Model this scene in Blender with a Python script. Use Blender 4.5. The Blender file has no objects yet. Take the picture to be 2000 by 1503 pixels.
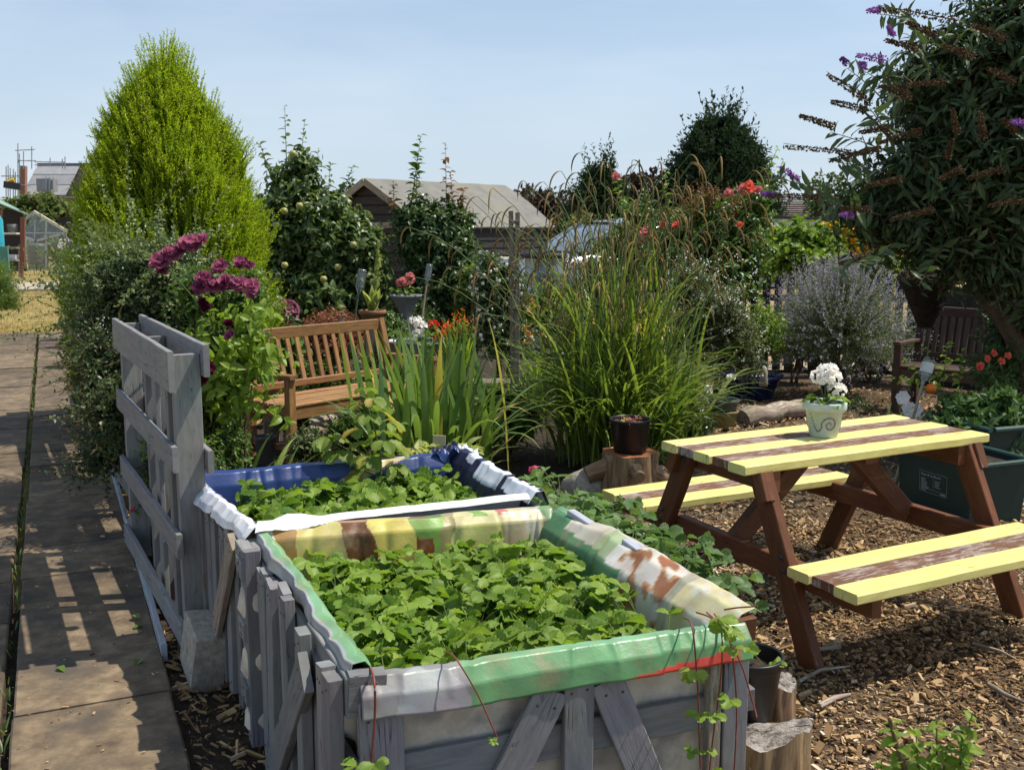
import bpy, math, random
import numpy as np
from mathutils import Vector, Matrix

# ------------------------------------------------------------------ camera, world, sun
S = bpy.context.scene
COL = S.collection
FPX, PIT, HC = 2011.0, 0.151, 1.64           # focal length in photo pixels, pitch, eye height
cd = bpy.data.cameras.new('camera'); cam = bpy.data.objects.new('camera', cd); COL.objects.link(cam)
cam.location = (0, 0, HC); cam.rotation_euler = (math.pi/2 - PIT, 0, 0)
cd.sensor_fit = 'HORIZONTAL'; cd.sensor_width = 36.0; cd.lens = 36.0*FPX/2000.0
cd.clip_start = 0.05; cd.clip_end = 2000
cd.dof.use_dof = True; cd.dof.focus_distance = 3.6; cd.dof.aperture_fstop = 13.0
S.camera = cam
SUN_EL, SUN_AZ = math.radians(61), math.radians(9)      # azimuth from +X towards +Y
sund = Vector((math.cos(SUN_EL)*math.cos(SUN_AZ), math.cos(SUN_EL)*math.sin(SUN_AZ), math.sin(SUN_EL)))
W = bpy.data.worlds.new('World'); S.world = W; W.use_nodes = True
wn = W.node_tree.nodes; wl = W.node_tree.links; wn.clear()
sky = wn.new('ShaderNodeTexSky'); sky.sky_type = 'NISHITA'; sky.sun_disc = False
sky.sun_elevation = SUN_EL; sky.sun_rotation = math.pi/2 - SUN_AZ
sky.air_density = 1.0; sky.dust_density = 0.45; sky.ozone_density = 2.6
wbg = wn.new('ShaderNodeBackground'); wbg.inputs['Strength'].default_value = 0.115
wo = wn.new('ShaderNodeOutputWorld')
# faint wisps of cloud
wtc = wn.new('ShaderNodeTexCoord'); wmp = wn.new('ShaderNodeMapping'); wmp.inputs['Scale'].default_value = (1.2, 1.2, 5.0)
wns = wn.new('ShaderNodeTexNoise'); wns.inputs['Scale'].default_value = 2.3; wns.inputs['Detail'].default_value = 6; wns.inputs['Roughness'].default_value = 0.55
wrp = wn.new('ShaderNodeValToRGB'); wrp.color_ramp.elements[0].position = 0.42; wrp.color_ramp.elements[1].position = 0.86
wrp.color_ramp.elements[0].color = (0, 0, 0, 1); wrp.color_ramp.elements[1].color = (0.28, 0.28, 0.28, 1)
wmx = wn.new('ShaderNodeMix'); wmx.data_type = 'RGBA'
wl.new(wtc.outputs['Generated'], wmp.inputs['Vector']); wl.new(wmp.outputs['Vector'], wns.inputs['Vector'])
wl.new(wns.outputs['Fac'], wrp.inputs['Fac']); wl.new(wrp.outputs['Color'], wmx.inputs[0])
# summer haze low in the sky
wsx = wn.new('ShaderNodeSeparateXYZ'); wl.new(wtc.outputs['Generated'], wsx.inputs[0])
whr = wn.new('ShaderNodeMapRange'); whr.interpolation_type = 'SMOOTHSTEP'; whr.inputs['From Min'].default_value = -0.02; whr.inputs['From Max'].default_value = 0.30; whr.inputs['To Min'].default_value = 0.9; whr.inputs['To Max'].default_value = 0.3
wl.new(wsx.outputs['Z'], whr.inputs['Value'])
whz = wn.new('ShaderNodeMix'); whz.data_type = 'RGBA'; wl.new(whr.outputs['Result'], whz.inputs[0]); wl.new(sky.outputs['Color'], whz.inputs[6]); whz.inputs[7].default_value = (4.2, 5.0, 5.9, 1)
wl.new(whz.outputs[2], wmx.inputs[6]); wmx.inputs[7].default_value = (7.2, 7.6, 8.0, 1)
wl.new(wmx.outputs[2], wbg.inputs['Color']); wl.new(wbg.outputs['Background'], wo.inputs['Surface'])
sl = bpy.data.lights.new('sun', 'SUN'); sl.energy = 4.6; sl.angle = math.radians(0.53); sl.color = (1.0, 0.93, 0.82)
so = bpy.data.objects.new('sun', sl); COL.objects.link(so)
so.rotation_euler = sund.to_track_quat('Z', 'Y').to_euler(); so.location = (8, 5, 12)
S.view_settings.view_transform = 'Standard'; S.view_settings.look = 'None'
S.view_settings.exposure = 0.33; S.view_settings.gamma = 1.0; S.view_settings.use_curve_mapping = False
S.cycles.max_bounces = 6; S.cycles.diffuse_bounces = 3; S.cycles.glossy_bounces = 2
S.cycles.transmission_bounces = 6; S.cycles.transparent_max_bounces = 8
S.cycles.sample_clamp_indirect = 4.0

# ------------------------------------------------------------------ measuring helpers
def _ray(px, py):
    X = (px-1000)/FPX; Y = -(py-751.5)/FPX; c, s = math.cos(PIT), math.sin(PIT)
    return Vector((X, c+Y*s, -s+Y*c))
def G(px, py, z=0.0):                      # world point at height z
    r = _ray(px, py); t = (z-HC)/r.z; return Vector((0, 0, HC)) + r*t
def D(px, py, d):                          # world point at distance d in front
    r = _ray(px, py); return Vector((0, 0, HC)) + r*(d/r.y)
def mpp(d): return d/FPX                   # metres per photo pixel at distance d
rng = np.random.default_rng(7)
def U(a, b, n=None): return rng.uniform(a, b, n)
def nrm(a):
    a = np.asarray(a, float); return a/np.maximum(np.linalg.norm(a, axis=-1, keepdims=True), 1e-9)

# ------------------------------------------------------------------ materials
MATS = {}
def newmat(name):
    m = bpy.data.materials.new(name); m.use_nodes = True; nt = m.node_tree
    for n in list(nt.nodes): nt.nodes.remove(n)
    out = nt.nodes.new('ShaderNodeOutputMaterial'); MATS[name] = m
    return m, nt.nodes, nt.links, out
def rgb(c): return (c[0], c[1], c[2], 1.0)
def ramp(N, stops):
    r = N.new('ShaderNodeValToRGB'); e = r.color_ramp.elements
    while len(e) > len(stops): e.remove(e[-1])
    while len(e) < len(stops): e.new(1.0)
    for k, (p, c) in enumerate(stops): e[k].position = p; e[k].color = rgb(c)
    return r
def noise(N, L, scale, detail=4, rough=0.6, coord=None, stretch=None, dist=0.0):
    n = N.new('ShaderNodeTexNoise'); n.inputs['Scale'].default_value = scale
    n.inputs['Detail'].default_value = detail; n.inputs['Roughness'].default_value = rough; n.inputs['Distortion'].default_value = dist
    if coord is None:
        coord = N.new('ShaderNodeTexCoord').outputs['Object']
    if stretch:
        mp = N.new('ShaderNodeMapping'); mp.inputs['Scale'].default_value = stretch
        L.new(coord, mp.inputs['Vector']); coord = mp.outputs['Vector']
    L.new(coord, n.inputs['Vector']); return n
def mix(N, L, fac, a, b, mode='MIX'):
    m = N.new('ShaderNodeMix'); m.data_type = 'RGBA'; m.blend_type = mode
    for sock, v in ((m.inputs[0], fac), (m.inputs[6], a), (m.inputs[7], b)):
        if isinstance(v, (int, float)): sock.default_value = v
        elif isinstance(v, (tuple, list)): sock.default_value = rgb(v)
        else: L.new(v, sock)
    return m.outputs[2]
def leaf_mat(name, dark, light, trans=0.35, rough=0.45, spec=0.35, accent=None, acc_at=0.93, tcol=None):
    """foliage: colour picked per leaf from the 'tint' attribute, light passing through the blade"""
    m, N, L, out = newmat(name)
    at = N.new('ShaderNodeAttribute'); at.attribute_name = 'tint'
    st = [(0.0, dark), (0.85, light)]
    if accent: st += [(acc_at, light), (min(acc_at+0.03, 1.0), accent)]
    r = ramp(N, st); L.new(at.outputs['Fac'], r.inputs['Fac'])
    nz = noise(N, L, 35.0, 2); col = mix(N, L, 0.22, r.outputs['Color'], nz.outputs['Color'], 'OVERLAY')
    p = N.new('ShaderNodeBsdfPrincipled'); L.new(col, p.inputs['Base Color'])
    p.inputs['Roughness'].default_value = rough; p.inputs['Specular IOR Level'].default_value = spec
    t = N.new('ShaderNodeBsdfTranslucent')
    tc = mix(N, L, 1.0, col, tcol or (1.0, 1.0, 0.55), 'MULTIPLY'); tc = mix(N, L, 1.0, tc, (1.7, 1.7, 1.7), 'MULTIPLY')
    L.new(tc, t.inputs['Color'])
    ms = N.new('ShaderNodeMixShader'); ms.inputs['Fac'].default_value = trans
    L.new(p.outputs['BSDF'], ms.inputs[1]); L.new(t.outputs['BSDF'], ms.inputs[2]); L.new(ms.outputs['Shader'], out.inputs['Surface'])
    return m
def wood_mat(name, base, dark, worn=None, wornamt=0.5, grain=60.0, rough=0.65, bump=0.25, tintvar=0.12, spec=0.3, axis=(1, 0.06, 1), nscale=8.0, wr=(0.03, 0.0)):
    """painted or bare timber: grain runs along each board (uv.x is the length)"""
    m, N, L, out = newmat(name)
    uv = N.new('ShaderNodeUVMap'); uv.uv_map = 'UVMap'
    at = N.new('ShaderNodeAttribute'); at.attribute_name = 'tint'
    g = noise(N, L, 1.0, 5, 0.65, uv.outputs['UV'], (nscale, grain, 1), 0.6)
    r = ramp(N, [(0.3, dark), (0.62, base)]); L.new(g.outputs['Fac'], r.inputs['Fac'])
    col = r.outputs['Color']
    big = noise(N, L, 3.5, 3, 0.6, uv.outputs['UV'])
    col = mix(N, L, 0.25, col, big.outputs['Color'], 'SOFT_LIGHT')
    hs = N.new('ShaderNodeHueSaturation'); mr = N.new('ShaderNodeMapRange'); mr.inputs['To Min'].default_value = 1-tintvar; mr.inputs['To Max'].default_value = 1+tintvar
    L.new(at.outputs['Fac'], mr.inputs['Value']); L.new(mr.outputs['Result'], hs.inputs['Value']); L.new(col, hs.inputs['Color']); col = hs.outputs['Color']
    if worn:
        wn_ = noise(N, L, 1.0, 6, 0.7, uv.outputs['UV'], (9, 70, 1), 1.2)
        wn2 = noise(N, L, 5.0, 4, 0.6, uv.outputs['UV'])
        ad = N.new('ShaderNodeMath'); ad.operation = 'MULTIPLY_ADD'; ad.inputs[1].default_value = 0.65; L.new(wn_.outputs['Fac'], ad.inputs[0])
        mu = N.new('ShaderNodeMath'); mu.operation = 'MULTIPLY'; mu.inputs[1].default_value = 0.35; L.new(wn2.outputs['Fac'], mu.inputs[0]); L.new(mu.outputs[0], ad.inputs[2])
        rr = ramp(N, [(1-wornamt-0.02, (0, 0, 0)), (1-wornamt+0.03, (1, 1, 1))]); L.new(ad.outputs[0], rr.inputs['Fac'])
        col = mix(N, L, rr.outputs['Color'], col, worn)
    ck = noise(N, L, 1.0, 2, 0.5, uv.outputs['UV'], (2.2, 38, 1), 0.8); cr = ramp(N, [(0.488, (0, 0, 0)), (0.5, (1, 1, 1)), (0.512, (0, 0, 0))]); L.new(ck.outputs['Fac'], cr.inputs['Fac'])
    gate = noise(N, L, 4.0, 2, 0.5, uv.outputs['UV']); gr = ramp(N, [(0.5, (0, 0, 0)), (0.62, (1, 1, 1))]); L.new(gate.outputs['Fac'], gr.inputs['Fac'])
    crk = mix(N, L, 1.0, cr.outputs['Color'], gr.outputs['Color'], 'MULTIPLY'); col = mix(N, L, crk, col, tuple(v*0.25 for v in dark))
    p = N.new('ShaderNodeBsdfPrincipled'); L.new(col, p.inputs['Base Color']); p.inputs['Roughness'].default_value = rough; p.inputs['Specular IOR Level'].default_value = spec
    b = N.new('ShaderNodeBump'); b.inputs['Strength'].default_value = bump; b.inputs['Distance'].default_value = 0.004
    hb_ = mix(N, L, 1.0, g.outputs['Color'], crk, 'SUBTRACT'); L.new(hb_, b.inputs['Height']); L.new(b.outputs['Normal'], p.inputs['Normal'])
    L.new(p.outputs['BSDF'], out.inputs['Surface']); return m
def rough_mat(name, stops, scale=8.0, rough=0.85, bump=0.4, detail=6, dist=0.01, spec=0.25, metal=0.0, stretch=None, tintvar=0.0, scale2=None, stain=None):
    """stone, clay, soil, metal, plastic: noise-mottled"""
    m, N, L, out = newmat(name)
    n = noise(N, L, scale, detail, 0.65, None, stretch)
    r = ramp(N, stops); L.new(n.outputs['Fac'], r.inputs['Fac']); col = r.outputs['Color']
    if stain:
        n2 = noise(N, L, scale2 or scale*0.3, 5, 0.6); rr = ramp(N, [(0.48, (0, 0, 0)), (0.68, (1, 1, 1))]); L.new(n2.outputs['Fac'], rr.inputs['Fac'])
        col = mix(N, L, rr.outputs['Color'], col, stain)
    if tintvar:
        at = N.new('ShaderNodeAttribute'); at.attribute_name = 'tint'
        hs = N.new('ShaderNodeHueSaturation'); mr = N.new('ShaderNodeMapRange'); mr.inputs['To Min'].default_value = 1-tintvar; mr.inputs['To Max'].default_value = 1+tintvar
        L.new(at.outputs['Fac'], mr.inputs['Value']); L.new(mr.outputs['Result'], hs.inputs['Value']); L.new(col, hs.inputs['Color']); col = hs.outputs['Color']
    p = N.new('ShaderNodeBsdfPrincipled'); L.new(col, p.inputs['Base Color']); p.inputs['Roughness'].default_value = rough
    p.inputs['Specular IOR Level'].default_value = spec; p.inputs['Metallic'].default_value = metal
    if bump:
        b = N.new('ShaderNodeBump'); b.inputs['Strength'].default_value = bump; b.inputs['Distance'].default_value = dist
        L.new(n.outputs['Fac'], b.inputs['Height']); L.new(b.outputs['Normal'], p.inputs['Normal'])
    L.new(p.outputs['BSDF'], out.inputs['Surface']); return m
def tint_mat(name, stops, rough=0.8, spec=0.2, trans=0.0, nscale=60.0):
    m, N, L, out = newmat(name)
    at = N.new('ShaderNodeAttribute'); at.attribute_name = 'tint'
    r = ramp(N, stops); L.new(at.outputs['Fac'], r.inputs['Fac'])
    nz = noise(N, L, nscale, 3); col = mix(N, L, 0.25, r.outputs['Color'], nz.outputs['Color'], 'OVERLAY')
    p = N.new('ShaderNodeBsdfPrincipled'); L.new(col, p.inputs['Base Color']); p.inputs['Roughness'].default_value = rough; p.inputs['Specular IOR Level'].default_value = spec
    sh = p.outputs['BSDF']
    if trans:
        t = N.new('ShaderNodeBsdfTranslucent'); L.new(col, t.inputs['Color']); ms = N.new('ShaderNodeMixShader'); ms.inputs['Fac'].default_value = trans
        L.new(sh, ms.inputs[1]); L.new(t.outputs['BSDF'], ms.inputs[2]); sh = ms.outputs['Shader']
    L.new(sh, out.inputs['Surface']); return m
def col_mat(name, rough=0.5, spec=0.35, trans=0.0, weave=0.15, dirt=None):
    """printed cloth: colour attribute 'print'"""
    m, N, L, out = newmat(name)
    at = N.new('ShaderNodeAttribute'); at.attribute_name = 'print'; col = at.outputs['Color']
    n = noise(N, L, 14.0, 5, 0.65); col = mix(N, L, weave, col, n.outputs['Color'], 'OVERLAY')
    if dirt:
        n2 = noise(N, L, 9.0, 6, 0.7); rr = ramp(N, [(0.54, (0, 0, 0)), (0.72, (0.75, 0.75, 0.75))]); L.new(n2.outputs['Fac'], rr.inputs['Fac']); col = mix(N, L, rr.outputs['Color'], col, dirt)
    p = N.new('ShaderNodeBsdfPrincipled'); L.new(col, p.inputs['Base Color']); p.inputs['Roughness'].default_value = rough; p.inputs['Specular IOR Level'].default_value = spec
    n3 = noise(N, L, 26.0, 4, 0.6); b = N.new('ShaderNodeBump'); b.inputs['Strength'].default_value = 0.25; b.inputs['Distance'].default_value = 0.006
    L.new(n3.outputs['Fac'], b.inputs['Height']); L.new(b.outputs['Normal'], p.inputs['Normal'])
    sh = p.outputs['BSDF']
    if trans:
        t = N.new('ShaderNodeBsdfTranslucent'); L.new(col, t.inputs['Color']); ms = N.new('ShaderNodeMixShader'); ms.inputs['Fac'].default_value = trans
        L.new(sh, ms.inputs[1]); L.new(t.outputs['BSDF'], ms.inputs[2]); sh = ms.outputs['Shader']
    L.new(sh, out.inputs['Surface']); return m
def plain(name, c, rough=0.5, spec=0.4, metal=0.0, bump=0.1, var=0.15):
    return rough_mat(name, [(0.3, tuple(v*(1-var) for v in c)), (0.7, tuple(min(1, v*(1+var)) for v in c))], 14.0, rough, bump, 4, 0.003, spec, metal)
def clear_plastic(name):
    m, N, L, out = newmat(name)
    g = N.new('ShaderNodeBsdfGlossy'); g.inputs['Roughness'].default_value = 0.12; g.inputs['Color'].default_value = (0.9, 0.95, 1, 1)
    t = N.new('ShaderNodeBsdfTransparent'); t.inputs['Color'].default_value = (0.93, 0.95, 0.96, 1)
    d = N.new('ShaderNodeBsdfDiffuse'); d.inputs['Color'].default_value = (0.75, 0.8, 0.82, 1)
    f = N.new('ShaderNodeFresnel'); f.inputs['IOR'].default_value = 1.6
    m1 = N.new('ShaderNodeMixShader'); m1.inputs['Fac'].default_value = 0.16
    m2 = N.new('ShaderNodeMixShader')
    L.new(t.outputs[0], m1.inputs[1]); L.new(d.outputs[0], m1.inputs[2]); L.new(f.outputs[0], m2.inputs['Fac']); L.new(m1.outputs[0], m2.inputs[1]); L.new(g.outputs[0], m2.inputs[2])
    L.new(m2.outputs[0], out.inputs['Surface']); return m

# ------------------------------------------------------------------ mesh builder
class MB:
    """collects geometry in numpy arrays and links it as ONE mesh object"""
    def __init__(s): s.V = []; s.F = []; s.T = []; s.UV = []; s.M = []; s.n = 0; s.sm = []
    def add(s, verts, faces, tint=None, uv=None, mat=0, smooth=False):
        verts = np.asarray(verts, np.float32).reshape(-1, 3); faces = np.asarray(faces, np.int32)
        if faces.size == 0: return
        s.V.append(verts); s.F.append(faces + s.n); nf = len(faces)
        s.T.append(np.broadcast_to(np.asarray(0.5 if tint is None else tint, np.float32), (nf,)).copy())
        s.UV.append(None if uv is None else np.asarray(uv, np.float32).reshape(-1, 2))
        s.M.append(np.full(nf, mat, np.int32)); s.sm.append(np.full(nf, smooth, bool)); s.n += len(verts)
    # box along p0->p1, width across, thickness along normal n
    def board(s, p0, p1, w, th, n, tint=None, bev=0.0, mat=0, jag=0.0, tw=0.0):
        p0 = np.array(p0, float); p1 = np.array(p1, float); a = p1-p0; Ln = np.linalg.norm(a); a = a/Ln
        n = np.array(n, float); n = n - a*np.dot(n, a); n /= np.linalg.norm(n); b = np.cross(n, a)
        if tw: n, b = n*math.cos(tw)+b*math.sin(tw), b*math.cos(tw)-n*math.sin(tw)
        nseg = max(1, int(Ln/0.18)); pr = []
        e = min(bev or 0.0025, th*0.3, w*0.3)
        for (y, z) in ((-w/2, -th/2+e), (-w/2+e, -th/2), (w/2-e, -th/2), (w/2, -th/2+e), (w/2, th/2-e), (w/2-e, th/2), (-w/2+e, th/2), (-w/2, th/2-e)):
            pr.append((y, z))
        pr = np.array(pr); V = []; u0 = U(0, 50)
        for k in range(nseg+1):
            t = k/nseg; off = (rng.normal(0, 0.0008, 2) if 0 < k < nseg else np.zeros(2))
            c = p0 + a*Ln*t + b*off[0] + n*off[1]
            sl_ = (rng.normal(0, jag) if jag and k in (0, nseg) else 0)
            V.append(c + np.outer(pr[:, 0], b) + np.outer(pr[:, 1], n) + np.outer(pr[:, 0]*sl_, a))
        V = np.concatenate(V); F = []; uv = []
        per = np.array([0, .004, w, w+.004, w+th, w+th+.004, 2*w+th, 2*w+th+.004, 2*w+2*th])
        for k in range(nseg):
            for j in range(8):
                j2 = (j+1) % 8
                F.append((k*8+j, k*8+j2, (k+1)*8+j2, (k+1)*8+j))
                x0, x1 = u0+Ln*k/nseg, u0+Ln*(k+1)/nseg
                uv += [(x0, per[j]), (x0, per[j+1]), (x1, per[j+1]), (x1, per[j])]
        t_ = U(0, 1) if tint is None else tint
        s.add(V, F, t_, uv, mat)
        base = s.n - len(V)
        # end caps: split to quads (8-gon as 3 quads)
        for k, rev in ((0, True), (nseg, False)):
            o = [base+k*8+j for j in range(8)]
            q = [(o[7], o[0], o[1], o[6]), (o[6], o[1], o[2], o[5]), (o[5], o[2], o[3], o[4])]
            if rev: q = [x[::-1] for x in q]
            uvc = []
            for x in q:
                for i in x:
                    y, z = pr[(i-base) % 8]; uvc += [(u0+z, y*0.3)]
            s.F.append(np.array(q, np.int32)); s.T.append(np.full(3, t_, np.float32)); s.UV.append(np.array(uvc, np.float32)); s.M.append(np.full(3, mat, np.int32)); s.sm.append(np.zeros(3, bool))
        return s
    def box(s, c, sx, sy, sz, rz=0.0, tint=None, mat=0):
        c = Vector(c); d = Vector((math.cos(rz), math.sin(rz), 0))
        return s.board(c-d*sx/2, c+d*sx/2, sy, sz, (0, 0, 1), tint, mat=mat, bev=min(sx, sy, sz)*0.06)
    def tube(s, pts, r, sides=6, tint=0.5, mat=0, cap=True, smooth=True, ell=None):
        P = np.array([tuple(p) for p in pts], float); k = len(P); r = np.broadcast_to(np.asarray(r, float), (k,))
        T = np.gradient(P, axis=0); T = nrm(T)
        ref = np.array([0, 0, 1.0]) if abs(T[0][2]) < 0.9 else np.array([1.0, 0, 0])
        A = nrm(np.cross(T, ref)); B = np.cross(T, A)
        an = np.linspace(0, 2*np.pi, sides, endpoint=False); ca, sa = np.cos(an), np.sin(an)
        V = P[:, None, :] + r[:, None, None]*(ca[None, :, None]*A[:, None, :] + sa[None, :, None]*B[:, None, :]*(ell or 1))
        i = np.arange(k-1)[:, None]*sides; j = np.arange(sides)[None, :]; j2 = (j+1) % sides
        F = np.stack([i+j, i+j2, i+sides+j2, i+sides+j], -1).reshape(-1, 4)
        lens = np.concatenate([[0], np.cumsum(np.linalg.norm(np.diff(P, axis=0), axis=1))])
        per = np.linspace(0, 2*np.pi*max(r.max(), 1e-4), sides+1)
        uv = np.empty((k-1, sides, 4, 2)); u0 = U(0, 20)
        for q, (di, dj) in enumerate(((0, 0), (0, 1), (1, 1), (1, 0))):
            uv[:, :, q, 0] = u0 + lens[di:k-1+di][:, None]; uv[:, :, q, 1] = per[dj:sides+dj][None, :]
        s.add(V.reshape(-1, 3), F, tint, uv.reshape(-1, 2), mat, smooth)
        if cap:
            for e in (0, k-1):
                c = P[e]; ring = V[e]; Vc = np.concatenate([ring, c[None]])
                Fq = np.array([[q, (q+1) % sides, sides, sides] for q in range(sides)]) if False else np.array([[q, (q+1) % sides, sides] for q in range(sides)])
                if e == 0: Fq = Fq[:, ::-1]
                s.add(Vc, Fq, tint, np.repeat((ring[:, :2]-c[:2]), 3, axis=0) if False else np.stack([np.zeros(3*sides), np.linspace(0, .1, 3*sides)], 1), mat)
        return s
    def lathe(s, prof, c=(0, 0, 0), sides=28, tint=0.5, mat=0, axis=None, wob=0.0):
        prof = np.array(prof, float); k = len(prof); an = np.linspace(0, 2*np.pi, sides, endpoint=False)
        R = prof[:, 0][:, None]*(1+wob*np.sin(3*an+1)[None, :])
        V = np.stack([R*np.cos(an)[None, :], R*np.sin(an)[None, :], np.repeat(prof[:, 1][:, None], sides, 1)], -1).reshape(-1, 3)
        if axis is not None:
            q = np.array(Vector(axis).to_track_quat('Z', 'Y').to_matrix()); V = V @ q.T
        V = V + np.array(c, float)
        i = np.arange(k-1)[:, None]*sides; j = np.arange(sides)[None, :]; j2 = (j+1) % sides
        F = np.stack([i+j, i+j2, i+sides+j2, i+sides+j], -1).reshape(-1, 4)
        uv = np.empty((k-1, sides, 4, 2)); L_ = np.concatenate([[0], np.cumsum(np.linalg.norm(np.diff(prof, axis=0), axis=1))])
        for q, (di, dj) in enumerate(((0, 0), (0, 1), (1, 1), (1, 0))):
            uv[:, :, q, 1] = L_[di:k-1+di][:, None]; uv[:, :, q, 0] = np.arange(dj, sides+dj)[None, :]*0.03
        s.add(V, F, tint, uv.reshape(-1, 2), mat, True); return s
    def grid(s, P, tint=0.5, mat=0, smooth=True):
        """P: (a,b,3) array of points"""
        P = np.asarray(P, float); a, b = P.shape[:2]
        i = np.arange(a-1)[:, None]*b; j = np.arange(b-1)[None, :]
        F = np.stack([i+j, i+j+1, i+b+j+1, i+b+j], -1).reshape(-1, 4)
        uu = np.empty((a-1, b-1, 4, 2))
        for q, (di, dj) in enumerate(((0, 0), (0, 1), (1, 1), (1, 0))):
            uu[:, :, q, 0] = (np.arange(a-1)+di)[:, None]*0.05; uu[:, :, q, 1] = (np.arange(b-1)+dj)[None, :]*0.05
        s.add(P.reshape(-1, 3), F, tint, uu.reshape(-1, 2), mat, smooth); return s
    # many copies of a small template
    def scatter(s, tv, tf, P, X, Z, size, tint, mat=0, wid=None, smooth=False):
        tv = np.asarray(tv, float); tf = np.asarray(tf, np.int32); n = len(P)
        if n == 0: return s
        X = nrm(X); Z = np.asarray(Z, float); Y = nrm(np.cross(Z, X)); Z = np.cross(X, Y)
        size = np.broadcast_to(np.asarray(size, float), (n,)); wid = size if wid is None else np.broadcast_to(np.asarray(wid, float), (n,))
        V = np.asarray(P, float)[:, None, :] + (tv[None, :, 0:1]*size[:, None, None])*X[:, None, :] + (tv[None, :, 1:2]*wid[:, None, None])*Y[:, None, :] + (tv[None, :, 2:3]*size[:, None, None])*Z[:, None, :]
        F = tf[None] + (np.arange(n)*len(tv))[:, None, None]
        tint = np.repeat(np.broadcast_to(np.asarray(tint, float), (n,)), len(tf))
        s.add(V.reshape(-1, 3), F.reshape(-1, tf.shape[1]), tint, None, mat, smooth); return s
    def ribbons(s, base, az, length, lean, droop, width, segs=7, tint=None, mat=0, fold=0.25, taper=1.0, twist=0.0):
        """long strap leaves: start at base, lean outwards along az, curve over by droop (radians over the length)"""
        n = len(base); base = np.asarray(base, float); f = lambda v: np.broadcast_to(np.asarray(v, float), (n,))
        az, length, lean, droop, width = map(f, (az, length, lean, droop, width))
        t = np.linspace(0, 1, segs+1); th = lean[:, None] + droop[:, None]*t[None, :]**2.2
        dl = length[:, None]/segs
        r = np.concatenate([np.zeros((n, 1)), np.cumsum(np.sin(th[:, :-1])*dl, 1)], 1); z = np.concatenate([np.zeros((n, 1)), np.cumsum(np.cos(th[:, :-1])*dl, 1)], 1)
        H = np.stack([np.cos(az), np.sin(az), np.zeros(n)], -1); Sd0 = np.stack([-np.sin(az), np.cos(az), np.zeros(n)], -1)
        C = base[:, None, :] + r[..., None]*H[:, None, :]; C[..., 2] += z
        tw = f(twist)[:, None]*t[None, :]
        nrm_ = np.cos(th)[..., None]*H[:, None, :]; nrm_[..., 2] -= np.sin(th)
        Sd = np.cos(tw)[..., None]*Sd0[:, None, :] + np.sin(tw)[..., None]*nrm_
        w = width[:, None]*(np.minimum(1, 0.55+1.8*t)*np.clip((1-t)*3.2, 0.0, 1.0)**taper)[None, :]*0.5 + 0.0004
        up = np.cross(Sd, np.gradient(C, axis=1)); up = nrm(up)
        Lf = C + Sd*w[..., None] + up*(w*fold)[..., None]; Rt = C - Sd*w[..., None] + up*(w*fold)[..., None]
        V = np.stack([Lf, C, Rt], 2)                               # n, segs+1, 3, 3
        m = 3*(segs+1); k = np.arange(segs)*3
        f1 = np.stack([k, k+1, k+4, k+3], -1); f2 = np.stack([k+1, k+2, k+5, k+4], -1); tf = np.concatenate([f1, f2])
        F = tf[None] + (np.arange(n)*m)[:, None, None]
        tint = U(0, 1, n) if tint is None else f(tint)
        s.add(V.reshape(-1, 3), F.reshape(-1, 4), np.repeat(tint, len(tf)), None, mat, True); return s
    def build(s, name, mats, parent=None, tintname='tint'):
        if not isinstance(mats, (list, tuple)): mats = [mats]
        me = bpy.data.meshes.new(name)
        V = np.concatenate(s.V); nf = sum(len(f) for f in s.F)
        loops = np.concatenate([f.ravel() for f in s.F]); sizes = np.concatenate([np.full(len(f), f.shape[1], np.int32) for f in s.F])
        me.vertices.add(len(V)); me.vertices.foreach_set('co', V.ravel())
        me.loops.add(len(loops)); me.loops.foreach_set('vertex_index', loops.astype(np.int32))
        me.polygons.add(nf); st = np.concatenate([[0], np.cumsum(sizes)[:-1]]).astype(np.int32)
        me.polygons.foreach_set('loop_start', st); me.polygons.foreach_set('loop_total', sizes)
        me.polygons.foreach_set('material_index', np.concatenate(s.M)); me.polygons.foreach_set('use_smooth', np.concatenate(s.sm))
        a = me.attributes.new('tint', 'FLOAT', 'FACE'); a.data.foreach_set('value', np.concatenate(s.T).astype(np.float32))
        if any(u is not None for u in s.UV):
            ul = me.uv_layers.new(name='UVMap'); uv = []
            for u, f in zip(s.UV, s.F): uv.append(u if u is not None and len(u) == f.size else np.zeros((f.size, 2), np.float32))
            ul.data.foreach_set('uv', np.concatenate(uv).astype(np.float32).ravel())
        me.update(calc_edges=True); me.validate()
        for m in mats: me.materials.append(MATS[m] if isinstance(m, str) else m)
        o = bpy.data.objects.new(name, me); COL.objects.link(o)
        if parent is not None:
            o.parent = parent; root = parent
            while root.parent: root = root.parent
            o.matrix_parent_inverse = Matrix.Identity(4)
            if parent.type == 'EMPTY' or parent.parent or True:
                # geometry is given in world coordinates: undo the parents' transforms
                w = Matrix.Identity(4); q = parent
                while q: w = q.matrix_basis @ w; q = q.parent
                me.transform(w.inverted())
        return o

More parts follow.
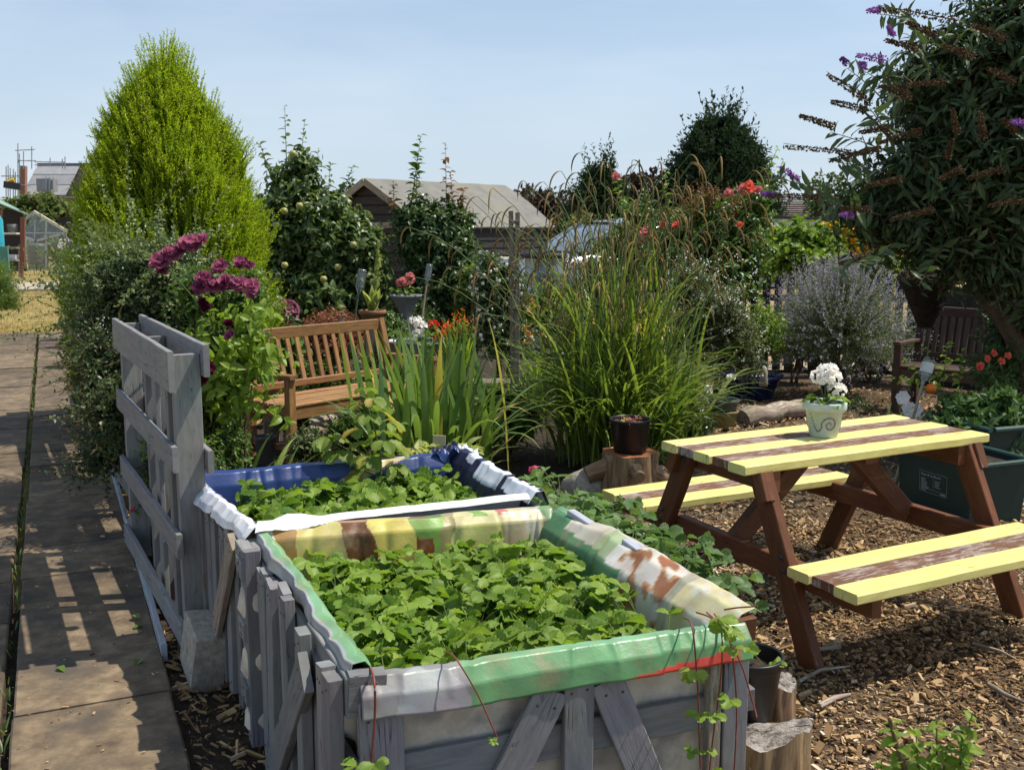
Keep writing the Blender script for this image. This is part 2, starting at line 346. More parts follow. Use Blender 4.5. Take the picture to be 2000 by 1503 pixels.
def empty(name, loc, label, cat, group=None, rz=0.0):
    o = bpy.data.objects.new(name, None); COL.objects.link(o); o.location = loc; o.rotation_euler = (0, 0, rz); o.empty_display_size = 0.1
    o['label'] = label; o['category'] = cat
    if group: o['group'] = group
    return o
def tag(o, label, cat, group=None, base=None):
    o['label'] = label; o['category'] = cat
    if group: o['group'] = group
    if base is not None:                                  # put the origin at the thing's base
        o.data.transform(Matrix.Translation(-Vector(base))); o.location = base
    return o
def struct(o): o['kind'] = 'structure'; return o
def stuff(o, label, cat): o['kind'] = 'stuff'; o['label'] = label; o['category'] = cat; return o
def copy_tree(o, parent=None):
    c = o.copy(); COL.objects.link(c)
    if parent: c.parent = parent
    for ch in list(o.children): copy_tree(ch, c)
    return c

# ------------------------------------------------------------------ leaf templates (x along, y across, z up)
def leaf_tpl(w=0.5, k=3, fold=0.18, droop=0.25, pos=0.42, point=1.0):
    xs = np.linspace(0, 1, k+2); V = []; F = []
    for x in xs:
        e = x**(math.log(0.5)/math.log(pos)); hw = 0.5*w*math.sin(math.pi*e)**(0.8*point)
        z = -droop*x*x
        V += [(x, hw, z+fold*hw*2), (x, 0, z), (x, -hw, z+fold*hw*2)]
    n = len(xs)
    for i in range(n-1):
        a = 3*i; F += [(a, a+1, a+4, a+3), (a+1, a+2, a+5, a+4)]
    return np.array(V), np.array(F)
LEAF = leaf_tpl(0.55, 2); LEAFN = leaf_tpl(0.3, 2, 0.15, 0.35); LEAFR = leaf_tpl(0.8, 2, 0.2, 0.3, 0.5)
LEAFB = leaf_tpl(0.6, 4, 0.22, 0.5)
NEED = (np.array([(0, .5, 0), (1, 0, 0.02), (0, -.5, 0)]), np.array([(0, 2, 1)]))
BIT = (np.array([(0, 0, 0), (.45, .5, .12), (1, 0, 0), (.45, -.5, .12)]), np.array([(0, 3, 2, 1)]))
def toothed_tpl():
    """strawberry leaflet: broad oval, finely saw-toothed, pleated along the side veins"""
    n = 10; V = []; F = []
    xs = np.linspace(0.0, 1.0, n)
    for i, x in enumerate(xs):
        hw = 0.012 if x == 0 else max(0.09, 0.37*math.sin(math.pi*min(1, x*0.92+0.03)**1.22)**0.78)
        z = -0.24*x*x+0.05*x; pl = 0.030*(-1)**i
        for y in (1, .55, 0, -.55, -1):
            V.append((x+0.10*hw*abs(y)*1.4, hw*y, z+0.85*hw*abs(y)-0.50*hw*y*y+pl*min(1, abs(y)*1.3)-(0.016 if y == 0 else 0)))
    for i in range(n-1):
        for j in range(4):
            a = 5*i+j; F.append((a, a+1, a+6, a+5))
    for i in range(n-1):
        for j in (0, 4):
            a, b = 5*i+j, 5*(i+1)+j; pa, pb = np.array(V[a]), np.array(V[b]); sgn = 1 if j == 0 else -1
            tip = pa*0.2+pb*0.8 + np.array([0.065, sgn*0.055, -0.006]); V.append(tuple(tip)); t = len(V)-1
            mid = len(V); V.append(tuple((pa+pb)/2))
            F.append((a, t, b, mid) if sgn < 0 else (mid, b, t, a))
    return np.array(V), np.array(F)
TOOTH = toothed_tpl()

def twigs(lm, sm, o, d, ln, nleaf, ls, tpl, droop=0.3, wid=None, tint=None, sr=0.002, up=0.4, spread=0.9, t0=0.1, tl=None, mat=0, pair=False, jitter=0.25, segs=4):
    """leafy shoots: n curved stems from o along d, leaves alternating along each; vectorised"""
    o = np.asarray(o, float); d = nrm(d); n = len(o); ln = np.broadcast_to(np.asarray(ln, float), (n,))
    dr = np.broadcast_to(np.asarray(droop, float), (n,))
    def at(t): return o[:, None, :] + d[:, None, :]*(ln[:, None]*t)[..., None] - np.array([0, 0, 1.0])*(dr[:, None]*ln[:, None]*t*t)[..., None]
    t = np.linspace(t0, 1.0, nleaf)[None, :] + rng.uniform(-.5, .5, (n, nleaf))/nleaf*0.8; t = np.clip(t, 0, 1)
    P = at(t); tan = d[:, None, :] - 2*np.array([0, 0, 1.0])*(dr[:, None]*t)[..., None]; tan = nrm(tan)
    ph = np.arange(nleaf)[None, :]*(math.pi if pair else 2.4) + rng.uniform(0, 6.28, (n, 1)) + rng.normal(0, 0.3, (n, nleaf))
    ref = np.where(np.abs(tan[..., 2:3]) > 0.9, np.array([1.0, 0, 0]), np.array([0, 0, 1.0])); A = nrm(np.cross(tan, ref)); B = np.cross(tan, A)
    side = np.cos(ph)[..., None]*A + np.sin(ph)[..., None]*B
    X = nrm(tan*(1-spread*0.6) + side*spread + rng.normal(0, jitter, P.shape)); Z = nrm(np.array([0, 0, 1.0])*up + tan*0.4 + rng.normal(0, jitter, P.shape))
    sz = ls*rng.uniform(0.6, 1.15, (n, nleaf))*(1-0.35*np.clip((t-0.75)/0.25, 0, 1)); P = P.reshape(-1, 3)
    tt = U(0, 1, n*nleaf) if tint is None else np.clip(np.repeat(np.broadcast_to(np.asarray(tint, float), (n,)), nleaf) + rng.normal(0, 0.13, n*nleaf), 0, 1)
    if tl is not None: tt = np.clip(tt + tl*(t.ravel()-0.5), 0, 1)
    lm.scatter(tpl[0], tpl[1], P, X.reshape(-1, 3), Z.reshape(-1, 3), sz.ravel(), tt, mat, wid=None if wid is None else sz.ravel()*wid)
    if sm is not None and sr > 0:
        q = np.linspace(0, 1, segs+1); C = at(np.broadcast_to(q, (n, segs+1)))                  # thin 3-sided stems
        T = nrm(np.gradient(C, axis=1)); A = nrm(np.cross(T, np.array([0.3, 0.2, 0.9]))); B = np.cross(T, A); an = np.array([0, 2.094, 4.189])
        R = sr*(1-0.65*q)[None, :, None, None]
        V = C[:, :, None, :] + R*(np.cos(an)[None, None, :, None]*A[:, :, None, :] + np.sin(an)[None, None, :, None]*B[:, :, None, :])
        i = np.arange(segs)[:, None]*3; j = np.arange(3)[None, :]; j2 = (j+1) % 3
        tf = np.stack([i+j, i+j2, i+3+j2, i+3+j], -1).reshape(-1, 4)
        F = tf[None] + (np.arange(n)*3*(segs+1))[:, None, None]
        sm.add(V.reshape(-1, 3), F.reshape(-1, 4), 0.5, None, 0, True)
    return at(np.full((n, 1), 1.0))[:, 0, :]

def in_ellipsoids(E, n, shell=0.0):
    """random points in a set of ellipsoids [(c, r)], favouring the outer shell; returns points and outward directions"""
    w = np.array([r[0]*r[1]*r[2] for c, r in E])**0.8; k = rng.choice(len(E), n, p=w/w.sum())
    C = np.array([tuple(c) for c, r in E])[k]; R = np.array([tuple(r) for c, r in E])[k]
    v = nrm(rng.normal(size=(n, 3))); rad = U(shell, 1, n)**(0.5)
    return C + v*R*rad[:, None], nrm(v/R)
# ------------------------------------------------------------------ the materials of this garden
wood_mat('grey_paint', (0.222, 0.222, 0.218), (0.16, 0.16, 0.158), worn=(0.17, 0.12, 0.08), wornamt=0.385, grain=45, rough=0.72, bump=0.5, tintvar=0.22)
wood_mat('white_grey_paint', (0.42, 0.44, 0.48), (0.3, 0.31, 0.34), worn=(0.20, 0.17, 0.13), wornamt=0.36, grain=45, rough=0.7, bump=0.35, tintvar=0.12)
wood_mat('yellow_paint', (0.73, 0.66, 0.235), (0.57, 0.51, 0.17), worn=(0.20, 0.15, 0.07), wornamt=0.35, grain=26, rough=0.5, bump=0.25, tintvar=0.05, spec=0.4)
wood_mat('red_brown_worn', (0.17, 0.085, 0.048), (0.11, 0.052, 0.03), worn=(0.33, 0.27, 0.235), wornamt=0.48, grain=60, rough=0.8, bump=0.5)
wood_mat('red_brown', (0.155, 0.058, 0.024), (0.092, 0.034, 0.015), worn=(0.26, 0.20, 0.14), wornamt=0.385, grain=40, rough=0.6, bump=0.3, tintvar=0.15)
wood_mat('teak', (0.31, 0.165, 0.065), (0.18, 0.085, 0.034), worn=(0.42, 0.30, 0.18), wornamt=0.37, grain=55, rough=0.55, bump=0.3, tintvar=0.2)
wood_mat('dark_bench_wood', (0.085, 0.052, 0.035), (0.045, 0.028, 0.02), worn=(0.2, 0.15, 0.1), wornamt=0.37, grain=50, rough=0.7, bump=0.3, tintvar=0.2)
wood_mat('weathered', (0.30, 0.25, 0.19), (0.15, 0.12, 0.09), worn=(0.40, 0.36, 0.30), wornamt=0.42, grain=50, rough=0.85, bump=0.5, tintvar=0.2)
wood_mat('dark_stain', (0.038, 0.031, 0.027), (0.02, 0.016, 0.013), worn=(0.08, 0.065, 0.055), wornamt=0.33, grain=40, rough=0.7, bump=0.4, tintvar=0.25)
wood_mat('log_side', (0.34, 0.22, 0.12), (0.10, 0.06, 0.035), worn=(0.45, 0.36, 0.25), wornamt=0.42, grain=34, rough=0.85, bump=0.9, nscale=5.0)
wood_mat('driftwood', (0.36, 0.29, 0.22), (0.13, 0.10, 0.075), worn=(0.48, 0.43, 0.36), wornamt=0.45, grain=30, rough=0.9, bump=0.9)
rough_mat('cut_wood', [(0.35, (0.22, 0.075, 0.028)), (0.65, (0.38, 0.16, 0.07))], 16, 0.8, 0.6)
rough_mat('old_cut', [(0.35, (0.10, 0.085, 0.075)), (0.5, (0.28, 0.25, 0.22)), (0.65, (0.42, 0.38, 0.34))], 40, 0.9, 0.9, 8, 0.02)
rough_mat('soil', [(0.3, (0.018, 0.013, 0.009)), (0.55, (0.05, 0.036, 0.024)), (0.75, (0.10, 0.075, 0.05))], 24, 0.95, 0.9, 8, 0.03)
rough_mat('bark_bed', [(0.32, (0.04, 0.027, 0.016)), (0.5, (0.13, 0.088, 0.052)), (0.68, (0.26, 0.18, 0.10))], 46, 0.95, 1.0, 10, 0.03)
tint_mat('wood_chip', [(0.0, (0.06, 0.038, 0.022)), (0.3, (0.20, 0.12, 0.058)), (0.6, (0.36, 0.23, 0.11)), (0.85, (0.50, 0.345, 0.18)), (1.0, (0.62, 0.53, 0.40))], 0.85, 0.2)
rough_mat('sandstone', [(0.3, (0.078, 0.057, 0.039)), (0.5, (0.145, 0.107, 0.068)), (0.72, (0.245, 0.185, 0.115))], 11, 0.9, 0.8, 12, 0.006, tintvar=0.28, scale2=4.0, stain=(0.075, 0.062, 0.048))
rough_mat('lawn_earth', [(0.35, (0.13, 0.11, 0.045)), (0.5, (0.27, 0.20, 0.085)), (0.65, (0.40, 0.30, 0.14))], 2.5, 0.95, 0.8, 10, 0.02)
leaf_mat('lawn_blade', (0.20, 0.17, 0.05), (0.50, 0.38, 0.16), 0.3, 0.7, 0.1, accent=(0.14, 0.2, 0.05), acc_at=0.8)
rough_mat('concrete', [(0.3, (0.25, 0.22, 0.175)), (0.5, (0.37, 0.335, 0.27)), (0.7, (0.48, 0.44, 0.37))], 40, 0.95, 0.9, 8, 0.01, scale2=7.0, stain=(0.22, 0.205, 0.165))
rough_mat('pale_slab', [(0.35, (0.36, 0.30, 0.22)), (0.65, (0.46, 0.39, 0.30))], 5, 0.9, 0.3)
rough_mat('terracotta', [(0.3, (0.27, 0.13, 0.065)), (0.7, (0.36, 0.19, 0.10))], 9, 0.8, 0.2, scale2=4, stain=(0.30, 0.19, 0.12))
rough_mat('grey_urn', [(0.3, (0.16, 0.175, 0.19)), (0.7, (0.25, 0.265, 0.28))], 9, 0.7, 0.2)
rough_mat('mint_glaze', [(0.3, (0.45, 0.56, 0.50)), (0.7, (0.56, 0.66, 0.59))], 12, 0.55, 0.25, scale2=16, stain=(0.46, 0.52, 0.44))
plain('black_plastic', (0.012, 0.012, 0.013), 0.38, 0.5); plain('green_bin', (0.014, 0.038, 0.033), 0.5, 0.4); plain('label_white', (0.30, 0.36, 0.37), 0.6)
plain('bin_lid', (0.03, 0.07, 0.06), 0.45)
plain('blue_glaze', (0.014, 0.022, 0.10), 0.12, 0.6); plain('olive_glaze', (0.23, 0.19, 0.08), 0.45); plain('pot_grey', (0.09, 0.10, 0.10), 0.6)
plain('wicker', (0.035, 0.023, 0.016), 0.75, 0.2, 0, 0.4, 0.4)
plain('white_label', (0.65, 0.64, 0.6), 0.6); plain('orange_ball', (0.7, 0.16, 0.01), 0.5); plain('cane', (0.36, 0.29, 0.19), 0.7); plain('green_cane', (0.09, 0.11, 0.07), 0.7)
clear_plastic('clear_bottle')
plain('slate_tag', (0.42, 0.36, 0.26), 0.8)
rough_mat('cream_cloth', [(0.35, (0.52, 0.45, 0.34)), (0.6, (0.70, 0.63, 0.51))], 6, 0.6, 0.3, scale2=7.0, stain=(0.34, 0.31, 0.27)); plain('nail_rust', (0.10, 0.05, 0.03), 0.7)
col_mat('print_cloth', 0.36, 0.5, 0.10, 0.2, dirt=(0.36, 0.26, 0.15)); col_mat('clean_cloth', 0.38, 0.5, 0.06, 0.16)
rough_mat('roof_felt', [(0.35, (0.16, 0.157, 0.142)), (0.65, (0.215, 0.21, 0.19))], 4, 0.95, 0.3, 8, 0.01, stain=(0.22, 0.205, 0.16), scale2=1.6)
rough_mat('roof_tiles', [(0.35, (0.11, 0.085, 0.075)), (0.65, (0.17, 0.135, 0.12))], 3, 0.9, 0.3, tintvar=0.25)
rough_mat('roof_slate', [(0.35, (0.22, 0.225, 0.235)), (0.65, (0.29, 0.295, 0.305))], 1.2, 0.7, 0.2, tintvar=0.15)
rough_mat('brick', [(0.35, (0.20, 0.10, 0.07)), (0.65, (0.32, 0.17, 0.115))], 6, 0.9, 0.4, tintvar=0.2)
rough_mat('render_tan', [(0.35, (0.26, 0.20, 0.13)), (0.65, (0.34, 0.27, 0.19))], 2, 0.9, 0.2)
plain('steel_pole', (0.36, 0.38, 0.40), 0.45, 0.5, 0.6); plain('aluminium', (0.42, 0.44, 0.45), 0.4, 0.5, 0.5); plain('cream_timber', (0.62, 0.55, 0.42), 0.7)
plain('zinc', (0.30, 0.32, 0.35), 0.42, 0.5, 0.55, 0.15, 0.2); plain('dark_grey', (0.035, 0.036, 0.04), 0.6); plain('butt_green', (0.10, 0.13, 0.125), 0.4)
plain('turquoise', (0.02, 0.30, 0.38), 0.35, 0.5); plain('felt_green', (0.22, 0.33, 0.28), 0.8); plain('green_panel', (0.08, 0.22, 0.17), 0.6)
plain('red_brown_post', (0.20, 0.075, 0.045), 0.7); plain('dark_roof_edge', (0.03, 0.03, 0.035), 0.6)
plain('car_silver', (0.38, 0.42, 0.48), 0.22, 0.6, 0.55, 0.0, 0.03); plain('car_black', (0.012, 0.012, 0.013), 0.4); plain('tyre', (0.014, 0.014, 0.014), 0.8); plain('yellow_sheet', (0.6, 0.42, 0.05), 0.6)
plain('van_white', (0.5, 0.52, 0.53), 0.35, 0.5, 0, 0, 0.04)
m, N, L, out = newmat('window_glass'); p = N.new('ShaderNodeBsdfPrincipled'); p.inputs['Base Color'].default_value = (0.16, 0.20, 0.23, 1); p.inputs['Roughness'].default_value = 0.06; p.inputs['Specular IOR Level'].default_value = 0.9; L.new(p.outputs[0], out.inputs['Surface'])
m, N, L, out = newmat('thin_glass'); t = N.new('ShaderNodeBsdfTransparent'); t.inputs['Color'].default_value = (0.82, 0.87, 0.88, 1); g = N.new('ShaderNodeBsdfGlossy'); g.inputs['Roughness'].default_value = 0.08; ms = N.new('ShaderNodeMixShader'); ms.inputs['Fac'].default_value = 0.16; L.new(t.outputs[0], ms.inputs[1]); L.new(g.outputs[0], ms.inputs[2]); L.new(ms.outputs[0], out.inputs['Surface'])
plain('lamp_glass', (0.6, 0.62, 0.64), 0.1, 0.8)
# foliage
leaf_mat('conifer_gold', (0.085, 0.165, 0.010), (0.33, 0.43, 0.022), 0.5, 0.6, 0.15, accent=(0.44, 0.52, 0.05), acc_at=0.9)
leaf_mat('conifer_dark', (0.012, 0.026, 0.013), (0.035, 0.062, 0.028), 0.15, 0.7, 0.15)
leaf_mat('copper_leaf', (0.02, 0.012, 0.012), (0.05, 0.03, 0.028), 0.2, 0.5, 0.3)
leaf_mat('straw_leaf', (0.08, 0.16, 0.02), (0.24, 0.35, 0.055), 0.38, 0.48, 0.3, accent=(0.42, 0.36, 0.07), acc_at=0.93)
leaf_mat('straw_leaf_dusty', (0.07, 0.13, 0.045), (0.16, 0.26, 0.075), 0.34, 0.5, 0.3, accent=(0.36, 0.36, 0.08), acc_at=0.92)
leaf_mat('raspberry_leaf', (0.08, 0.15, 0.025), (0.22, 0.29, 0.05), 0.4, 0.5, 0.3, accent=(0.36, 0.28, 0.06), acc_at=0.9)
leaf_mat('iris_leaf', (0.07, 0.145, 0.04), (0.19, 0.28, 0.06), 0.35, 0.38, 0.4, accent=(0.46, 0.40, 0.08), acc_at=0.93)
leaf_mat('sedge_leaf', (0.06, 0.12, 0.018), (0.22, 0.29, 0.055), 0.38, 0.38, 0.42, accent=(0.42, 0.33, 0.09), acc_at=0.95)
leaf_mat('sedge_spike', (0.13, 0.085, 0.035), (0.33, 0.23, 0.09), 0.2, 0.7, 0.15)
leaf_mat('dark_leaf', (0.028, 0.062, 0.018), (0.095, 0.155, 0.042), 0.22, 0.33, 0.5)
leaf_mat('apple_leaf', (0.045, 0.09, 0.025), (0.15, 0.21, 0.06), 0.3, 0.4, 0.45, accent=(0.22, 0.26, 0.06), acc_at=0.95)
leaf_mat('rose_leaf', (0.04, 0.09, 0.018), (0.14, 0.23, 0.04), 0.32, 0.4, 0.42, accent=(0.34, 0.34, 0.06), acc_at=0.96)
leaf_mat('bronze_leaf', (0.10, 0.06, 0.02), (0.24, 0.12, 0.05), 0.32, 0.45, 0.35)
leaf_mat('small_leaf', (0.05, 0.085, 0.03), (0.16, 0.21, 0.075), 0.28, 0.42, 0.4, accent=(0.30, 0.32, 0.10), acc_at=0.93)
leaf_mat('small_leaf_dark', (0.03, 0.06, 0.022), (0.10, 0.15, 0.055), 0.24, 0.4, 0.42, accent=(0.24, 0.28, 0.10), acc_at=0.94)
leaf_mat('buddleia_leaf', (0.028, 0.055, 0.022), (0.085, 0.13, 0.052), 0.2, 0.5, 0.3, accent=(0.16, 0.20, 0.10), acc_at=0.93)
leaf_mat('lavender_leaf', (0.10, 0.14, 0.06), (0.22, 0.27, 0.14), 0.25, 0.6, 0.2)
leaf_mat('lavender_flower', (0.22, 0.205, 0.235), (0.38, 0.36, 0.40), 0.25, 0.7, 0.1, tcol=(1, 0.9, 1))
leaf_mat('rosemary_leaf', (0.03, 0.07, 0.02), (0.085, 0.15, 0.04), 0.22, 0.5, 0.2)
leaf_mat('vine_leaf', (0.07, 0.14, 0.015), (0.22, 0.32, 0.04), 0.4, 0.45, 0.35)
leaf_mat('hedge_leaf', (0.045, 0.08, 0.02), (0.15, 0.19, 0.05), 0.3, 0.55, 0.25, accent=(0.36, 0.22, 0.08), acc_at=0.95)
leaf_mat('far_leaf', (0.03, 0.055, 0.018), (0.085, 0.12, 0.04), 0.2, 0.7, 0.15)
leaf_mat('feather_leaf', (0.07, 0.14, 0.02), (0.18, 0.27, 0.05), 0.4, 0.5, 0.2)
leaf_mat('acer_leaf', (0.20, 0.075, 0.045), (0.36, 0.16, 0.10), 0.35, 0.5, 0.25)
leaf_mat('mullein_leaf', (0.24, 0.30, 0.09), (0.42, 0.46, 0.18), 0.35, 0.65, 0.15)
leaf_mat('hosta_leaf', (0.22, 0.30, 0.08), (0.48, 0.50, 0.20), 0.35, 0.5, 0.25)
leaf_mat('pink_leaf', (0.30, 0.10, 0.10), (0.46, 0.24, 0.20), 0.3, 0.5, 0.25, accent=(0.45, 0.42, 0.15), acc_at=0.8)
leaf_mat('tomato_leaf', (0.04, 0.09, 0.025), (0.10, 0.18, 0.05), 0.28, 0.5, 0.25)
def petal(name, a, b, trans=0.3): leaf_mat(name, a, b, trans, 0.6, 0.2, tcol=(1, 0.95, 0.95))
petal('purple_petal', (0.11, 0.010, 0.05), (0.46, 0.15, 0.25)); petal('white_petal', (0.78, 0.78, 0.72), (0.86, 0.86, 0.82)); petal('pink_petal', (0.50, 0.12, 0.14), (0.68, 0.30, 0.28))
petal('red_petal', (0.50, 0.012, 0.012), (0.70, 0.04, 0.03)); petal('orange_petal', (0.60, 0.11, 0.01), (0.75, 0.25, 0.03)); petal('yellow_petal', (0.65, 0.40, 0.01), (0.80, 0.55, 0.03))
petal('dark_rose_petal', (0.035, 0.003, 0.012), (0.14, 0.012, 0.04)); petal('violet_petal', (0.16, 0.05, 0.26), (0.32, 0.14, 0.44)); petal('magenta_petal', (0.40, 0.02, 0.10), (0.6, 0.12, 0.25)); petal('hydrangea_petal', (0.17, 0.035, 0.07), (0.42, 0.18, 0.24)); petal('coral_petal', (0.62, 0.09, 0.06), (0.75, 0.2, 0.13)); petal('mauve_petal', (0.5, 0.4, 0.6), (0.7, 0.6, 0.75))
tint_mat('dead_spike', [(0, (0.06, 0.04, 0.022)), (1, (0.17, 0.115, 0.062))], 0.9, 0.1)
plain('green_stem', (0.10, 0.15, 0.04), 0.6); plain('brown_stem', (0.11, 0.075, 0.045), 0.85, 0.2, 0, 0.5, 0.3); plain('red_stem', (0.20, 0.05, 0.03), 0.5); plain('pale_stem', (0.30, 0.27, 0.12), 0.6)
rough_mat('trunk_bark', [(0.3, (0.06, 0.045, 0.032)), (0.6, (0.14, 0.105, 0.075))], 26, 0.95, 1.0, 8, 0.02, stretch=(1, 1, 0.2))
plain('apple_skin', (0.34, 0.33, 0.10), 0.4)
rough_mat('paving_red', [(0.35, (0.36, 0.22, 0.15)), (0.65, (0.46, 0.30, 0.21))], 5, 0.9, 0.3)
rough_mat('gravel_tan', [(0.35, (0.26, 0.21, 0.13)), (0.65, (0.44, 0.37, 0.25))], 30, 0.95, 0.6)
# ------------------------------------------------------------------ ground, path, lawn
def patch(name, pts, z, mat, sub=None):
    mb = MB(); n = len(pts); mb.add([(p[0], p[1], z) for p in pts], [tuple(range(n))] if n == 4 else [(0, i, i+1) for i in range(1, n-1)])
    return struct(mb.build(name, mat))
def bed(name, x0, x1, y0, y1, z, amp, mat, step, edge=None):
    xs = np.arange(x0, x1+step, step); ys = np.arange(y0, y1+step, step); X, Y = np.meshgrid(xs, ys, indexing='ij')
    Z = z + amp*(np.sin(X*3.1+Y*1.3)+np.sin(X*1.7-Y*2.9+1)+0.6*np.sin(X*7.3+Y*5.1)) + rng.normal(0, amp*0.35, X.shape)
    mb = MB(); mb.grid(np.stack([X, Y, Z], -1)[:, ::-1]); return struct(mb.build(name, mat))
patch('ground', [(-900, -40), (900, -40), (900, 1500), (-900, 1500)], -0.06, 'lawn_earth')
bed('garden_soil', -2.2, 7.0, 0.3, 17.0, -0.025, 0.006, 'soil', 0.12)
PX = lambda y: -0.985 - 0.447*(y-2.94)                    # right edge of the paved path
PD = np.array([-0.408, 0.913]); PN = np.array([-0.913, -0.408])     # along the path, and to its left
P0 = np.array([PX(2.0), 2.0])
# lawn strip beyond the paving, pale slabs further on
def pp(a, b, z=0.0): q = P0 + PD*a + PN*b; return (q[0], q[1], z)
Lend = (16.3-2.0)/0.913
patch('lawn', [pp(Lend, -0.3), pp(Lend, 4.5), pp(46, 4.5), pp(46, -0.3)], -0.008, 'lawn_earth')
patch('flagstones', [pp(28.8, -0.2), pp(28.8, 3.4), pp(33.2, 3.4), pp(33.2, -0.2)], 0.004, 'pale_slab')
patch('dark_kerb', [pp(28.0, -0.2), pp(28.0, 1.5), pp(28.8, 1.5), pp(28.8, -0.2)], 0.008, 'dark_grey')  # flat dark grey strip along the near edge of the flagstones
mb = MB(); n = 26000; a = Lend + (46-Lend)*U(0, 1, n)**1.7; b = U(-0.25, 4.0, n); q = P0[None]+PD[None]*a[:, None]+PN[None]*b[:, None]
keep = ~((a > 27.9) & (a < 33.3)); q = q[keep]; n = len(q); base = np.concatenate([q, np.zeros((n, 1))], 1)
patchy = 0.5+0.35*np.sin(q[:, 0]*1.9+q[:, 1]*0.7)*np.sin(q[:, 1]*1.1-q[:, 0]*.6)
mb.ribbons(base, U(0, 6.28, n), U(0.03, 0.08, n), U(0.3, 1.1, n), 0.8, 0.012, 2, np.clip(patchy+rng.normal(0, .2, n), 0, 1))
stuff(mb.build('lawn_grass', 'lawn_blade'), 'dry straw coloured mown grass beyond the end of the paved path', 'grass')
# paving slabs: three columns, half-metre stones with open joints
mb = MB()
for colk, (b0, b1) in enumerate(((0.0, 0.505), (0.545, 1.13), (1.165, 1.75), (1.79, 2.4))):
    a = -1.0 + 0.13*colk
    while a < Lend-0.05:
        ln = U(0.46, 0.56); a1 = min(a+ln, Lend); z = 0.03 + U(-0.004, 0.004)
        c = P0 + PD*((a+a1)/2) + PN*((b0+b1)/2); j = U(-0.006, 0.006)
        e0 = P0+PD*(a+0.004)+PN*((b0+b1)/2+j); e1 = P0+PD*(a1-0.004)+PN*((b0+b1)/2+j)
        mb.board((e0[0], e0[1], z-0.03), (e1[0], e1[1], z-0.03+U(-.003, .003)), b1-b0, 0.06, (0, 0, 1), U(0, 1), bev=0.007)
        a = a1
struct(mb.build('path', 'sandstone'))
# weeds in the joint between the slabs
mb = MB(); n = 220; a = U(0.6, 12, n); q = P0[None]+PD[None]*a[:, None]+PN[None]*(0.525+rng.normal(0, .008, n))[:, None]
mb.ribbons(np.concatenate([q, np.full((n, 1), 0.0)], 1), U(0, 6.28, n), U(0.03, 0.06, n), U(0.1, .9, n), 0.6, 0.006, 3)
stuff(mb.build('joint_weeds', 'rose_leaf'), 'tufts of grass growing in the long joint between the path slabs', 'weeds')
# bark mulch round the picnic table
bed('bark_mulch', 0.55, 6.5, 0.6, 11.5, 0.0, 0.006, 'bark_bed', 0.06)
def chips(n, x0, x1, y0, y1, pw, smin, smax, big=0.0):
    y = y0+(y1-y0)*U(0, 1, n)**pw; x = U(x0, x1, n)
    ln = U(smin, smax, n)*np.where(U(0, 1, n) < big, 2.2, 1); wd = ln*U(0.14, 0.45, n); th = U(0.1, 0.25, n)
    tv = np.array([(-.5, -.4, -.5), (.42, -.5, -.5), (.5, .4, -.5), (-.4, .5, -.5), (-.46, -.36, .5), (.4, -.45, .5), (.46, .38, .5), (-.38, .46, .5)])*np.array([1, 1, 0.2])
    tf = np.array([(4, 5, 6, 7), (0, 1, 5, 4), (1, 2, 6, 5), (2, 3, 7, 6), (3, 0, 4, 7)])
    az = U(0, 6.28, n); X = np.stack([np.cos(az), np.sin(az), rng.normal(0, .34, n)], 1); Z = np.stack([rng.normal(0, .3, n), rng.normal(0, .3, n), np.ones(n)], 1)
    return tv, tf, np.stack([x, y, 0.008+U(0, 0.016, n)], 1), X, Z, ln, np.clip(rng.beta(1.6, 1.7, n)+.16*np.sin(x*2.3+y*1.1)*np.sin(y*1.9-x*1.3)+.07, 0, 1), wd
mb = MB()
for args in ((46000, 0.6, 3.6, 1.6, 5.6, 1.15, 0.006, 0.030, 0.09), (16000, 0.9, 5.6, 5.4, 10.5, 1.2, 0.015, 0.04, 0.05)):
    tv, tf, P, X, Z, ln, ti, wd = chips(*args); mb.scatter(tv, tf, P, X, Z, ln, ti, 0, wid=wd)
stuff(mb.build('bark_chips', 'wood_chip'), 'loose light brown bark chips spread over the ground round the picnic table', 'bark chips')
# splinters and straw in the corner between path and planter
mb = MB()
n = 900; a = U(0.5, 2.3, n); q = P0[None]+PD[None]*a[:, None]-PN[None]*U(0.02, 0.36, n)[:, None]
tv, tf, P, X, Z, ln, ti, wd = chips(n, 0, 1, 0, 1, 1, 0.008, 0.045, 0.12); P[:, :2] = q; P[:, 2] = 0.0+U(0, .012, n)
mb.scatter(tv, tf, P, X, Z, ln, np.clip(ti*0.9, 0, 1), 0, wid=wd*0.32)
stuff(mb.build('wood_splinters', 'wood_chip'), 'grey splinters and straw lying on the soil beside the breeze block', 'splinters')
# grit and litter on the slabs
mb = MB(); n = 1500; a = U(0.4, 9.0, n)**1.0; q = P0[None]+PD[None]*a[:, None]+PN[None]*np.clip(rng.beta(.8, 1.6, n)*1.9, 0.0, 1.9)[:, None]
tv, tf, P, X, Z, ln, ti, wd = chips(n, 0, 1, 0, 1, 1, 0.003, 0.012, 0.06); P[:, :2] = q; P[:, 2] = 0.034+U(0, .003, n); mb.scatter(tv, tf, P, X*[1, 1, .2], Z, ln, np.clip(ti*.9, 0, 1), 0, wid=wd)
stuff(mb.build('path_litter', 'wood_chip'), 'fine grit and bits of bark scattered on the paving slabs', 'litter')
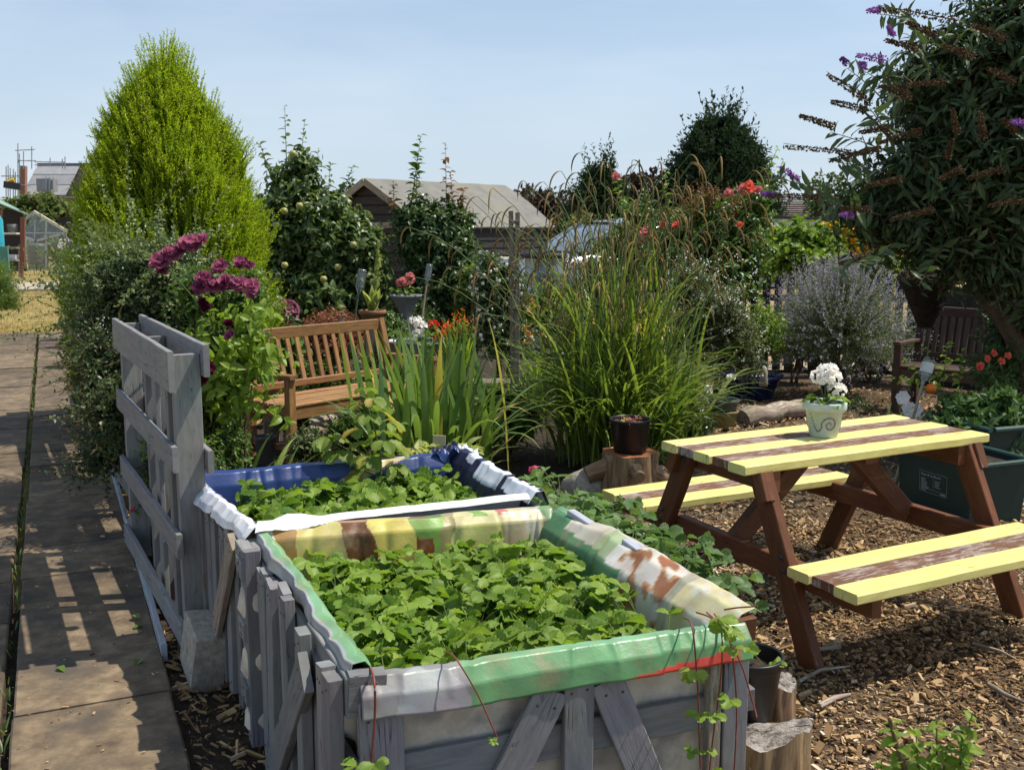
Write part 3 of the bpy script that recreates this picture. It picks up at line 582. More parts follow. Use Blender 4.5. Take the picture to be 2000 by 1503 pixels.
# sticks lying on the mulch
for k, (p0, p1, r) in enumerate((((1560, 1330), (1660, 1300), .008), ((1640, 1262), (1560, 1272), .01), ((1900, 1255), (1990, 1290), .007), ((1930, 1335), (2010, 1375), .009), ((1600, 1378), (1660, 1355), .012))):
    a, b = G(*p0, 0.03), G(*p1, 0.03); mb = MB(); mid = (a+b)/2 + Vector((U(-.02, .02), U(-.02, .02), .006)); mb.tube([a, mid, b], [r, r*.9, r*.5], 5, 0.5)
    tag(mb.build('stick', 'driftwood'), ['thin bent stick lying nearest the stump on the bark', 'short stick lying by the foot of the front table leg', 'dark twig lying at the right in the table shadow', 'pale flat stick lying in the sun at the right edge', 'chunky stick end lying at the shadow edge behind the stump pot'][k], 'stick', base=a)
# fallen leaves on the path
for k, (x, y) in enumerate(((245, 1200), (262, 1222), (128, 1296), (248, 1290))):
    mb = MB(); c = G(x, y, 0.038); nn = 1; az = U(0, 6.28, nn)
    mb.scatter(*LEAF, np.array([tuple(c)]*nn)+rng.normal(0, .018, (nn, 3))*[1, 1, .1], np.stack([np.cos(az), np.sin(az), U(0, .3, nn)], 1), np.tile([0, 0, 1.0], (nn, 1)), U(.05, .075, nn), U(.4, .9, nn))
    tag(mb.build('fallen_leaf_sprig', 'rose_leaf'), 'green fallen leaf sprig lying on the paving slabs by the fence shadow', 'leaf', 'fallen leaf sprigs on the path', base=c)
# ------------------------------------------------------------------ flowers (shared shapes)
PETAL = leaf_tpl(0.85, 2, 0.18, -0.25, 0.6, 0.8)
def bloom(mb, c, r, n=22, axis=(0, 0, 1), mat=0, lo=0.2, hi=0.8, open_=1.0):
    """a double rose: petals in rings, the inner ones upright"""
    c = np.array(c, float); ax = nrm(np.array(axis, float)); ref = np.array([1.0, 0, 0]) if abs(ax[2]) > .8 else np.array([0, 0, 1.0])
    A = nrm(np.cross(ax, ref)); B = np.cross(ax, A); k = np.arange(n); ph = k*2.4+U(0, 6); f = np.sqrt((k+0.5)/n)
    el = 1.35-1.45*f*open_; R = np.cos(ph)[:, None]*A+np.sin(ph)[:, None]*B
    X = np.cos(el)[:, None]*R+np.sin(el)[:, None]*ax; Z = -np.cos(el)[:, None]*ax+np.sin(el)[:, None]*R; Z = -Z
    mb.scatter(*PETAL, c+R*(0.12*r*f)[:, None]+rng.normal(0, .03*r, (n, 3)), X+rng.normal(0, .12, (n, 3)), Z, r*U(.75, 1.1, n), np.clip(lo+(hi-lo)*U(0, 1, n), 0, 1), mat)
def umbel(mb, c, r, n=24, ps=0.014, lo=0.3, hi=1.0, mat=0, flat=0.75):
    """geranium head: a ball of five-petalled florets"""
    c = np.array(c, float); v = nrm(rng.normal(size=(n, 3))+[0, 0, 0.5]); P = c+v*[r, r, r*flat]*U(.75, 1.05, (n, 1)); t = U(lo, hi, n)
    for q in range(5):
        ref = nrm(np.cross(v, [0.2, 0.3, 0.9])); b = np.cross(v, ref); a = q*1.2566+U(0, .4, n)
        X = np.cos(a)[:, None]*ref+np.sin(a)[:, None]*b+0.35*v
        mb.scatter(*PETAL, P, X, v, ps*U(.8, 1.2, n), t, mat)
def smooth_wave(n, amp, f=(2, 5, 9, 17)):
    x = np.linspace(0, 1, n); y = np.zeros(n)
    for q in f: y += np.sin(x*q*3.1+U(0, 6.28))*U(.4, 1)/q**0.55
    return amp*y
def print_attr(o, cols):
    a = o.data.color_attributes.new('print', 'FLOAT_COLOR', 'POINT'); c = np.ones((len(o.data.vertices), 4), np.float32); c[:, :3] = cols
    a.data.foreach_set('color', c.ravel())

# ------------------------------------------------------------------ the two pallet planters
ZT = 0.65
FL, FR, BR, BL = G(697, 1312, ZT), G(1448, 1208, ZT), G(1078, 1002, ZT), G(505, 1047, ZT)
RBL, RBR, RFR = G(388, 938, ZT+.01), G(888, 886, ZT+.03), G(1046, 984, ZT)
cen = (FL+FR+BR+BL)/4; rcen = (BL+RFR+RBR+RBL)/4
def v2(p, z): return Vector((p.x, p.y, z))
def face(A, B, c):
    n = Vector((-(B-A).y, (B-A).x, 0)).normalized()
    if n.dot((A+B)/2-c) < 0: n = -n
    return n
box1 = empty('planter_box', v2(cen, 0), 'grey slatted pallet planter box with green banner lining, nearest the camera', 'planter box', 'pallet planter boxes')
box2 = empty('planter_box', v2(rcen, 0), 'grey pallet planter box with blue tarpaulin lining, behind the green lined one', 'planter box', 'pallet planter boxes')
def fpt(A, B, s, z, out, n): p = A.lerp(B, s); return Vector((p.x, p.y, z)) + n*out
def nails(mb, p0, p1, w, th, n):
    a = (p1-p0).normalized(); b = n.cross(a)
    for e in (p0+a*.035, p1-a*.035):
        for sgn in (-.25, .25): mb.lathe([(.001, .0022), (.003, .0018), (.0042, 0)], e+b*w*(sgn+U(-.08, .08))+a*U(-.012, .012)+n*th/2, 7, mat=1, axis=n)
def put(parent, name, A, B, n, s0, z0, s1, z1, w, th, out, mat='grey_paint', tw=0.0, jag=0.06):
    mb = MB(); nails(mb, fpt(A, B, s0, z0, out, n), fpt(A, B, s1, z1, out, n), w, th, n); mat = [mat, 'nail_rust']; mb.board(fpt(A, B, s0, z0, out, n), fpt(A, B, s1, z1, out, n), w, th, n, jag=jag, tw=tw); return mb.build(name, mat, parent)
# cloth-covered inner walls and soil
def walls(par, cs, c, zb, matname):
    mb = MB()
    for i in range(4):
        A, B = cs[i], cs[(i+1) % 4]; n = face(A, B, c); ns = 40; P = []
        for k in range(ns+1):
            s = k/ns; row = []
            for z in np.linspace(0.03, ZT-.015, 14):
                row.append(tuple(fpt(A, B, s, z, -0.012 + 0.006*math.sin(s*34+z*9)+0.004*math.sin(s*71-z*22), n)))
            P.append(row)
        mb.grid(P)
    return mb.build('cloth_wall', matname, par)
walls(box1, [FL, FR, BR, BL], cen, 0, 'cream_cloth'); walls(box2, [BL, RFR, RBR, RBL], rcen, 0, 'cream_cloth')
def soilsheet(par, cs, z):
    mb = MB(); a, b, c_, d = cs; P = [[tuple(v2((a.lerp(b, i/14)).lerp(d.lerp(c_, i/14), j/14), z+U(-.008, .008))) for j in range(15)] for i in range(15)]
    mb.grid(P); return mb.build('soil', 'soil', par)
soilsheet(box1, [FL, FR, BR, BL], 0.43); soilsheet(box2, [BL, RFR, RBR, RBL], 0.49)
# front face
nF = face(FL, FR, cen)
put(box1, 'rail', FL, FR, nF, -.01, .40, .99, .425, .085, .02, .012); put(box1, 'rail', FL, FR, nF, -.01, .12, .99, .12, .095, .02, .012)
put(box1, 'corner_post', FL, FR, nF, .055, .02, .045, .595, .10, .022, .034)
put(box1, 'corner_cap', FL, FR, nF, -.025, .615, .06, .61, .085, .045, .012, 'grey_paint')
put(box1, 'brace', FL, FR, nF, .22, .1, .462, .555, .088, .02, .036); put(box1, 'brace', FL, FR, nF, .79, .1, .602, .56, .088, .02, .036)
put(box1, 'upright', FL, FR, nF, .525, .02, .53, .575, .076, .024, .037)
put(box1, 'corner_post', FL, FR, nF, .965, .02, .965, .60, .07, .022, .034); put(box1, 'corner_post', FL, FR, nF, .905, .02, .905, .60, .035, .03, .03, 'weathered')
put(box1, 'rail_end', FL, FR, nF, .93, .615, 1.035, .62, .07, .03, .0, 'red_brown'); put(box1, 'rail_end', FL, FR, nF, .97, .44, 1.03, .44, .06, .04, .01)
# left face of the front box: uprights, a long brace, short rails
nL = face(BL, FL, cen)
put(box1, 'rail', FL, BL, nL, -.02, .60, .30, .60, .10, .03, .016); put(box1, 'rail', FL, BL, nL, .0, .40, .4, .40, .085, .02, .012); put(box1, 'rail', FL, BL, nL, .3, .30, 1., .30, .085, .02, .012); put(box1, 'rail', FL, BL, nL, .0, .06, 1., .06, .085, .02, .012); put(box1, 'rail', FL, BL, nL, .3, .57, .99, .57, .09, .02, .012)
for s, zt, w, tl, o, th in ((.025, .64, .07, 0, .05, .035), (.075, .645, .055, 0, .05, .035), (.20, .60, .07, .01, .032, .022), (.235, .66, .055, .02, .060, .03), (.30, .47, .055, -.02, .032, .02), (.36, .43, .06, .02, .032, .02), (.46, .655, .05, -.03, .042, .03), (.52, .66, .075, -.03, .034, .024), (.60, .64, .05, .03, .045, .03), (.68, .62, .06, .05, .034, .024), (.745, .63, .06, .02, .034, .03), (.80, .61, .07, -.02, .034, .024)):
    put(box1, 'upright', FL, BL, nL, s+tl, .02, s, zt, w, th, o, jag=.12)
put(box1, 'brace', FL, BL, nL, .60, .06, .17, .585, .10, .024, .072)
for z in (.60, .40, .19): put(box1, 'block', FL, BL, nL, .90, z, 1.02, z, .085, .085, .03); put(box1, 'strap', FL, BL, nL, .86, z-.01, .94, z-.01, .06, .016, .078)
put(box1, 'upright', FL, BL, nL, .88, .02, .88, .65, .06, .05, .05, jag=.1)
mb = MB(); mb.tube([fpt(FL, BL, .9, z, .02+.02*math.sin(z*31), nL) for z in np.linspace(.05, .58, 14)], [.05+.012*math.sin(k*1.3) for k in range(14)], 10, .5); mb.build('cloth_bulge', 'cream_cloth', box1)
# right and back faces (mostly hidden)
nR = face(BR, FR, cen); nB = face(BL, BR, cen)
for s in (.08, .3, .52, .74, .95): put(box1, 'upright', FR, BR, nR, s, .02, s, .63, .08, .02, .03)
put(box1, 'rail', FR, BR, nR, 0, .59, 1, .59, .09, .02, .012); put(box1, 'rail', FR, BR, nR, 0, .2, 1, .2, .09, .02, .012)
for s0, s1 in ((.50, .58), (.78, .92)): put(box1, 'rail_end', FR, BR, nR, s0, .66, s1, .668, .03, .03, .03, 'white_grey_paint')
# rear box boards
nRL = face(BL, RBL, rcen)
for s, zt, w, tl, o in ((.06, .62, .075, 0, .03), (.16, .63, .05, .0, .034), (.30, .62, .05, .02, .034), (.40, .60, .06, .06, .03), (.52, .63, .055, .02, .036), (.66, .61, .055, -.02, .03), (.78, .63, .05, .0, .034), (.93, .66, .06, 0, .034)):
    put(box2, 'upright', BL, RBL, nRL, s+tl, .02, s, zt, w, .024, o, jag=.1)
put(box2, 'brace', BL, RBL, nRL, .45, .22, .10, .62, .075, .022, .062, 'weathered'); put(box2, 'rail', BL, RBL, nRL, 0, .56, 1, .56, .085, .02, .012); put(box2, 'rail', BL, RBL, nRL, 0, .2, 1, .2, .085, .02, .012); put(box2, 'rail_end', BL, RBL, nRL, .97, .665, 1.05, .675, .05, .03, .02, 'cut_wood')
nRB = face(RBL, RBR, rcen); nRR = face(RFR, RBR, rcen)
for s in (.05, .3, .55, .8, .97): put(box2, 'upright', RFR, RBR, nRR, s, .02, s, .63, .075, .02, .03, 'white_grey_paint'); put(box2, 'upright', RBL, RBR, nRB, s, .02, s, .63, .075, .02, .03)
put(box2, 'rail', RFR, RBR, nRR, 0, .6, 1, .6, .08, .02, .012, 'white_grey_paint')
# ---- banner cloth draped over the rims
def drape(par, name, A, B, c, prof, ns, colf, wave=.006, zw=.006, mat='print_cloth', s0=0.0, s1=1.0, sag=None, flare=None):
    n = face(A, B, c); pr = np.array(prof, float); m = 9; ns = int(ns*1.5); t = np.linspace(0, len(pr)-1, (len(pr)-1)*m+1)
    off = np.interp(t, np.arange(len(pr)), pr[:, 0]); zz = np.interp(t, np.arange(len(pr)), pr[:, 1]); nv = len(t)
    w1 = smooth_wave(ns+1, wave); w2 = smooth_wave(ns+1, zw, (1, 3, 7)); w3 = smooth_wave(ns+1, wave*1.4, (6, 11, 23)); xx = np.linspace(0, 1, ns+1); cre = [(U(0, 1), U(.006, .018), U(-.6, .6), U(.35, 1)*U(.7, 1.3)) for _ in range(int(14*max(.6, (B-A).length)))]; P = np.empty((ns+1, nv, 3)); C = np.empty((ns+1, nv, 3))
    for k in range(ns+1):
        s = s0+(s1-s0)*k/ns; p = A.lerp(B, s); f = flare(s) if flare else 0; sg = sag(s) if sag else 0
        for j in range(nv):
            v = j/(nv-1); gl = 1+.16*math.sin(s*19+v*3.1)*math.sin(v*5+s*7)+.07*math.sin(s*57-v*11); hang = abs(v-0.5)*2
            cz = sum(am*math.exp(-((xx[k]-cx+sl_*.09*(v-.5))/wd_)**2)*math.sin(3.1*min(1, max(0, v*1.15-.05))) for cx, wd_, sl_, am in cre)*wave*1.1
            o = off[j] + cz + w1[k]*(0.4+hang) + w3[k]*hang*math.sin(v*5+s*6)*.7 + f*max(0, v-.35)
            q = p+n*o; P[k, j] = (q.x, q.y, zz[j]+w2[k]*(0.3+0.7*v)+sg*v + w3[k]*0.35*math.sin(v*6)); C[k, j] = np.clip(np.array(colf(s, v))*gl, 0, .82)
    mb = MB(); mb.grid(P); o = mb.build(name, mat, par); print_attr(o, C.reshape(-1, 3))
    md = o.modifiers.new('thickness', 'SOLIDIFY'); md.thickness = 0.0018
    return o
GRN, GRN2, GRYC, WHT, REDC = (.13, .30, .13), (.19, .37, .19), (.24, .235, .235), (.62, .60, .58), (.68, .08, .06)
def c_front(s, v):
    s += .006*math.sin(v*13)
    if s < 0.245 + 0.02*(v-.5):
        e = 0.52+0.16*math.sin(s*31)+.1*math.sin(s*77+1)
        return (.32, .32, .32) if v > e+.12 and s > .08 else (GRYC if v > .3 else (.12, .17, .15))
    if v > 0.985 - max(0, (s-.66))*0.42 and .66 < s < .96: return REDC
    return GRN2 if v < .62 else GRN
drape(box1, 'front_lining', FL, FR, cen, [(-.03, .44), (-.02, .60), (-.004, .653), (.018, .655), (.050, .625), (.058, .578)], 150, c_front, .006, .004, sag=lambda s: -0.028*(1-abs(s-.3)) if s < .75 else -.012)
YEL, YEL2, BRN, TAN, PGR, CRM, OLV = (.66, .56, .14), (.55, .46, .16), (.16, .065, .025), (.50, .38, .18), (.20, .35, .07), (.60, .50, .30), (.30, .26, .11)
def c_back(s, v):
    s += .010*math.sin(v*6.5+s*9)+.005*math.sin(v*17+s*40)
    if s < .04: return (.66, .60, .50)
    if s < .11: return (.36, .20, .06) if v < .8 else TAN
    if s < .27: return YEL2
    if s < .35 + .05*(1-v): return BRN if v < .86 else (.36, .20, .10)
    if s < .505 + .02*math.sin(v*5): return YEL
    if s < .60:
        if v > .80: return (.14, .05, .02) if s < .545 else (.10, .15, .04)
        if v > .52+.5*abs(s-.55): return PGR
        return (.20, .06, .02) if s < .575 else PGR
    if s < .64: return OLV
    if s < .80: return PGR if (v > .75 and .70 < s < .755) else (.60, .58, .20) if v < .62 else (.62, .56, .30)
    if s < .84 and v > .75: return (.55, .16, .12)
    d = math.hypot((s-.925)*1.1, (v-.45)*.42)
    for (a, b, r) in ((.905, .80, .022), (.925, .86, .02), (.945, .82, .02), (.915, .52, .026), (.955, .38, .018)):
        if math.hypot(s-a, (v-b)*.22) < r: return (.62, .58, .44)
    return CRM if s < .965 else (.20, .33, .16)
drape(box1, 'printed_lining', BL, BR, cen, [(-.04, .40), (-.046, .48), (-.046, .56), (-.038, .64), (-.008, .670), (.03, .668)], 190, c_back, .007, .004)
# blotches of print look as on the banner; right-hand lining flares outwards
def c_right(s, v):
    if s < .13: return (.075, .20, .09) if v < .7 else (.16, .33, .17)
    if v < .55-.3*s and s < .5: return (.10, .24, .10)
    if s < .33: return (.60, .55, .44) if v > .45 else (.16, .30, .14)
    if s < .42: return (.40, .47, .26) if v < .8 else (.58, .56, .44)
    if s < .47: return (.66, .63, .56)
    w = math.sin(s*41+v*9)+math.sin(s*23-v*17)+.8*math.sin(s*90+v*31)
    if s < .72: return (.30, .12, .05) if w > .55 else ((.44, .27, .13) if w > 0 else (.62, .57, .50))
    if s < .76: return (.42, .40, .28)
    return (.66, .59, .34) if w < .6 else (.68, .64, .48)
drape(box1, 'side_lining', BR, FR, cen, [(-.085, .42), (-.078, .52), (-.055, .61), (-.01, .660), (.02, .670), (.035, .655)], 130, c_right, .010, .008, flare=lambda s: .03+.05*math.sin(s*3.0)**2)
drape(box1, 'side_lining', BL, FL, cen, [(-.085, .47), (-.075, .56), (-.055, .63), (-.022, .672), (.006, .668), (.014, .63)], 130, lambda s, v: GRN2 if v < .74 else ((.36, .37, .37) if v < .85 else (.42, .43, .43)), .010, .006, flare=lambda s: .02*math.sin(s*9))
BLU, NAV, BEI, PAL = (.016, .042, .16), (.010, .013, .045), (.52, .42, .25), (.66, .70, .76)
drape(box2, 'back_lining', RBL, RBR, rcen, [(-.075, .50), (-.055, .58), (-.045, .64), (-.015, .685), (.02, .69), (.035, .64)], 130, lambda s, v: BEI if (.48 < s < .79 and abs((s-.36)*1.62-v) < .085) else BLU, .007, .006, 'clean_cloth')
def c_rr(s, v):
    if s < .30 and v > .42: return PAL if (s*10 % 1.0 > .35 or v < .7) else NAV
    if s < .34: return NAV
    if .34 < s < .62 and v > .36: return (.68, .71, .76) if v > .5+.2*math.sin(s*9) else PAL
    if .70 < s < .84 and v > .5: return PAL
    return NAV
drape(box2, 'side_lining', RFR, RBR, rcen, [(-.09, .50), (-.07, .58), (-.035, .655), (.0, .70), (.03, .70), (.05, .65)], 110, c_rr, .013, .010, 'clean_cloth')
drape(box2, 'side_lining', BL, RBL, rcen, [(-.05, .52), (-.04, .60), (-.018, .66), (.012, .675), (.04, .645), (.05, .62)], 110, lambda s, v: (.76, .76, .78) if (v > .38+.12*math.sin(s*23)+.08*math.sin(s*61) and s < .62) else ((.50, .53, .60) if v > .45 else (.20, .22, .30) if s < .7 else BLU), .013, .010, 'clean_cloth')
drape(box2, 'front_lining', BL, RFR, rcen, [(-.085, .52), (-.07, .60), (-.055, .655), (-.035, .685), (-.012, .682), (.0, .668)], 110, lambda s, v: (.78, .76, .74) if v > .3 else (.5, .49, .5), .004, .006, 'clean_cloth', s0=.0, s1=.98)
mb = MB(); p = BL.lerp(RFR, .07); P_ = [[tuple(v2(BL.lerp(RFR, .02+.24*i/20), .672+.034*math.sin(min(1, (1.15-i/20))*2.2)*math.sin(j/8*3.1)+U(-.002, .002)+.005*math.sin(i*.43+j*.8))+Vector((-.02+.006*math.sin(i*.5), -.045+.012*j, 0))) for j in range(9)] for i in range(21)]; mb.grid(P_); o = mb.build('white_fold', 'clean_cloth', box2); print_attr(o, np.tile((.78, .77, .75), (len(o.data.vertices), 1)))
# crumpled navy corner with a pale patch
mb = MB(); P = np.array([[tuple(v2(RBR, .70)+Vector((-.10+.2*i/16, .05-.11*j/12, .018*math.sin(i*1.1+j)+.016*math.sin(j*1.7-i*.6)-.03*abs(i-8)/8))) for j in range(13)] for i in range(17)]); mb.grid(P); o = mb.build('crumpled_corner', 'clean_cloth', box2); print_attr(o, np.array([(BLU if (i*13+j) % 13 > 8 else NAV) if i < 10 else (.60, .64, .70) for i in range(17) for j in range(13)]))

# ------------------------------------------------------------------ strawberry plants
def trifoliate(lm, sm, base, az, ln, el, ls, tint, sr=.0016):
    """one leaf: arching stalk, three toothed leaflets"""
    h = np.array([math.cos(az), math.sin(az), 0]); k = 6; t = np.linspace(0, 1, k)
    th = el + 0.75*t**1.5; d = np.stack([np.sin(th)*h[0], np.sin(th)*h[1], np.cos(th)], 1); P = np.array(base)+np.concatenate([[np.zeros(3)], np.cumsum(d[:-1]*ln/(k-1), 0)])
    sm.tube(P, [sr*1.2]*3+[sr]*3, 4, .5, cap=False); tip = P[-1]; el2 = U(.05, .45)
    for q, da in enumerate((0, 1.25, -1.25)):
        a = az+da+U(-.12, .12); X = np.array([math.cos(a)*math.cos(el2), math.sin(a)*math.cos(el2), -math.sin(el2)*U(-.6, 1.2)+U(.0, .35)])
        Z = np.array([h[0]*.5, h[1]*.5, 1.0])+rng.normal(0, .5, 3)
        lm.scatter(*TOOTH, tip[None], X[None], Z[None], ls*(1.0 if q == 0 else .88)*U(.85, 1.08), np.clip(tint+U(-.1, .1), 0, 1), smooth=True)
def strawberry(loc, label, group, leafmat, nl=(11, 15), hgt=(.08, .20), ls=(.044, .072), arc=None, lean=(.12, .8)):
    r = empty('strawberry_plant', loc, label, 'strawberry plant', group); lm, sm = MB(), MB(); n = rng.integers(*nl)
    for k in range(n):
        el = U(*lean); trifoliate(lm, sm, Vector(loc)+Vector((U(-.02, .02), U(-.02, .02), 0)), k*2.4+U(-.4, .4) if arc is None else U(-arc, arc), U(*hgt)*(1.15-.4*el), el, U(*ls), U(.1, .85))
    lm.build('foliage', leafmat, r); sm.build('stalk_tuft', 'green_stem', r); return r
def strawberry_bed(cs, z, nx, ny, label, group, leafmat, ins=.10, **kw):
    a, b, c_, d = cs; protos = []; edge = []; cen_ = (a+b+c_+d)/4
    for i in range(nx):
        for j in range(ny):
            s = ins+(1-2*ins)*(i+.5+U(-.32, .32))/nx; t = ins+(1-2*ins)*(j+.5+U(-.32, .32))/ny
            p = v2((a.lerp(b, s)).lerp(d.lerp(c_, s), t), z)
            ed = i in (0, nx-1) or j in (0, ny-1); inw = (0 if not ed else math.atan2((j == 0)*(d-a).y+(j == ny-1)*(a-d).y+(i == 0)*(b-a).y+(i == nx-1)*(a-b).y, (j == 0)*(d-a).x+(j == ny-1)*(a-d).x+(i == 0)*(b-a).x+(i == nx-1)*(a-b).x))
            if ed:
                if len(edge) < 5: o = strawberry(p, label, group, leafmat, arc=1.45, **kw); edge.append(o)
                else: o = copy_tree(edge[rng.integers(0, 5)]); o.location = p
                o.rotation_euler = (0, 0, inw+U(-.15, .15))
            elif len(protos) < 6: o = strawberry(p, label, group, leafmat, **kw); protos.append(o)
            else:
                o = copy_tree(protos[rng.integers(0, 6)]); o.location = p; o.rotation_euler = (U(-.08, .08), U(-.08, .08), U(0, 6.28)); o.scale = (1,)*3; sc = U(.85, 1.12); o.scale = (sc, sc, sc)
strawberry_bed([FL, FR, BR, BL], .43, 8, 8, 'leafy strawberry plant growing among the others in the green lined box', 'strawberry plants in the front box', 'straw_leaf', ins=.05)
strawberry_bed([BL, RFR, RBR, RBL], .49, 8, 7, 'leafy strawberry plant growing among the others in the blue lined box', 'strawberry plants in the rear box', 'straw_leaf', ins=.05, hgt=(.08, .16))
# low trough of dusty strawberries along the right-hand side
T0, T1 = FR.lerp(BR, .50)+nR*.22, BR+nR*.22 + (BR-FR)*.55
tro = empty('planter_trough', v2((T0+T1)/2, 0), 'low wooden trough overgrown with dusty strawberry plants, beside the green lined box', 'planter')
dT = (T1-T0).normalized()
for sgn in (-1, 1):
    for z in (.12, .26, .38): mb = MB(); mb.board(v2(T0+nR*.14*sgn, z), v2(T1+nR*.14*sgn, z), .12, .02, nR); mb.build('board', 'grey_paint', tro)
for e in (T0, T1):
    for z in (.12, .26, .38): mb = MB(); mb.board(v2(e-nR*.13, z), v2(e+nR*.13, z), .12, .02, dT); mb.build('board', 'grey_paint', tro)
mb = MB(); mb.grid([[tuple(v2(T0.lerp(T1, i/12)+nR*(.125*(j-3)/3), .42+U(-.008, .008))) for j in range(7)] for i in range(13)]); mb.build('soil', 'soil', tro)
pr = []
for k in range(36):
    p = v2(T0.lerp(T1, (k+.5+U(-.3, .3))/36)+nR*U(-.12, .13), .43)
    if len(pr) < 4: pr.append(strawberry(p, 'dusty grey green strawberry plant in the low trough by the table', 'strawberry plants in the trough', 'straw_leaf_dusty', ls=(.045, .066), hgt=(.10, .22), lean=(.15, 1.2)))
    else: o = copy_tree(pr[k % 4]); o.location = p; o.rotation_euler = (0, 0, U(0, 6.28))
# runners trailing down the front of the box
def runner(pts, label, leaves, r=.0022):
    P = [Vector(p) for p in pts]; ro = empty('strawberry_runner', P[0], label, 'runner', 'strawberry runners'); mb = MB(); Q = []
    for i in range(len(P)-1):
        a = P[max(i-1, 0)]; b = P[i]; c_ = P[i+1]; d = P[min(i+2, len(P)-1)]
        for t in np.linspace(0, 1, 7)[:-1]: Q.append(0.5*((2*b)+(c_-a)*t+(2*a-5*b+4*c_-d)*t*t+(3*b-a-3*c_+d)*t**3))
    Q.append(P[-1]); mb.tube(Q, [r]*len(Q), 5, .5); mb.build('stem', 'red_stem', ro)
    for f, ls in leaves:
        lm, sm = MB(), MB(); q = Q[min(int(f*(len(Q)-1)), len(Q)-1)]
        for _ in range(2): trifoliate(lm, sm, q, U(3.6, 5.6), U(.03, .05), U(.5, 1.1), ls*U(.85, 1.1), U(.4, .9), .001)
        lm.build('leaf_tuft', 'straw_leaf', ro); sm.build('leaf_stalk', 'green_stem', ro)
def ff(px, py, out=.08): # point on the front face plane, given the photo position
    r = _ray(px, py); q = FL+nF*out; t = (q-Vector((0, 0, HC))).dot(nF)/r.dot(nF); return Vector((0, 0, HC))+r*t
runner([ff(868, 1272, -.03), ff(890, 1285, .06), ff(930, 1350), ff(958, 1410), ff(972, 1442)], 'bare red runner hanging over the grey part of the lining', [(1.0, .014)], .0018)
runner([ff(722, 1300, -.02), ff(731, 1330, .085), ff(732, 1400), ff(726, 1480), ff(720, 1530)], 'thick red runner down the left front corner of the box', [(.86, .045)], .0030)
runner([ff(1335, 1205, -.02), ff(1352, 1225, .085), ff(1362, 1330), ff(1365, 1420), ff(1368, 1500)], 'runner with leaf tufts hanging left of the red stripe', [(.5, .035), (.72, .035), (.9, .03)])
runner([ff(1360, 1195, -.02), ff(1400, 1215, .085), ff(1445, 1290), ff(1470, 1370, .10), ff(1478, 1400, .12)], 'runner arching from the green lining towards the stump', [(.28, .04), (.45, .035)])
runner([ff(1380, 1195, -.02), ff(1408, 1230, .085), ff(1408, 1320), ff(1395, 1420), ff(1385, 1510)], 'runner hanging in front of the right corner post', [(.3, .038)])
runner([ff(1395, 1198, -.02), ff(1425, 1250, .085), ff(1438, 1360), ff(1436, 1470), ff(1430, 1540)], 'rightmost runner down the corner of the box', [(.55, .04), (.9, .045)])
runner([ff(1415, 1190, 0), ff(1440, 1186, .06), ff(1480, 1183, .10)], 'straw coloured runner tip sticking out past the right corner', [])
# ------------------------------------------------------------------ picnic table
TC = Vector((1.3788, 4.4018, 0)); TY = 0.4789; tu = Vector((math.cos(TY), math.sin(TY), 0)); tv_ = Vector((-math.sin(TY), math.cos(TY), 0)); Zv = Vector((0, 0, 1))
def tp(u, v, z): return TC + tu*u + tv_*v + Zv*z
tab = empty('picnic_table', TC, 'weathered picnic table with yellow and bare brown boards on red brown legs', 'picnic table')
def tb(name, p0, p1, w, th, n, mat, bev=.004, tint=None): mb = MB(); mb.board(p0, p1, w, th, n, tint, bev=bev, jag=.0); return mb.build(name, mat, tab)
wb = .5513/5-.006
for k in range(5):
    v = -.5513/2 + (k+.5)*.5513/5; y = k % 2 == 0; e = .0 if y else U(.004, .014)
    tb('top_board', tp(-.6893+e, v, .74-.019), tp(.6893-e, v, .74-.019+U(-.001, .001)), wb, .038 if y else .034, Zv, 'yellow_paint' if y else 'red_brown_worn', .005)
for sgn in (-1, 1):
    for k in range(3):
        v = sgn*(.467 + (k+.5)*.3525/3); y = k != 1; e = 0 if y else .01
        tb('seat_board', tp(-.642+e, v, .396-.019), tp(.642-e, v, .396-.019), .3525/3-.006, .038 if y else .034, Zv, 'yellow_paint' if y else 'red_brown_worn', .005)
for a in (-1, 1):
    u = a*.575
    for b in (-1, 1): tb('leg', tp(u, b*.225, .698), tp(u, b*.565, -.015), .095, .045, tu, 'red_brown', .004)
    tb('crossbeam', tp(u-a*.046, -.80, .332), tp(u-a*.046, .80, .332), .09, .045, tu, 'red_brown')
    tb('crossbeam', tp(u-a*.046, -.265, .658), tp(u-a*.046, .265, .658), .085, .045, tu, 'red_brown')
    tb('brace', tp(u-a*.07, 0.0, .34), tp(a*.12, 0, .69), .09, .045, tv_, 'red_brown')
    for b in (-1, 1): tb('cleat', tp(u+a*.03, b*.262, .702), tp(u+a*.03, b*.305, .60), .05, .05, tu, 'red_brown')
    mb = MB()
    for b in (-1, 1):
        for (v, z) in ((.235, .655), (.40, .35), (.385, .40)):
            mb.lathe([(0, .008), (.009, .007), (.012, .002), (.012, 0)], tp(u+a*.0225, b*v, z), 8, axis=tu*a)
    mb.build('bolt_heads', 'dark_grey', tab)
mb = MB(); tb('batten', tp(0, -.25, .688), tp(0, .25, .688), .07, .028, Zv, 'red_brown')
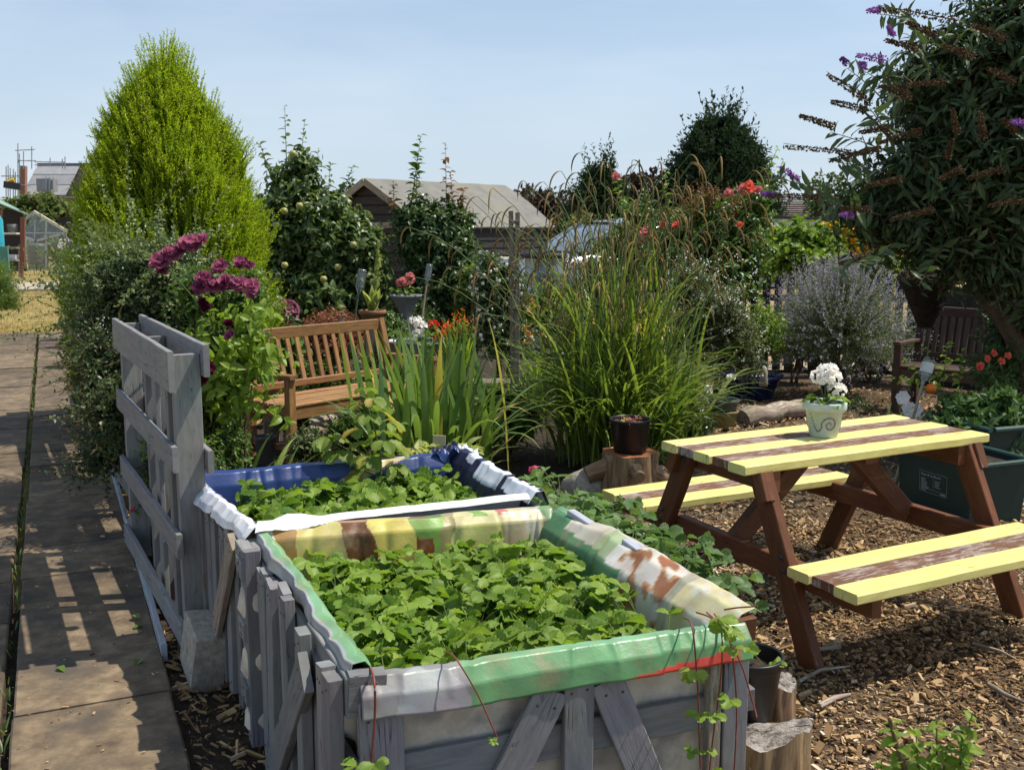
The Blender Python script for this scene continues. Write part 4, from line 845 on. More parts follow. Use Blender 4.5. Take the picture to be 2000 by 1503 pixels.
# ------------------------------------------------------------------ pot makers
def pot_profile(rt, rb, h, rim=.0, rimh=.0, wall=.006, soil=.03):
    pr = [(0, 0.001), (rb*.96, 0), (rb, .004)]
    if rim: pr += [(rt-(rt-rb)*rimh/h, h-rimh-.002), (rt+rim*.6, h-rimh), (rt+rim, h-rimh+.004), (rt+rim*1.05, h-.004), (rt+rim*.8, h)]
    else: pr += [(rt, h-.004), (rt, h)]
    return pr + [(rt-wall, h), (rt-wall-.002, h-.006), (rt-wall-(rt-rb)*soil/h, h-soil)]
def pot(name, loc, label, cat, rt, rb, h, mat, rim=0, rimh=0, group=None, soil=.03, part='pot', wob=0):
    r = empty(name, loc, label, cat, group); mb = MB(); mb.lathe(pot_profile(rt, rb, h, rim, rimh, max(.004, rt*.05), soil), loc, 36, wob=wob); mb.build(part, mat, r)
    mb = MB(); rr = rt*.93-(rt-rb)*soil/h; an = np.linspace(0, 2*np.pi, 25)
    mb.grid([[(loc[0]+rr*q*math.cos(a), loc[1]+rr*q*math.sin(a), loc[2]+h-soil+U(-.003, .004)) for q in (0.001, .35, .7, 1.0)] for a in an]); mb.build('soil', 'soil', r); return r
def leaves_round(lm, sm, c, n, spread, hgt, ls, tpl=LEAFR, tint=(.1, .9)):
    """basal round leaves on stalks (geranium and the like)"""
    for k in range(n):
        az = k*2.4+U(-.4, .4); h = U(*hgt); s = U(.25, 1)*spread; tip = Vector(c)+Vector((math.cos(az)*s, math.sin(az)*s, h))
        sm.tube([c, Vector(c).lerp(tip, .5)+Vector((0, 0, .15*h)), tip], [.0018, .0016, .0012], 4, cap=False)
        X = np.array([math.cos(az), math.sin(az), U(-.3, .3)]); lm.scatter(*tpl, np.array([tuple(tip)]), X[None], np.array([[math.cos(az)*.3, math.sin(az)*.3, 1]])+rng.normal(0, .2, (1, 3)), ls*U(.7, 1.15), U(*tint))
def geranium(r, c, leaf, heads, petal_mat, n=16, spread=.09, hgt=(.03, .09), ls=.06, headr=.035, ps=.016, nfl=26, leafmat='rose_leaf', flname='flower_head'):
    lm, sm = MB(), MB(); leaves_round(lm, sm, c, n, spread, hgt, ls)
    for (dx, dy, h) in heads: sm.tube([c, Vector(c)+Vector((dx*.5, dy*.5, h*.6)), Vector(c)+Vector((dx, dy, h))], [.0028, .0025, .002], 5, cap=False)
    lm.build('foliage', leafmat, r); sm.build('stalk_tuft', 'green_stem', r)
    for (dx, dy, h) in heads: mb = MB(); umbel(mb, Vector(c)+Vector((dx, dy, h)), headr*U(.9, 1.1), nfl, ps); mb.build(flname, petal_mat, r)
# painted pot with mosaic on the table
pb = G(1608, 850, .7415); H1 = .152; RT, RB = .088, .060
r = pot('flower_pot', pb, 'pale mint flower pot with mosaic swirl and white geranium standing on the table', 'potted flower', RT, RB, H1, 'mint_glaze', .006, .034, soil=.02)
mos = []
def onpot(a, h, s): rad = RB+(RT-RB)*h/H1+(.0068 if h > H1-.034 else .0012); return rad
mbm = {0: MB(), 1: MB(), 2: MB()}
def tessera(a, h, w, hh, k, rot=0):
    rad = RB+(RT-RB)*h/H1 + (.0075 if h > H1-.036 else .0015); c = Vector((pb.x+rad*math.cos(a), pb.y+rad*math.sin(a), pb.z+h)); n = Vector((math.cos(a), math.sin(a), -.18)).normalized(); b = Vector((-math.sin(a), math.cos(a), 0)); u = n.cross(b)
    b2 = b*math.cos(rot)+u*math.sin(rot); mbm[k].board(c-b2*w/2, c+b2*w/2, hh, .002, n, U(0, 1))
a0 = math.atan2(-pb.y, -pb.x)                            # towards the path side of the pot that faces the planters
for k in range(46): tessera(k/46*6.283, H1-.018, .0095, .0072, k % 2 if k % 7 else 2)
def swirl(ac, flip):
    for k in range(30):                                  # open spiral
        t = .5+9*(k/29)**.62; rr = .004+.0034*t; tessera(ac+flip*rr*math.cos(t)/.075, .058+rr*math.sin(t), .0066, .0056, k % 3, t+1.57)
    for k in range(14):
        t = k/13; tessera(ac-flip*(.035+.05*t)/.075, .048-.03*math.sin(t*3.1)+.055*t*t, .0068, .0056, (k+1) % 3, .6)
swirl(a0+.35, 1); swirl(a0+2.4, 1); swirl(a0-1.8, 1)
plain('tess_blue', (.12, .22, .36), .4); plain('tess_gold', (.34, .24, .10), .4); plain('tess_slate', (.13, .17, .22), .4)
for k, mname in enumerate(('tess_blue', 'tess_slate', 'tess_gold')): mbm[k].build('mosaic', mname, r)
geranium(r, pb+Vector((0, 0, H1-.02)), None, ((-.005, -.01, .115), (.025, -.02, .13), (-.03, .01, .125), (.045, -.015, .072), (.005, .0, .155)), 'white_petal', 16, .075, (.015, .055), .055, .030, .019, 22, 'vine_leaf')

# ------------------------------------------------------------------ stumps, black pots, log, block
def stump(name, base, r0, r1, h, label, rootf=None, seg=26, notch=None, topmat='cut_wood', lean=(0, 0)):
    ro = empty(name, base, label, 'tree stump'); mb = MB(); an = np.linspace(0, 2*np.pi, seg*2, endpoint=False)
    lob = 1+.06*np.sin(3*an+.5)+.045*np.sin(7*an+2)+.03*np.sin(13*an); zs = np.linspace(0, 1, 12); V = []
    for z in zs:
        rr = (r0+(r1-r0)*z**.6)*lob*(1+.02*np.sin(an*9+z*6)); V.append(np.stack([base[0]+rr*np.cos(an)+lean[0]*z, base[1]+rr*np.sin(an)+lean[1]*z, base[2]+h*z+0*an+(notch(an)*z**3 if notch else 0)], -1))
    V = np.array(V); n = len(an); i = np.arange(11)[:, None]*n; j = np.arange(n)[None, :]; j2 = (j+1) % n; F = np.stack([i+j, i+j2, i+n+j2, i+n+j], -1).reshape(-1, 4)
    uv = np.empty((11, n, 4, 2))
    for q, (di, dj) in enumerate(((0, 0), (0, 1), (1, 1), (1, 0))): uv[:, :, q, 0] = (np.arange(11)+di)[:, None]*h/11; uv[:, :, q, 1] = (np.arange(n)+dj)[None, :]*6.283*r0/n
    mb.add(V.reshape(-1, 3), F, .5, uv.reshape(-1, 2), 0, True); mb.build('bark_side', 'log_side', ro)
    mb = MB(); top = V[-1]; c = top.mean(0); P = np.array([[c+(top[k % n]-c)*q+[0, 0, .004-.006*q+U(-.003, .003)+(0.02*(1-q) if False else 0)] for q in (0.001, .3, .6, .85, .995)] for k in range(n+1)]); mb.grid(P); mb.build('cut_top', topmat, ro); return ro
sb = G(1228, 975, 0); sb.z = 0; d_ = sb.y; SH = .30
st = stump('tree_stump', (sb.x, sb.y, 0), .185, .165, SH, 'reddish sawn tree stump with side branch stubs carrying a black pot')
for p1, r0, r1 in (((-.26, -.03, .16), .06, .055), ((.03, -.26, .20), .045, .035), ((.27, -.02, .10), .05, .04)):
    mb = MB(); a = Vector((sb.x, sb.y, SH*.72)); b = Vector((sb.x+p1[0], sb.y+p1[1], p1[2])); mb.tube([a, a.lerp(b, .5)+Vector((0, 0, .02)), b], [r0*1.25, r0, r1], 12, .5); mb.build('branch_stub', 'log_side', st)
r = pot('plant_pot', (sb.x, sb.y-.01, SH+.006), 'black plastic pot with drooping pink leaves on the reddish stump', 'potted plant', .122, .098, .20, 'black_plastic', .004, .02)
lm, sm = MB(), MB(); c = Vector((sb.x, sb.y, SH+.18))
o_ = np.array([[c.x+U(-.06, .06), c.y+U(-.06, .06), c.z] for _ in range(11)]); az = np.array([3.3, 3.0, 3.6, 2.7, 3.9, 4.4, 5.0, .3, .6, 1.3, 5.6])
twigs(lm, sm, o_, np.stack([np.cos(az), np.sin(az), U(.6, 1.3, 11)], 1), U(.07, .15, 11), 7, .035, LEAF, .7, sr=.0014); lm.build('foliage', 'pink_leaf', r); sm.build('stalk_tuft', 'red_stem', r)
# split stump at the bottom with a black pot wedged in it
s2 = G(1478, 1490, .0); s2 = Vector((.635, 2.78, 0))
st2 = stump('split_stump', (.70, 2.76, 0), .150, .140, .215, 'old split stump with cracked grey top wedged beside the planter corner', topmat='old_cut', notch=lambda a: .045*np.sin(a*1+2.5)+.012*np.sin(a*5), lean=(.01, 0))
st3 = stump('split_log', (.825, 3.02, 0), .06, .055, .25, 'upright split log standing behind the black seedling pot', topmat='old_cut', notch=lambda a: .015*np.sin(a*2))
r = pot('plant_pot', (.715, 2.93, .19), 'black plastic pot of dark soil with one small seedling, on the split stump', 'potted plant', .096, .072, .19, 'black_plastic', .004, .03, soil=.045)
lm, sm = MB(), MB()
for q in range(3): trifoliate(lm, sm, Vector((.755, 2.91, .335)), U(-1, 2.4), .05, .5, .035, .6, .0012)
trifoliate(lm, sm, Vector((.67, 2.94, .335)), 2.0, .03, .7, .022, .5, .001)
lm.build('foliage', 'straw_leaf', r); sm.build('stalk_tuft', 'green_stem', r)
# breeze block
bc = Vector((-1.135, 3.60, .105)); bd = Vector((-.447, .894, .0)); mb = MB(); mb.board(bc-bd*.115-Vector((0, 0, .015)), bc+bd*.115+Vector((0, 0, .02)), .115, .205, (0.10, .05, 1), bev=.006)
o = mb.build('breeze_block', 'concrete'); tag(o, 'rough grey concrete block stood on end against the fence post', 'block', base=(bc.x, bc.y, 0))
# ------------------------------------------------------------------ upright pallets along the path
fd = Vector((-.470, .883, 0)); fn = Vector((-.883, -.470, 0)); FB = Vector((-1.20, 3.76, 0))
def pallet_fence(s0, ln, label, zt=1.20, full=True):
    o = FB+fd*s0-fn*(.14 if s0 > 1 else 0); r = empty('pallet_fence', o, label, 'fence', 'pallet fences along the path'); T = lambda s, q, z: o+fd*s+fn*q+Zv*z
    def b(name, p0, p1, w, th, n, jag=.05): mb = MB(); mb.board(p0, p1, w, th, n, jag=jag); nails(mb, p0, p1, w, th, n); mb.build(name, ['grey_paint', 'nail_rust'], r)
    for s in (.0, ln*.5, ln): b('post', T(s+.02, 0, 0), T(s+.02, 0, zt-.02), .10 if s == 0 else .09, .045, fd, .02)
    b('post', T(.09, .045, 0), T(.09, .045, zt-.14), .05, .035, fn); b('post', T(ln*.42, .02, 0), T(ln*.42, .02, zt-.05), .09, .02, fn)
    for z, w in ((zt-.075, .15), (.80, .095), (.47, .095), (.12, .095)): b('slat', T(-.05, .062, z), T(ln+.06, .062, z+U(-.01, .01)), w, .022, fn)
    for z, w in ((zt-.04, .12), (.78, .09), (.42, .09), (.1, .09)): b('slat', T(-.06, -.062, z), T(ln+.05, -.062, z), w, .022, fn)
    return r
pallet_fence(0, 1.42, 'grey painted pallet fence standing nearest, with an open front post')
pallet_fence(1.56, 1.35, 'grey pallet fence smothered by the dark trailing shrub', 1.0)
pallet_fence(3.05, 1.35, 'grey pallet fence under the roses beside the golden conifer', 1.0)
pallet_fence(4.55, 1.35, 'farthest grey pallet fence, behind the hanging branches', 1.0)
a, b = G(322, 1293, 0), G(213, 905, 0); mb = MB(); mb.board(Vector((a.x, a.y, .04)), Vector((b.x, b.y, .04)), .07, .022, (-.91, -.41, 0)); tag(mb.build('edging_board', 'white_grey_paint'), 'long pale edging board along the right side of the path', 'edging board', base=(a.x, a.y, 0))

# ------------------------------------------------------------------ golden conifer
def conifer(base, h, rad, label, matn, nspray, needs, ls, name='conifer', seed=0, taper=.55, upness=1.2, spr=.28, group=None, trunk=True, prof=None, core=.45, wid=.35):
    r = empty(name, base, label, 'conifer', group); base = Vector(base); lm, sm = MB(), MB()
    prof = prof or (lambda t: (min(1, t/.12)**.6)*max(0, 1-t)**taper*(1.12-.12*t))
    t = 1-(1-U(0.0, 1, nspray))**.75; ph = U(0, 6.28, nspray); lob = 1+.10*np.sin(5*ph+t*9)+.08*np.sin(9*ph-t*17+1)+.06*np.sin(3*ph+t*25)
    pr = np.array([prof(x) for x in t])*rad; dep = U(core, 1, nspray)**.6; R = pr*lob*dep
    P = np.stack([base.x+R*np.cos(ph), base.y+R*np.sin(ph), base.z+h*t*.95], 1)
    d = np.stack([np.cos(ph)*.75, np.sin(ph)*.75, np.full(nspray, upness)*U(.6, 1.3, nspray)], 1)+rng.normal(0, .22, (nspray, 3))
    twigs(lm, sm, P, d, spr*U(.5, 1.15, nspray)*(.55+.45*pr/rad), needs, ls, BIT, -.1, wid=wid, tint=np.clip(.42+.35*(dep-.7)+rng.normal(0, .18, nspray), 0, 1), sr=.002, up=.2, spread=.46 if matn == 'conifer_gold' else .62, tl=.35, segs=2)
    # a few leader shoots break the outline
    n = max(10, nspray//40); t = U(.45, 1, n); ph = U(0, 6.28, n); pr = np.array([prof(x) for x in t])*rad*.95
    P = np.stack([base.x+pr*np.cos(ph), base.y+pr*np.sin(ph), base.z+h*t*.97], 1)
    twigs(lm, sm, P, np.stack([np.cos(ph)*.3, np.sin(ph)*.3, np.ones(n)], 1), spr*U(.8, 1.5, n), int(needs*1.3), ls, BIT, 0, wid=wid, tint=.75, sr=.003, up=.2, spread=.55, segs=2)
    lm.build('crown', matn, r); 
    sm.tube([base+Vector((0, 0, h*q)) for q in np.linspace(0, .92, 8)], np.linspace(max(.05, rad*.08), .01, 8), 8, .5)
    sm.build('trunk', 'trunk_bark', r); return r
gb = Vector((-2.80, 8.55, -.02))
conifer(gb, 3.02, .70, 'tall golden green feathery conifer beside the path', 'conifer_gold', 25000, 26, .034, 'golden_conifer', upness=1.15, spr=.22, core=.45, wid=.30,
        prof=lambda t: (.86+.14*min(1, t/.2))*max(0, 1-max(0, (t-.22)/.78)**2.7)**.8*(1-.12*max(0, t-.6)) if t < 1 else 0)
# ------------------------------------------------------------------ far trees
def far_tree(base, h, rad, label, matn, n=2600, ls=.30, name='tree', cat='tree', E=None, tpl=LEAF, group=None):
    r = empty(name, base, label, cat, group); b = Vector(base); lm, sm = MB(), MB()
    E = E or [(b+Vector((U(-.5, .5)*rad, U(-.4, .4)*rad, h*U(.42, .8))), (rad*U(.4, .62), rad*U(.4, .62), h*U(.16, .26))) for _ in range(11)]
    P, Nn = in_ellipsoids(E, n, .45); lm.scatter(*tpl, P, Nn+rng.normal(0, .6, (n, 3)), np.tile([0, 0, 1.0], (n, 1))+rng.normal(0, .5, (n, 3)), ls*U(.5, 1.2, n), U(0, 1, n)); lm.build('crown', matn, r)
    sm.tube([b, b+Vector((.02*h, 0, h*.3)), b+Vector((0, 0, h*.7))], [rad*.09, rad*.07, rad*.02], 8, .5)
    for k in range(5): a = U(0, 6.28); sm.tube([b+Vector((0, 0, h*.3)), b+Vector((rad*.5*math.cos(a), rad*.5*math.sin(a), h*U(.5, .75)))], [rad*.05, rad*.01], 6, .5, cap=False)
    sm.build('trunk', 'trunk_bark', r); return r
p = D(1400, 445, 40); conifer((p.x, p.y, -.1), 5.85, 1.75, 'large dark evergreen tree rising above the rose bushes', 'conifer_dark', 3600, 13, .26, 'evergreen_tree', spr=1.15, taper=.8, upness=.5, core=.4, wid=.42, prof=lambda t: (1-max(0, (t-.15)/.85)**2.3)**.9*(.85+.15*min(1, t/.3)))
p = D(1172, 445, 38); conifer((p.x, p.y, -.1), 3.85, 1.15, 'smaller dark spiky evergreen tree right of the barn roof', 'conifer_dark', 1900, 12, .21, 'evergreen_tree', spr=1.0, taper=.7, upness=.55, core=.35, wid=.42, prof=lambda t: (1-max(0, (t-.1)/.9)**1.6)**.9)
p = D(1068, 445, 44); far_tree((p.x, p.y, -.1), 3.6, 1.5, 'dark copper leaved tree behind the barn corner', 'copper_leaf', 2400, .26)
p = D(1262, 445, 46); far_tree((p.x, p.y, -.1), 4.3, 1.7, 'dark copper leaved tree between the two evergreens', 'copper_leaf', 2600, .28)
p = D(690, 445, 60); far_tree((p.x, p.y, -.1), 4.2, 1.2, 'small distant tree just left of the barn gable', 'far_leaf', 900, .4)
p = D(1640, 445, 42); far_tree((p.x, p.y, -.1), 4.2, 1.7, 'pale green distant tree behind the buddleia edge', 'far_leaf', 2000, .26)
for k, (px, pw, top, d) in enumerate(((1110, 70, 418, 30), (1200, 80, 432, 32), (1330, 90, 405, 30), (1450, 90, 412, 28))):
    c = D(px, 445, d); hh = 1.64+(445-top)/FPX*d; far_tree((c.x, c.y, -.05), hh*1.06, pw*mpp(d), ['grey green shrub beside the parked car', 'yellowish shrub above the car windscreen', 'bushy green shrub below the big evergreen', 'leafy green shrub behind the red rose'][k], 'hedge_leaf', 1700, .13, 'shrub', 'shrub',
        E=[(c+Vector((U(-.8, .8)*pw*mpp(d), U(-.3, .3), -1.64+hh*U(.3, .75))), (pw*mpp(d)*.5, .5, hh*.3)) for _ in range(8)])
# long far hedge closing the view
mb = MB(); n = 16000; x = U(-60, 75, n); y = 62+U(-2, 2, n); top = 2.7+.9*np.sin(x*.21)+.6*np.sin(x*.53+1)+.35*np.sin(x*1.7); z = top*U(0, 1, n)**.7
mb.scatter(*LEAF, np.stack([x, y, z], 1), rng.normal(0, 1, (n, 3)), rng.normal(0, .5, (n, 3))+[0, -.4, .8], U(.3, .8, n), U(0, 1, n)); stuff(mb.build('far_hedge', 'far_leaf'), 'far line of trees and hedges along the edge of the plots', 'hedge')
# ------------------------------------------------------------------ apple tree, climbing rose
def bush(name, base, label, cat, E, nt, leafn, ls, tpl, matn, ln=(.25, .5), group=None, droop=.25, sr=.0025, upb=.5, shell=.25, stems=6, stem_r=.014, sm_mat='brown_stem', tint=None, spread=.9, pair=False, flowers=None, up=.5, wid=None, fromc=.35):
    """shrub: leafy twigs growing outwards through a set of ellipsoids, on a few main stems"""
    r = empty(name, base, label, cat, group); b = Vector(base); lm, sm = MB(), MB()
    P, Nn = in_ellipsoids(E, nt, shell); L_ = U(ln[0], ln[1], nt); d = nrm(Nn*.8+np.array([0, 0, upb])+rng.normal(0, .3, (nt, 3)))
    o = P-d*(L_*.75)[:, None]
    tips = twigs(lm, sm, o, d, L_, leafn, ls, tpl, droop, wid=wid, tint=tint if tint is not None else np.clip(rng.normal(.45, .2, nt), 0, 1), sr=sr, spread=spread, pair=pair, up=up, segs=3)
    for k in range(stems):
        c, rr = E[k % len(E)]; a = U(0, 6.28); q = Vector(c)+Vector((math.cos(a)*rr[0]*.4, math.sin(a)*rr[1]*.4, rr[2]*U(.2, .7)))
        s0 = b+Vector((math.cos(a)*.05, math.sin(a)*.05, 0)); m_ = s0.lerp(q, .5)+Vector((U(-.06, .06), U(-.06, .06), .05)); sm.tube([s0, s0.lerp(m_, .5)+Vector((U(-.02, .02),)*3), m_, q], [stem_r, stem_r*.85, stem_r*.65, stem_r*.25], 6, .5, cap=False)
    lm.build('foliage', matn, r); sm.build('stem_cluster', sm_mat, r); return r, tips
def ell(px, py, d, rx, rz, ry=None): # ellipsoid given by its place and half-size in photo pixels at distance d
    return (D(px, py, d), (rx*mpp(d), (ry if ry else rx)*mpp(d), rz*mpp(d)))
def gz(px, d): p = D(px, 445, d); return Vector((p.x, p.y, 0))
def tall_shoots(r, lst, d, ls, tpl, matn, leafn=16, name='leader_shoot', sm_mat='brown_stem', pair=False, spread=.9, up=.3):
    for (x0, y0, x1, y1) in lst:
        a, b = D(x0, y0, d), D(x1, y1, d); lm, sm = MB(), MB(); twigs(lm, sm, np.array([tuple(a)]), np.array([tuple(b-a)]), (b-a).length, leafn, ls, tpl, U(-.05, .05), sr=.006, spread=spread, pair=pair, up=up, segs=6, tint=.6); lm.build(name, matn, r); sm.build('shoot_stem', sm_mat, r)
ad = 11.0
r, _ = bush('apple_tree', gz(600, ad), 'dark leaved apple tree with upright shoots standing left of the barn', 'apple tree', [ell(575, 420, ad, 70, 85), ell(640, 455, ad, 85, 90), ell(540, 480, ad, 55, 110), ell(610, 560, ad, 110, 80), ell(700, 470, ad, 60, 60), ell(580, 340, ad, 48, 55), ell(720, 530, ad, 50, 60), ell(560, 600, ad, 60, 60), ell(640, 630, ad, 80, 60), ell(700, 600, ad, 50, 60)], 1900, 11, .098, LEAFB, 'apple_leaf', (.25, .5), stems=7, stem_r=.028, sm_mat='trunk_bark', shell=.3)
tall_shoots(r, ((560, 330, 556, 212), (585, 340, 595, 232), (530, 350, 508, 280), (640, 400, 645, 322), (665, 390, 690, 322), (615, 380, 622, 290)), ad, .095, LEAFB, 'apple_leaf', 15)
for x, y in ((556, 518), (660, 522), (690, 478), (572, 300), (632, 545), (540, 440), (555, 412), (585, 402)):
    mb = MB(); mb.lathe([(.001, -.034), (.02, -.03), (.035, -.008), (.034, .014), (.02, .031), (.006, .027), (.001, .022)], D(x, y, ad-.75), 14); mb.build('apple', 'apple_skin', r)
cd_ = 11.2
r, _ = bush('climbing_rose', gz(840, cd_), 'dark glossy climbing rose with two tall shoots in front of the barn', 'climbing rose', [ell(840, 480, cd_, 62, 90), ell(880, 450, cd_, 50, 70), ell(815, 430, cd_, 45, 60), ell(850, 560, cd_, 75, 60), ell(895, 530, cd_, 55, 80), ell(840, 620, cd_, 80, 60), ell(905, 610, cd_, 50, 60)], 1500, 11, .085, LEAFB, 'dark_leaf', (.2, .45), stems=5, sm_mat='brown_stem', shell=.3)
tall_shoots(r, ((800, 420, 822, 262), (812, 400, 815, 300)), cd_, .10, LEAFB, 'rose_leaf', 26, spread=.8)
tall_shoots(r, ((872, 430, 870, 278), (885, 420, 880, 330), (770, 425, 768, 360), (900, 420, 905, 370)), cd_, .085, LEAFB, 'bronze_leaf', 20)
# ------------------------------------------------------------------ left side: dark straggly shrub and old roses
sd = 6.3
r, _ = bush('trailing_shrub', gz(262, sd), 'straggly small leaved shrub spilling over the grey fence and the path', 'shrub', [ell(270, 560, sd, 110, 95), ell(330, 520, sd, 80, 70), ell(230, 640, sd, 75, 90), ell(330, 600, sd, 90, 70), ell(215, 760, 5.9, 45, 90), ell(200, 860, 5.6, 40, 60), ell(265, 690, 5.7, 40, 70), ell(195, 690, 5.7, 45, 80), ell(215, 780, 5.3, 45, 80)], 2700, 22, .030, LEAFR, 'small_leaf_dark', (.25, .55), droop=.35, sr=.0022, stems=9, stem_r=.012, upb=.3, shell=.15, wid=.8)
n = 150; P = []; dd = []
for k in range(n):
    q = D(U(190, 380), U(480, 640), sd+U(-.3, .3)); P.append(tuple(q)); a = U(0, 6.28); dd.append((math.cos(a)-.35, .5*math.sin(a)-.2, U(-.2, 1.1)))
lm, sm = MB(), MB(); twigs(lm, sm, P, dd, U(.35, .8, n), 30, .032, LEAFR, U(.0, .45, n), sr=.003, wid=.8, tint=.75, spread=.95); lm.build('long_shoot_foliage', 'small_leaf', r); sm.build('long_shoots', 'green_stem', r)
lm, sm = MB(), MB(); P = [D(x, y, sd-.1) for x, y in ((295, 540), (300, 520), (330, 500), (240, 560), (210, 560), (200, 600), (190, 640), (180, 640), (300, 700), (380, 560), (395, 600), (230, 640), (220, 720), (250, 680))]
Q = [D(x, y, sd-.4) for x, y in ((245, 375), (315, 395), (300, 430), (150, 412), (160, 520), (75, 480), (70, 540), (110, 640), (150, 900), (395, 440), (420, 520), (90, 730), (160, 830), (290, 860))]
lens = [(b-a).length for a, b in zip(P, Q)]
twigs(lm, sm, [tuple(p) for p in P], [tuple(b-a+Vector((0, 0, .15*l))) for a, b, l in zip(P, Q, lens)], np.array(lens)*1.03, 46, .036, LEAFR, .15, sr=.004, wid=.75, tint=.75, spread=.95); lm.build('long_shoot_foliage', 'small_leaf', r); sm.build('long_shoots', 'green_stem', r)
# white flowers hanging in the shade
lm, sm = MB(), MB()
twigs(lm, sm, [tuple(D(U(185, 210), U(610, 790), 5.75)) for _ in range(16)], rng.normal(0, .4, (16, 3))-[0, 0, .6], .12, 7, .012, PETAL, .2, sr=.001); lm.build('blossom_cluster', 'white_petal', r)['kind'] = 'stuff'
# old rose with purple clusters
rd = 5.3
r, _ = bush('rose_bush', gz(430, rd), 'tall rose bush with fading purple blooms behind the fence post', 'rose bush', [ell(400, 560, rd, 60, 60), ell(450, 640, rd, 75, 80), ell(420, 740, rd, 60, 100), ell(500, 680, rd, 35, 70), ell(440, 860, rd, 50, 50), ell(480, 560, rd, 40, 40)], 520, 11, .045, LEAFB, 'rose_leaf', (.15, .35), droop=.25, sr=.0022, stems=9, stem_r=.009, shell=.1)
lm, sm = MB(), MB(); twigs(lm, sm, [tuple(D(U(400, 520), U(600, 800), rd-.25)) for _ in range(70)], rng.normal(0, .6, (70, 3))+[0.2, -.3, .3], U(.1, .25, 70), 7, .07, LEAFB, .3, sr=.0016, tint=.75); lm.build('young_foliage', 'vine_leaf', r); sm.build('young_shoots', 'green_stem', r)
for (x, y, rr, m_) in ((313, 515, 22, 0), (340, 498, 20, 0), (372, 478, 24, 0), (395, 472, 18, 0), (328, 495, 16, 0), (318, 530, 14, 0), (352, 488, 16, 0), (398, 545, 20, 0), (430, 525, 20, 0), (392, 562, 20, 0), (415, 558, 20, 0), (442, 553, 20, 0), (468, 556, 20, 0), (492, 560, 20, 0), (498, 572, 18, 0), (470, 515, 16, 0), (487, 520, 12, 0), (400, 600, 13, 1), (395, 590, 10, 1), (450, 655, 14, 0), (447, 632, 11, 1), (405, 720, 18, 1), (395, 742, 13, 1)):
    mb = MB(); dq = rd-.45 if y > 540 else rd-.35; dq = 4.1 if y > 700 else dq; c = D(x, y, dq); bloom(mb, c, rr*mpp(dq)*.95, 24, (U(-.5, .5), -.7, .6), lo=U(-.1, .35), hi=U(.8, 1.15)); mb.build('rose_bloom', 'purple_petal' if m_ == 0 else 'dark_rose_petal', r)
mb = MB()
for (x0, y0, x1, y1) in ((430, 640, 360, 480), (440, 640, 430, 530), (470, 650, 480, 520), (460, 640, 495, 565), (420, 700, 405, 600), (420, 650, 325, 520)): mb.tube([D(x0, y0, rd), D((x0+x1)/2+8, (y0+y1)/2, rd-.2), D(x1, y1, rd-.36)], [.005, .004, .003], 5, cap=False)
mb.build('flower_stems', 'green_stem', r)
mb = MB(); bloom(mb, G(262, 995, .28), .022, 16, (-.6, -.4, .5)); tag(mb.build('rose_bloom', 'magenta_petal'), 'single crimson rose bud poking through the fence slats', 'rose', base=G(262, 995, .28))
# pale strap leaves and daylily at the foot of the rose
def strap(name, base, n, ln, lean, droop, w, matn, label, cat, spread=.05, segs=9, group=None, tint=None, part='leaf_clump', fold=.35):
    r = empty(name, base, label, cat, group); b = np.array(base)+np.stack([rng.normal(0, spread, n), rng.normal(0, spread, n), np.zeros(n)], 1); mb = MB()
    mb.ribbons(b, U(0, 6.28, n), U(*ln, n), U(*lean, n), U(*droop, n), U(*w, n), segs, tint, fold=fold, twist=rng.normal(0, .5, n)); mb.build(part, matn, r); return r
strap('day_lily', gz(490, 5.6), 46, (.35, .62), (.1, .7), (.6, 2.0), (.018, .034), 'iris_leaf', 'small arching day lily clump left of the blue lined box', 'lily')
for k, (x, y, a) in enumerate(((420, 790, .4), (470, 800, 0), (440, 760, -.3))): pass
bush('fence_undergrowth', gz(400, 4.9), 'tangled green undergrowth behind the nearest grey fence', 'plants', [ell(395, 900, 4.75, 40, 80), ell(350, 800, 5.1, 40, 110), ell(320, 900, 5.0, 40, 80), ell(430, 840, 5.2, 40, 70), ell(360, 1000, 4.7, 40, 60), ell(335, 760, 4.9, 30, 60)], 560, 13, .034, LEAF, 'rose_leaf', (.12, .3), stems=6, shell=.1)
# ------------------------------------------------------------------ iris clump and pendulous sedge
ib = gz(830, 6.5)
r = strap('iris_clump', ib, 95, (.62, 1.12), (.0, .34), (-.05, .55), (.034, .058), 'iris_leaf', 'big clump of broad sword shaped iris leaves behind the blue lined box', 'iris', .20, fold=.2)
mb = MB(); n = 42; a = U(0, 6.28, n); mb.ribbons(np.array(ib)+np.stack([.25*np.cos(a), .22*np.sin(a), 0*a], 1), a+U(-.4, .4, n), U(.65, 1.05, n), U(.15, .55, n), U(1.0, 2.3, n), U(.030, .046, n), 10, np.clip(U(.3, 1.08, n), 0, 1), fold=.2); mb.build('bent_leaves', 'iris_leaf', r)
mb = MB(); n = 16; a = U(0, 6.28, n); mb.ribbons(np.array(ib)+np.stack([.25*np.cos(a), .22*np.sin(a), 0*a], 1), a, U(.35, .6, n), U(.3, .9, n), U(.2, 1.3, n), U(.03, .045, n), 6, U(.5, 1, n)); mb.build('low_leaves', 'hosta_leaf', r)
qb = gz(1215, 7.3)
r = empty('pendulous_sedge', qb, 'huge clump of arching sedge with tall drooping seed spikes in the middle of the garden', 'sedge')
def sedgebase(n, s): return np.array(qb)+np.stack([rng.normal(0, s*.8, n), rng.normal(0, s*.7, n), np.zeros(n)], 1)
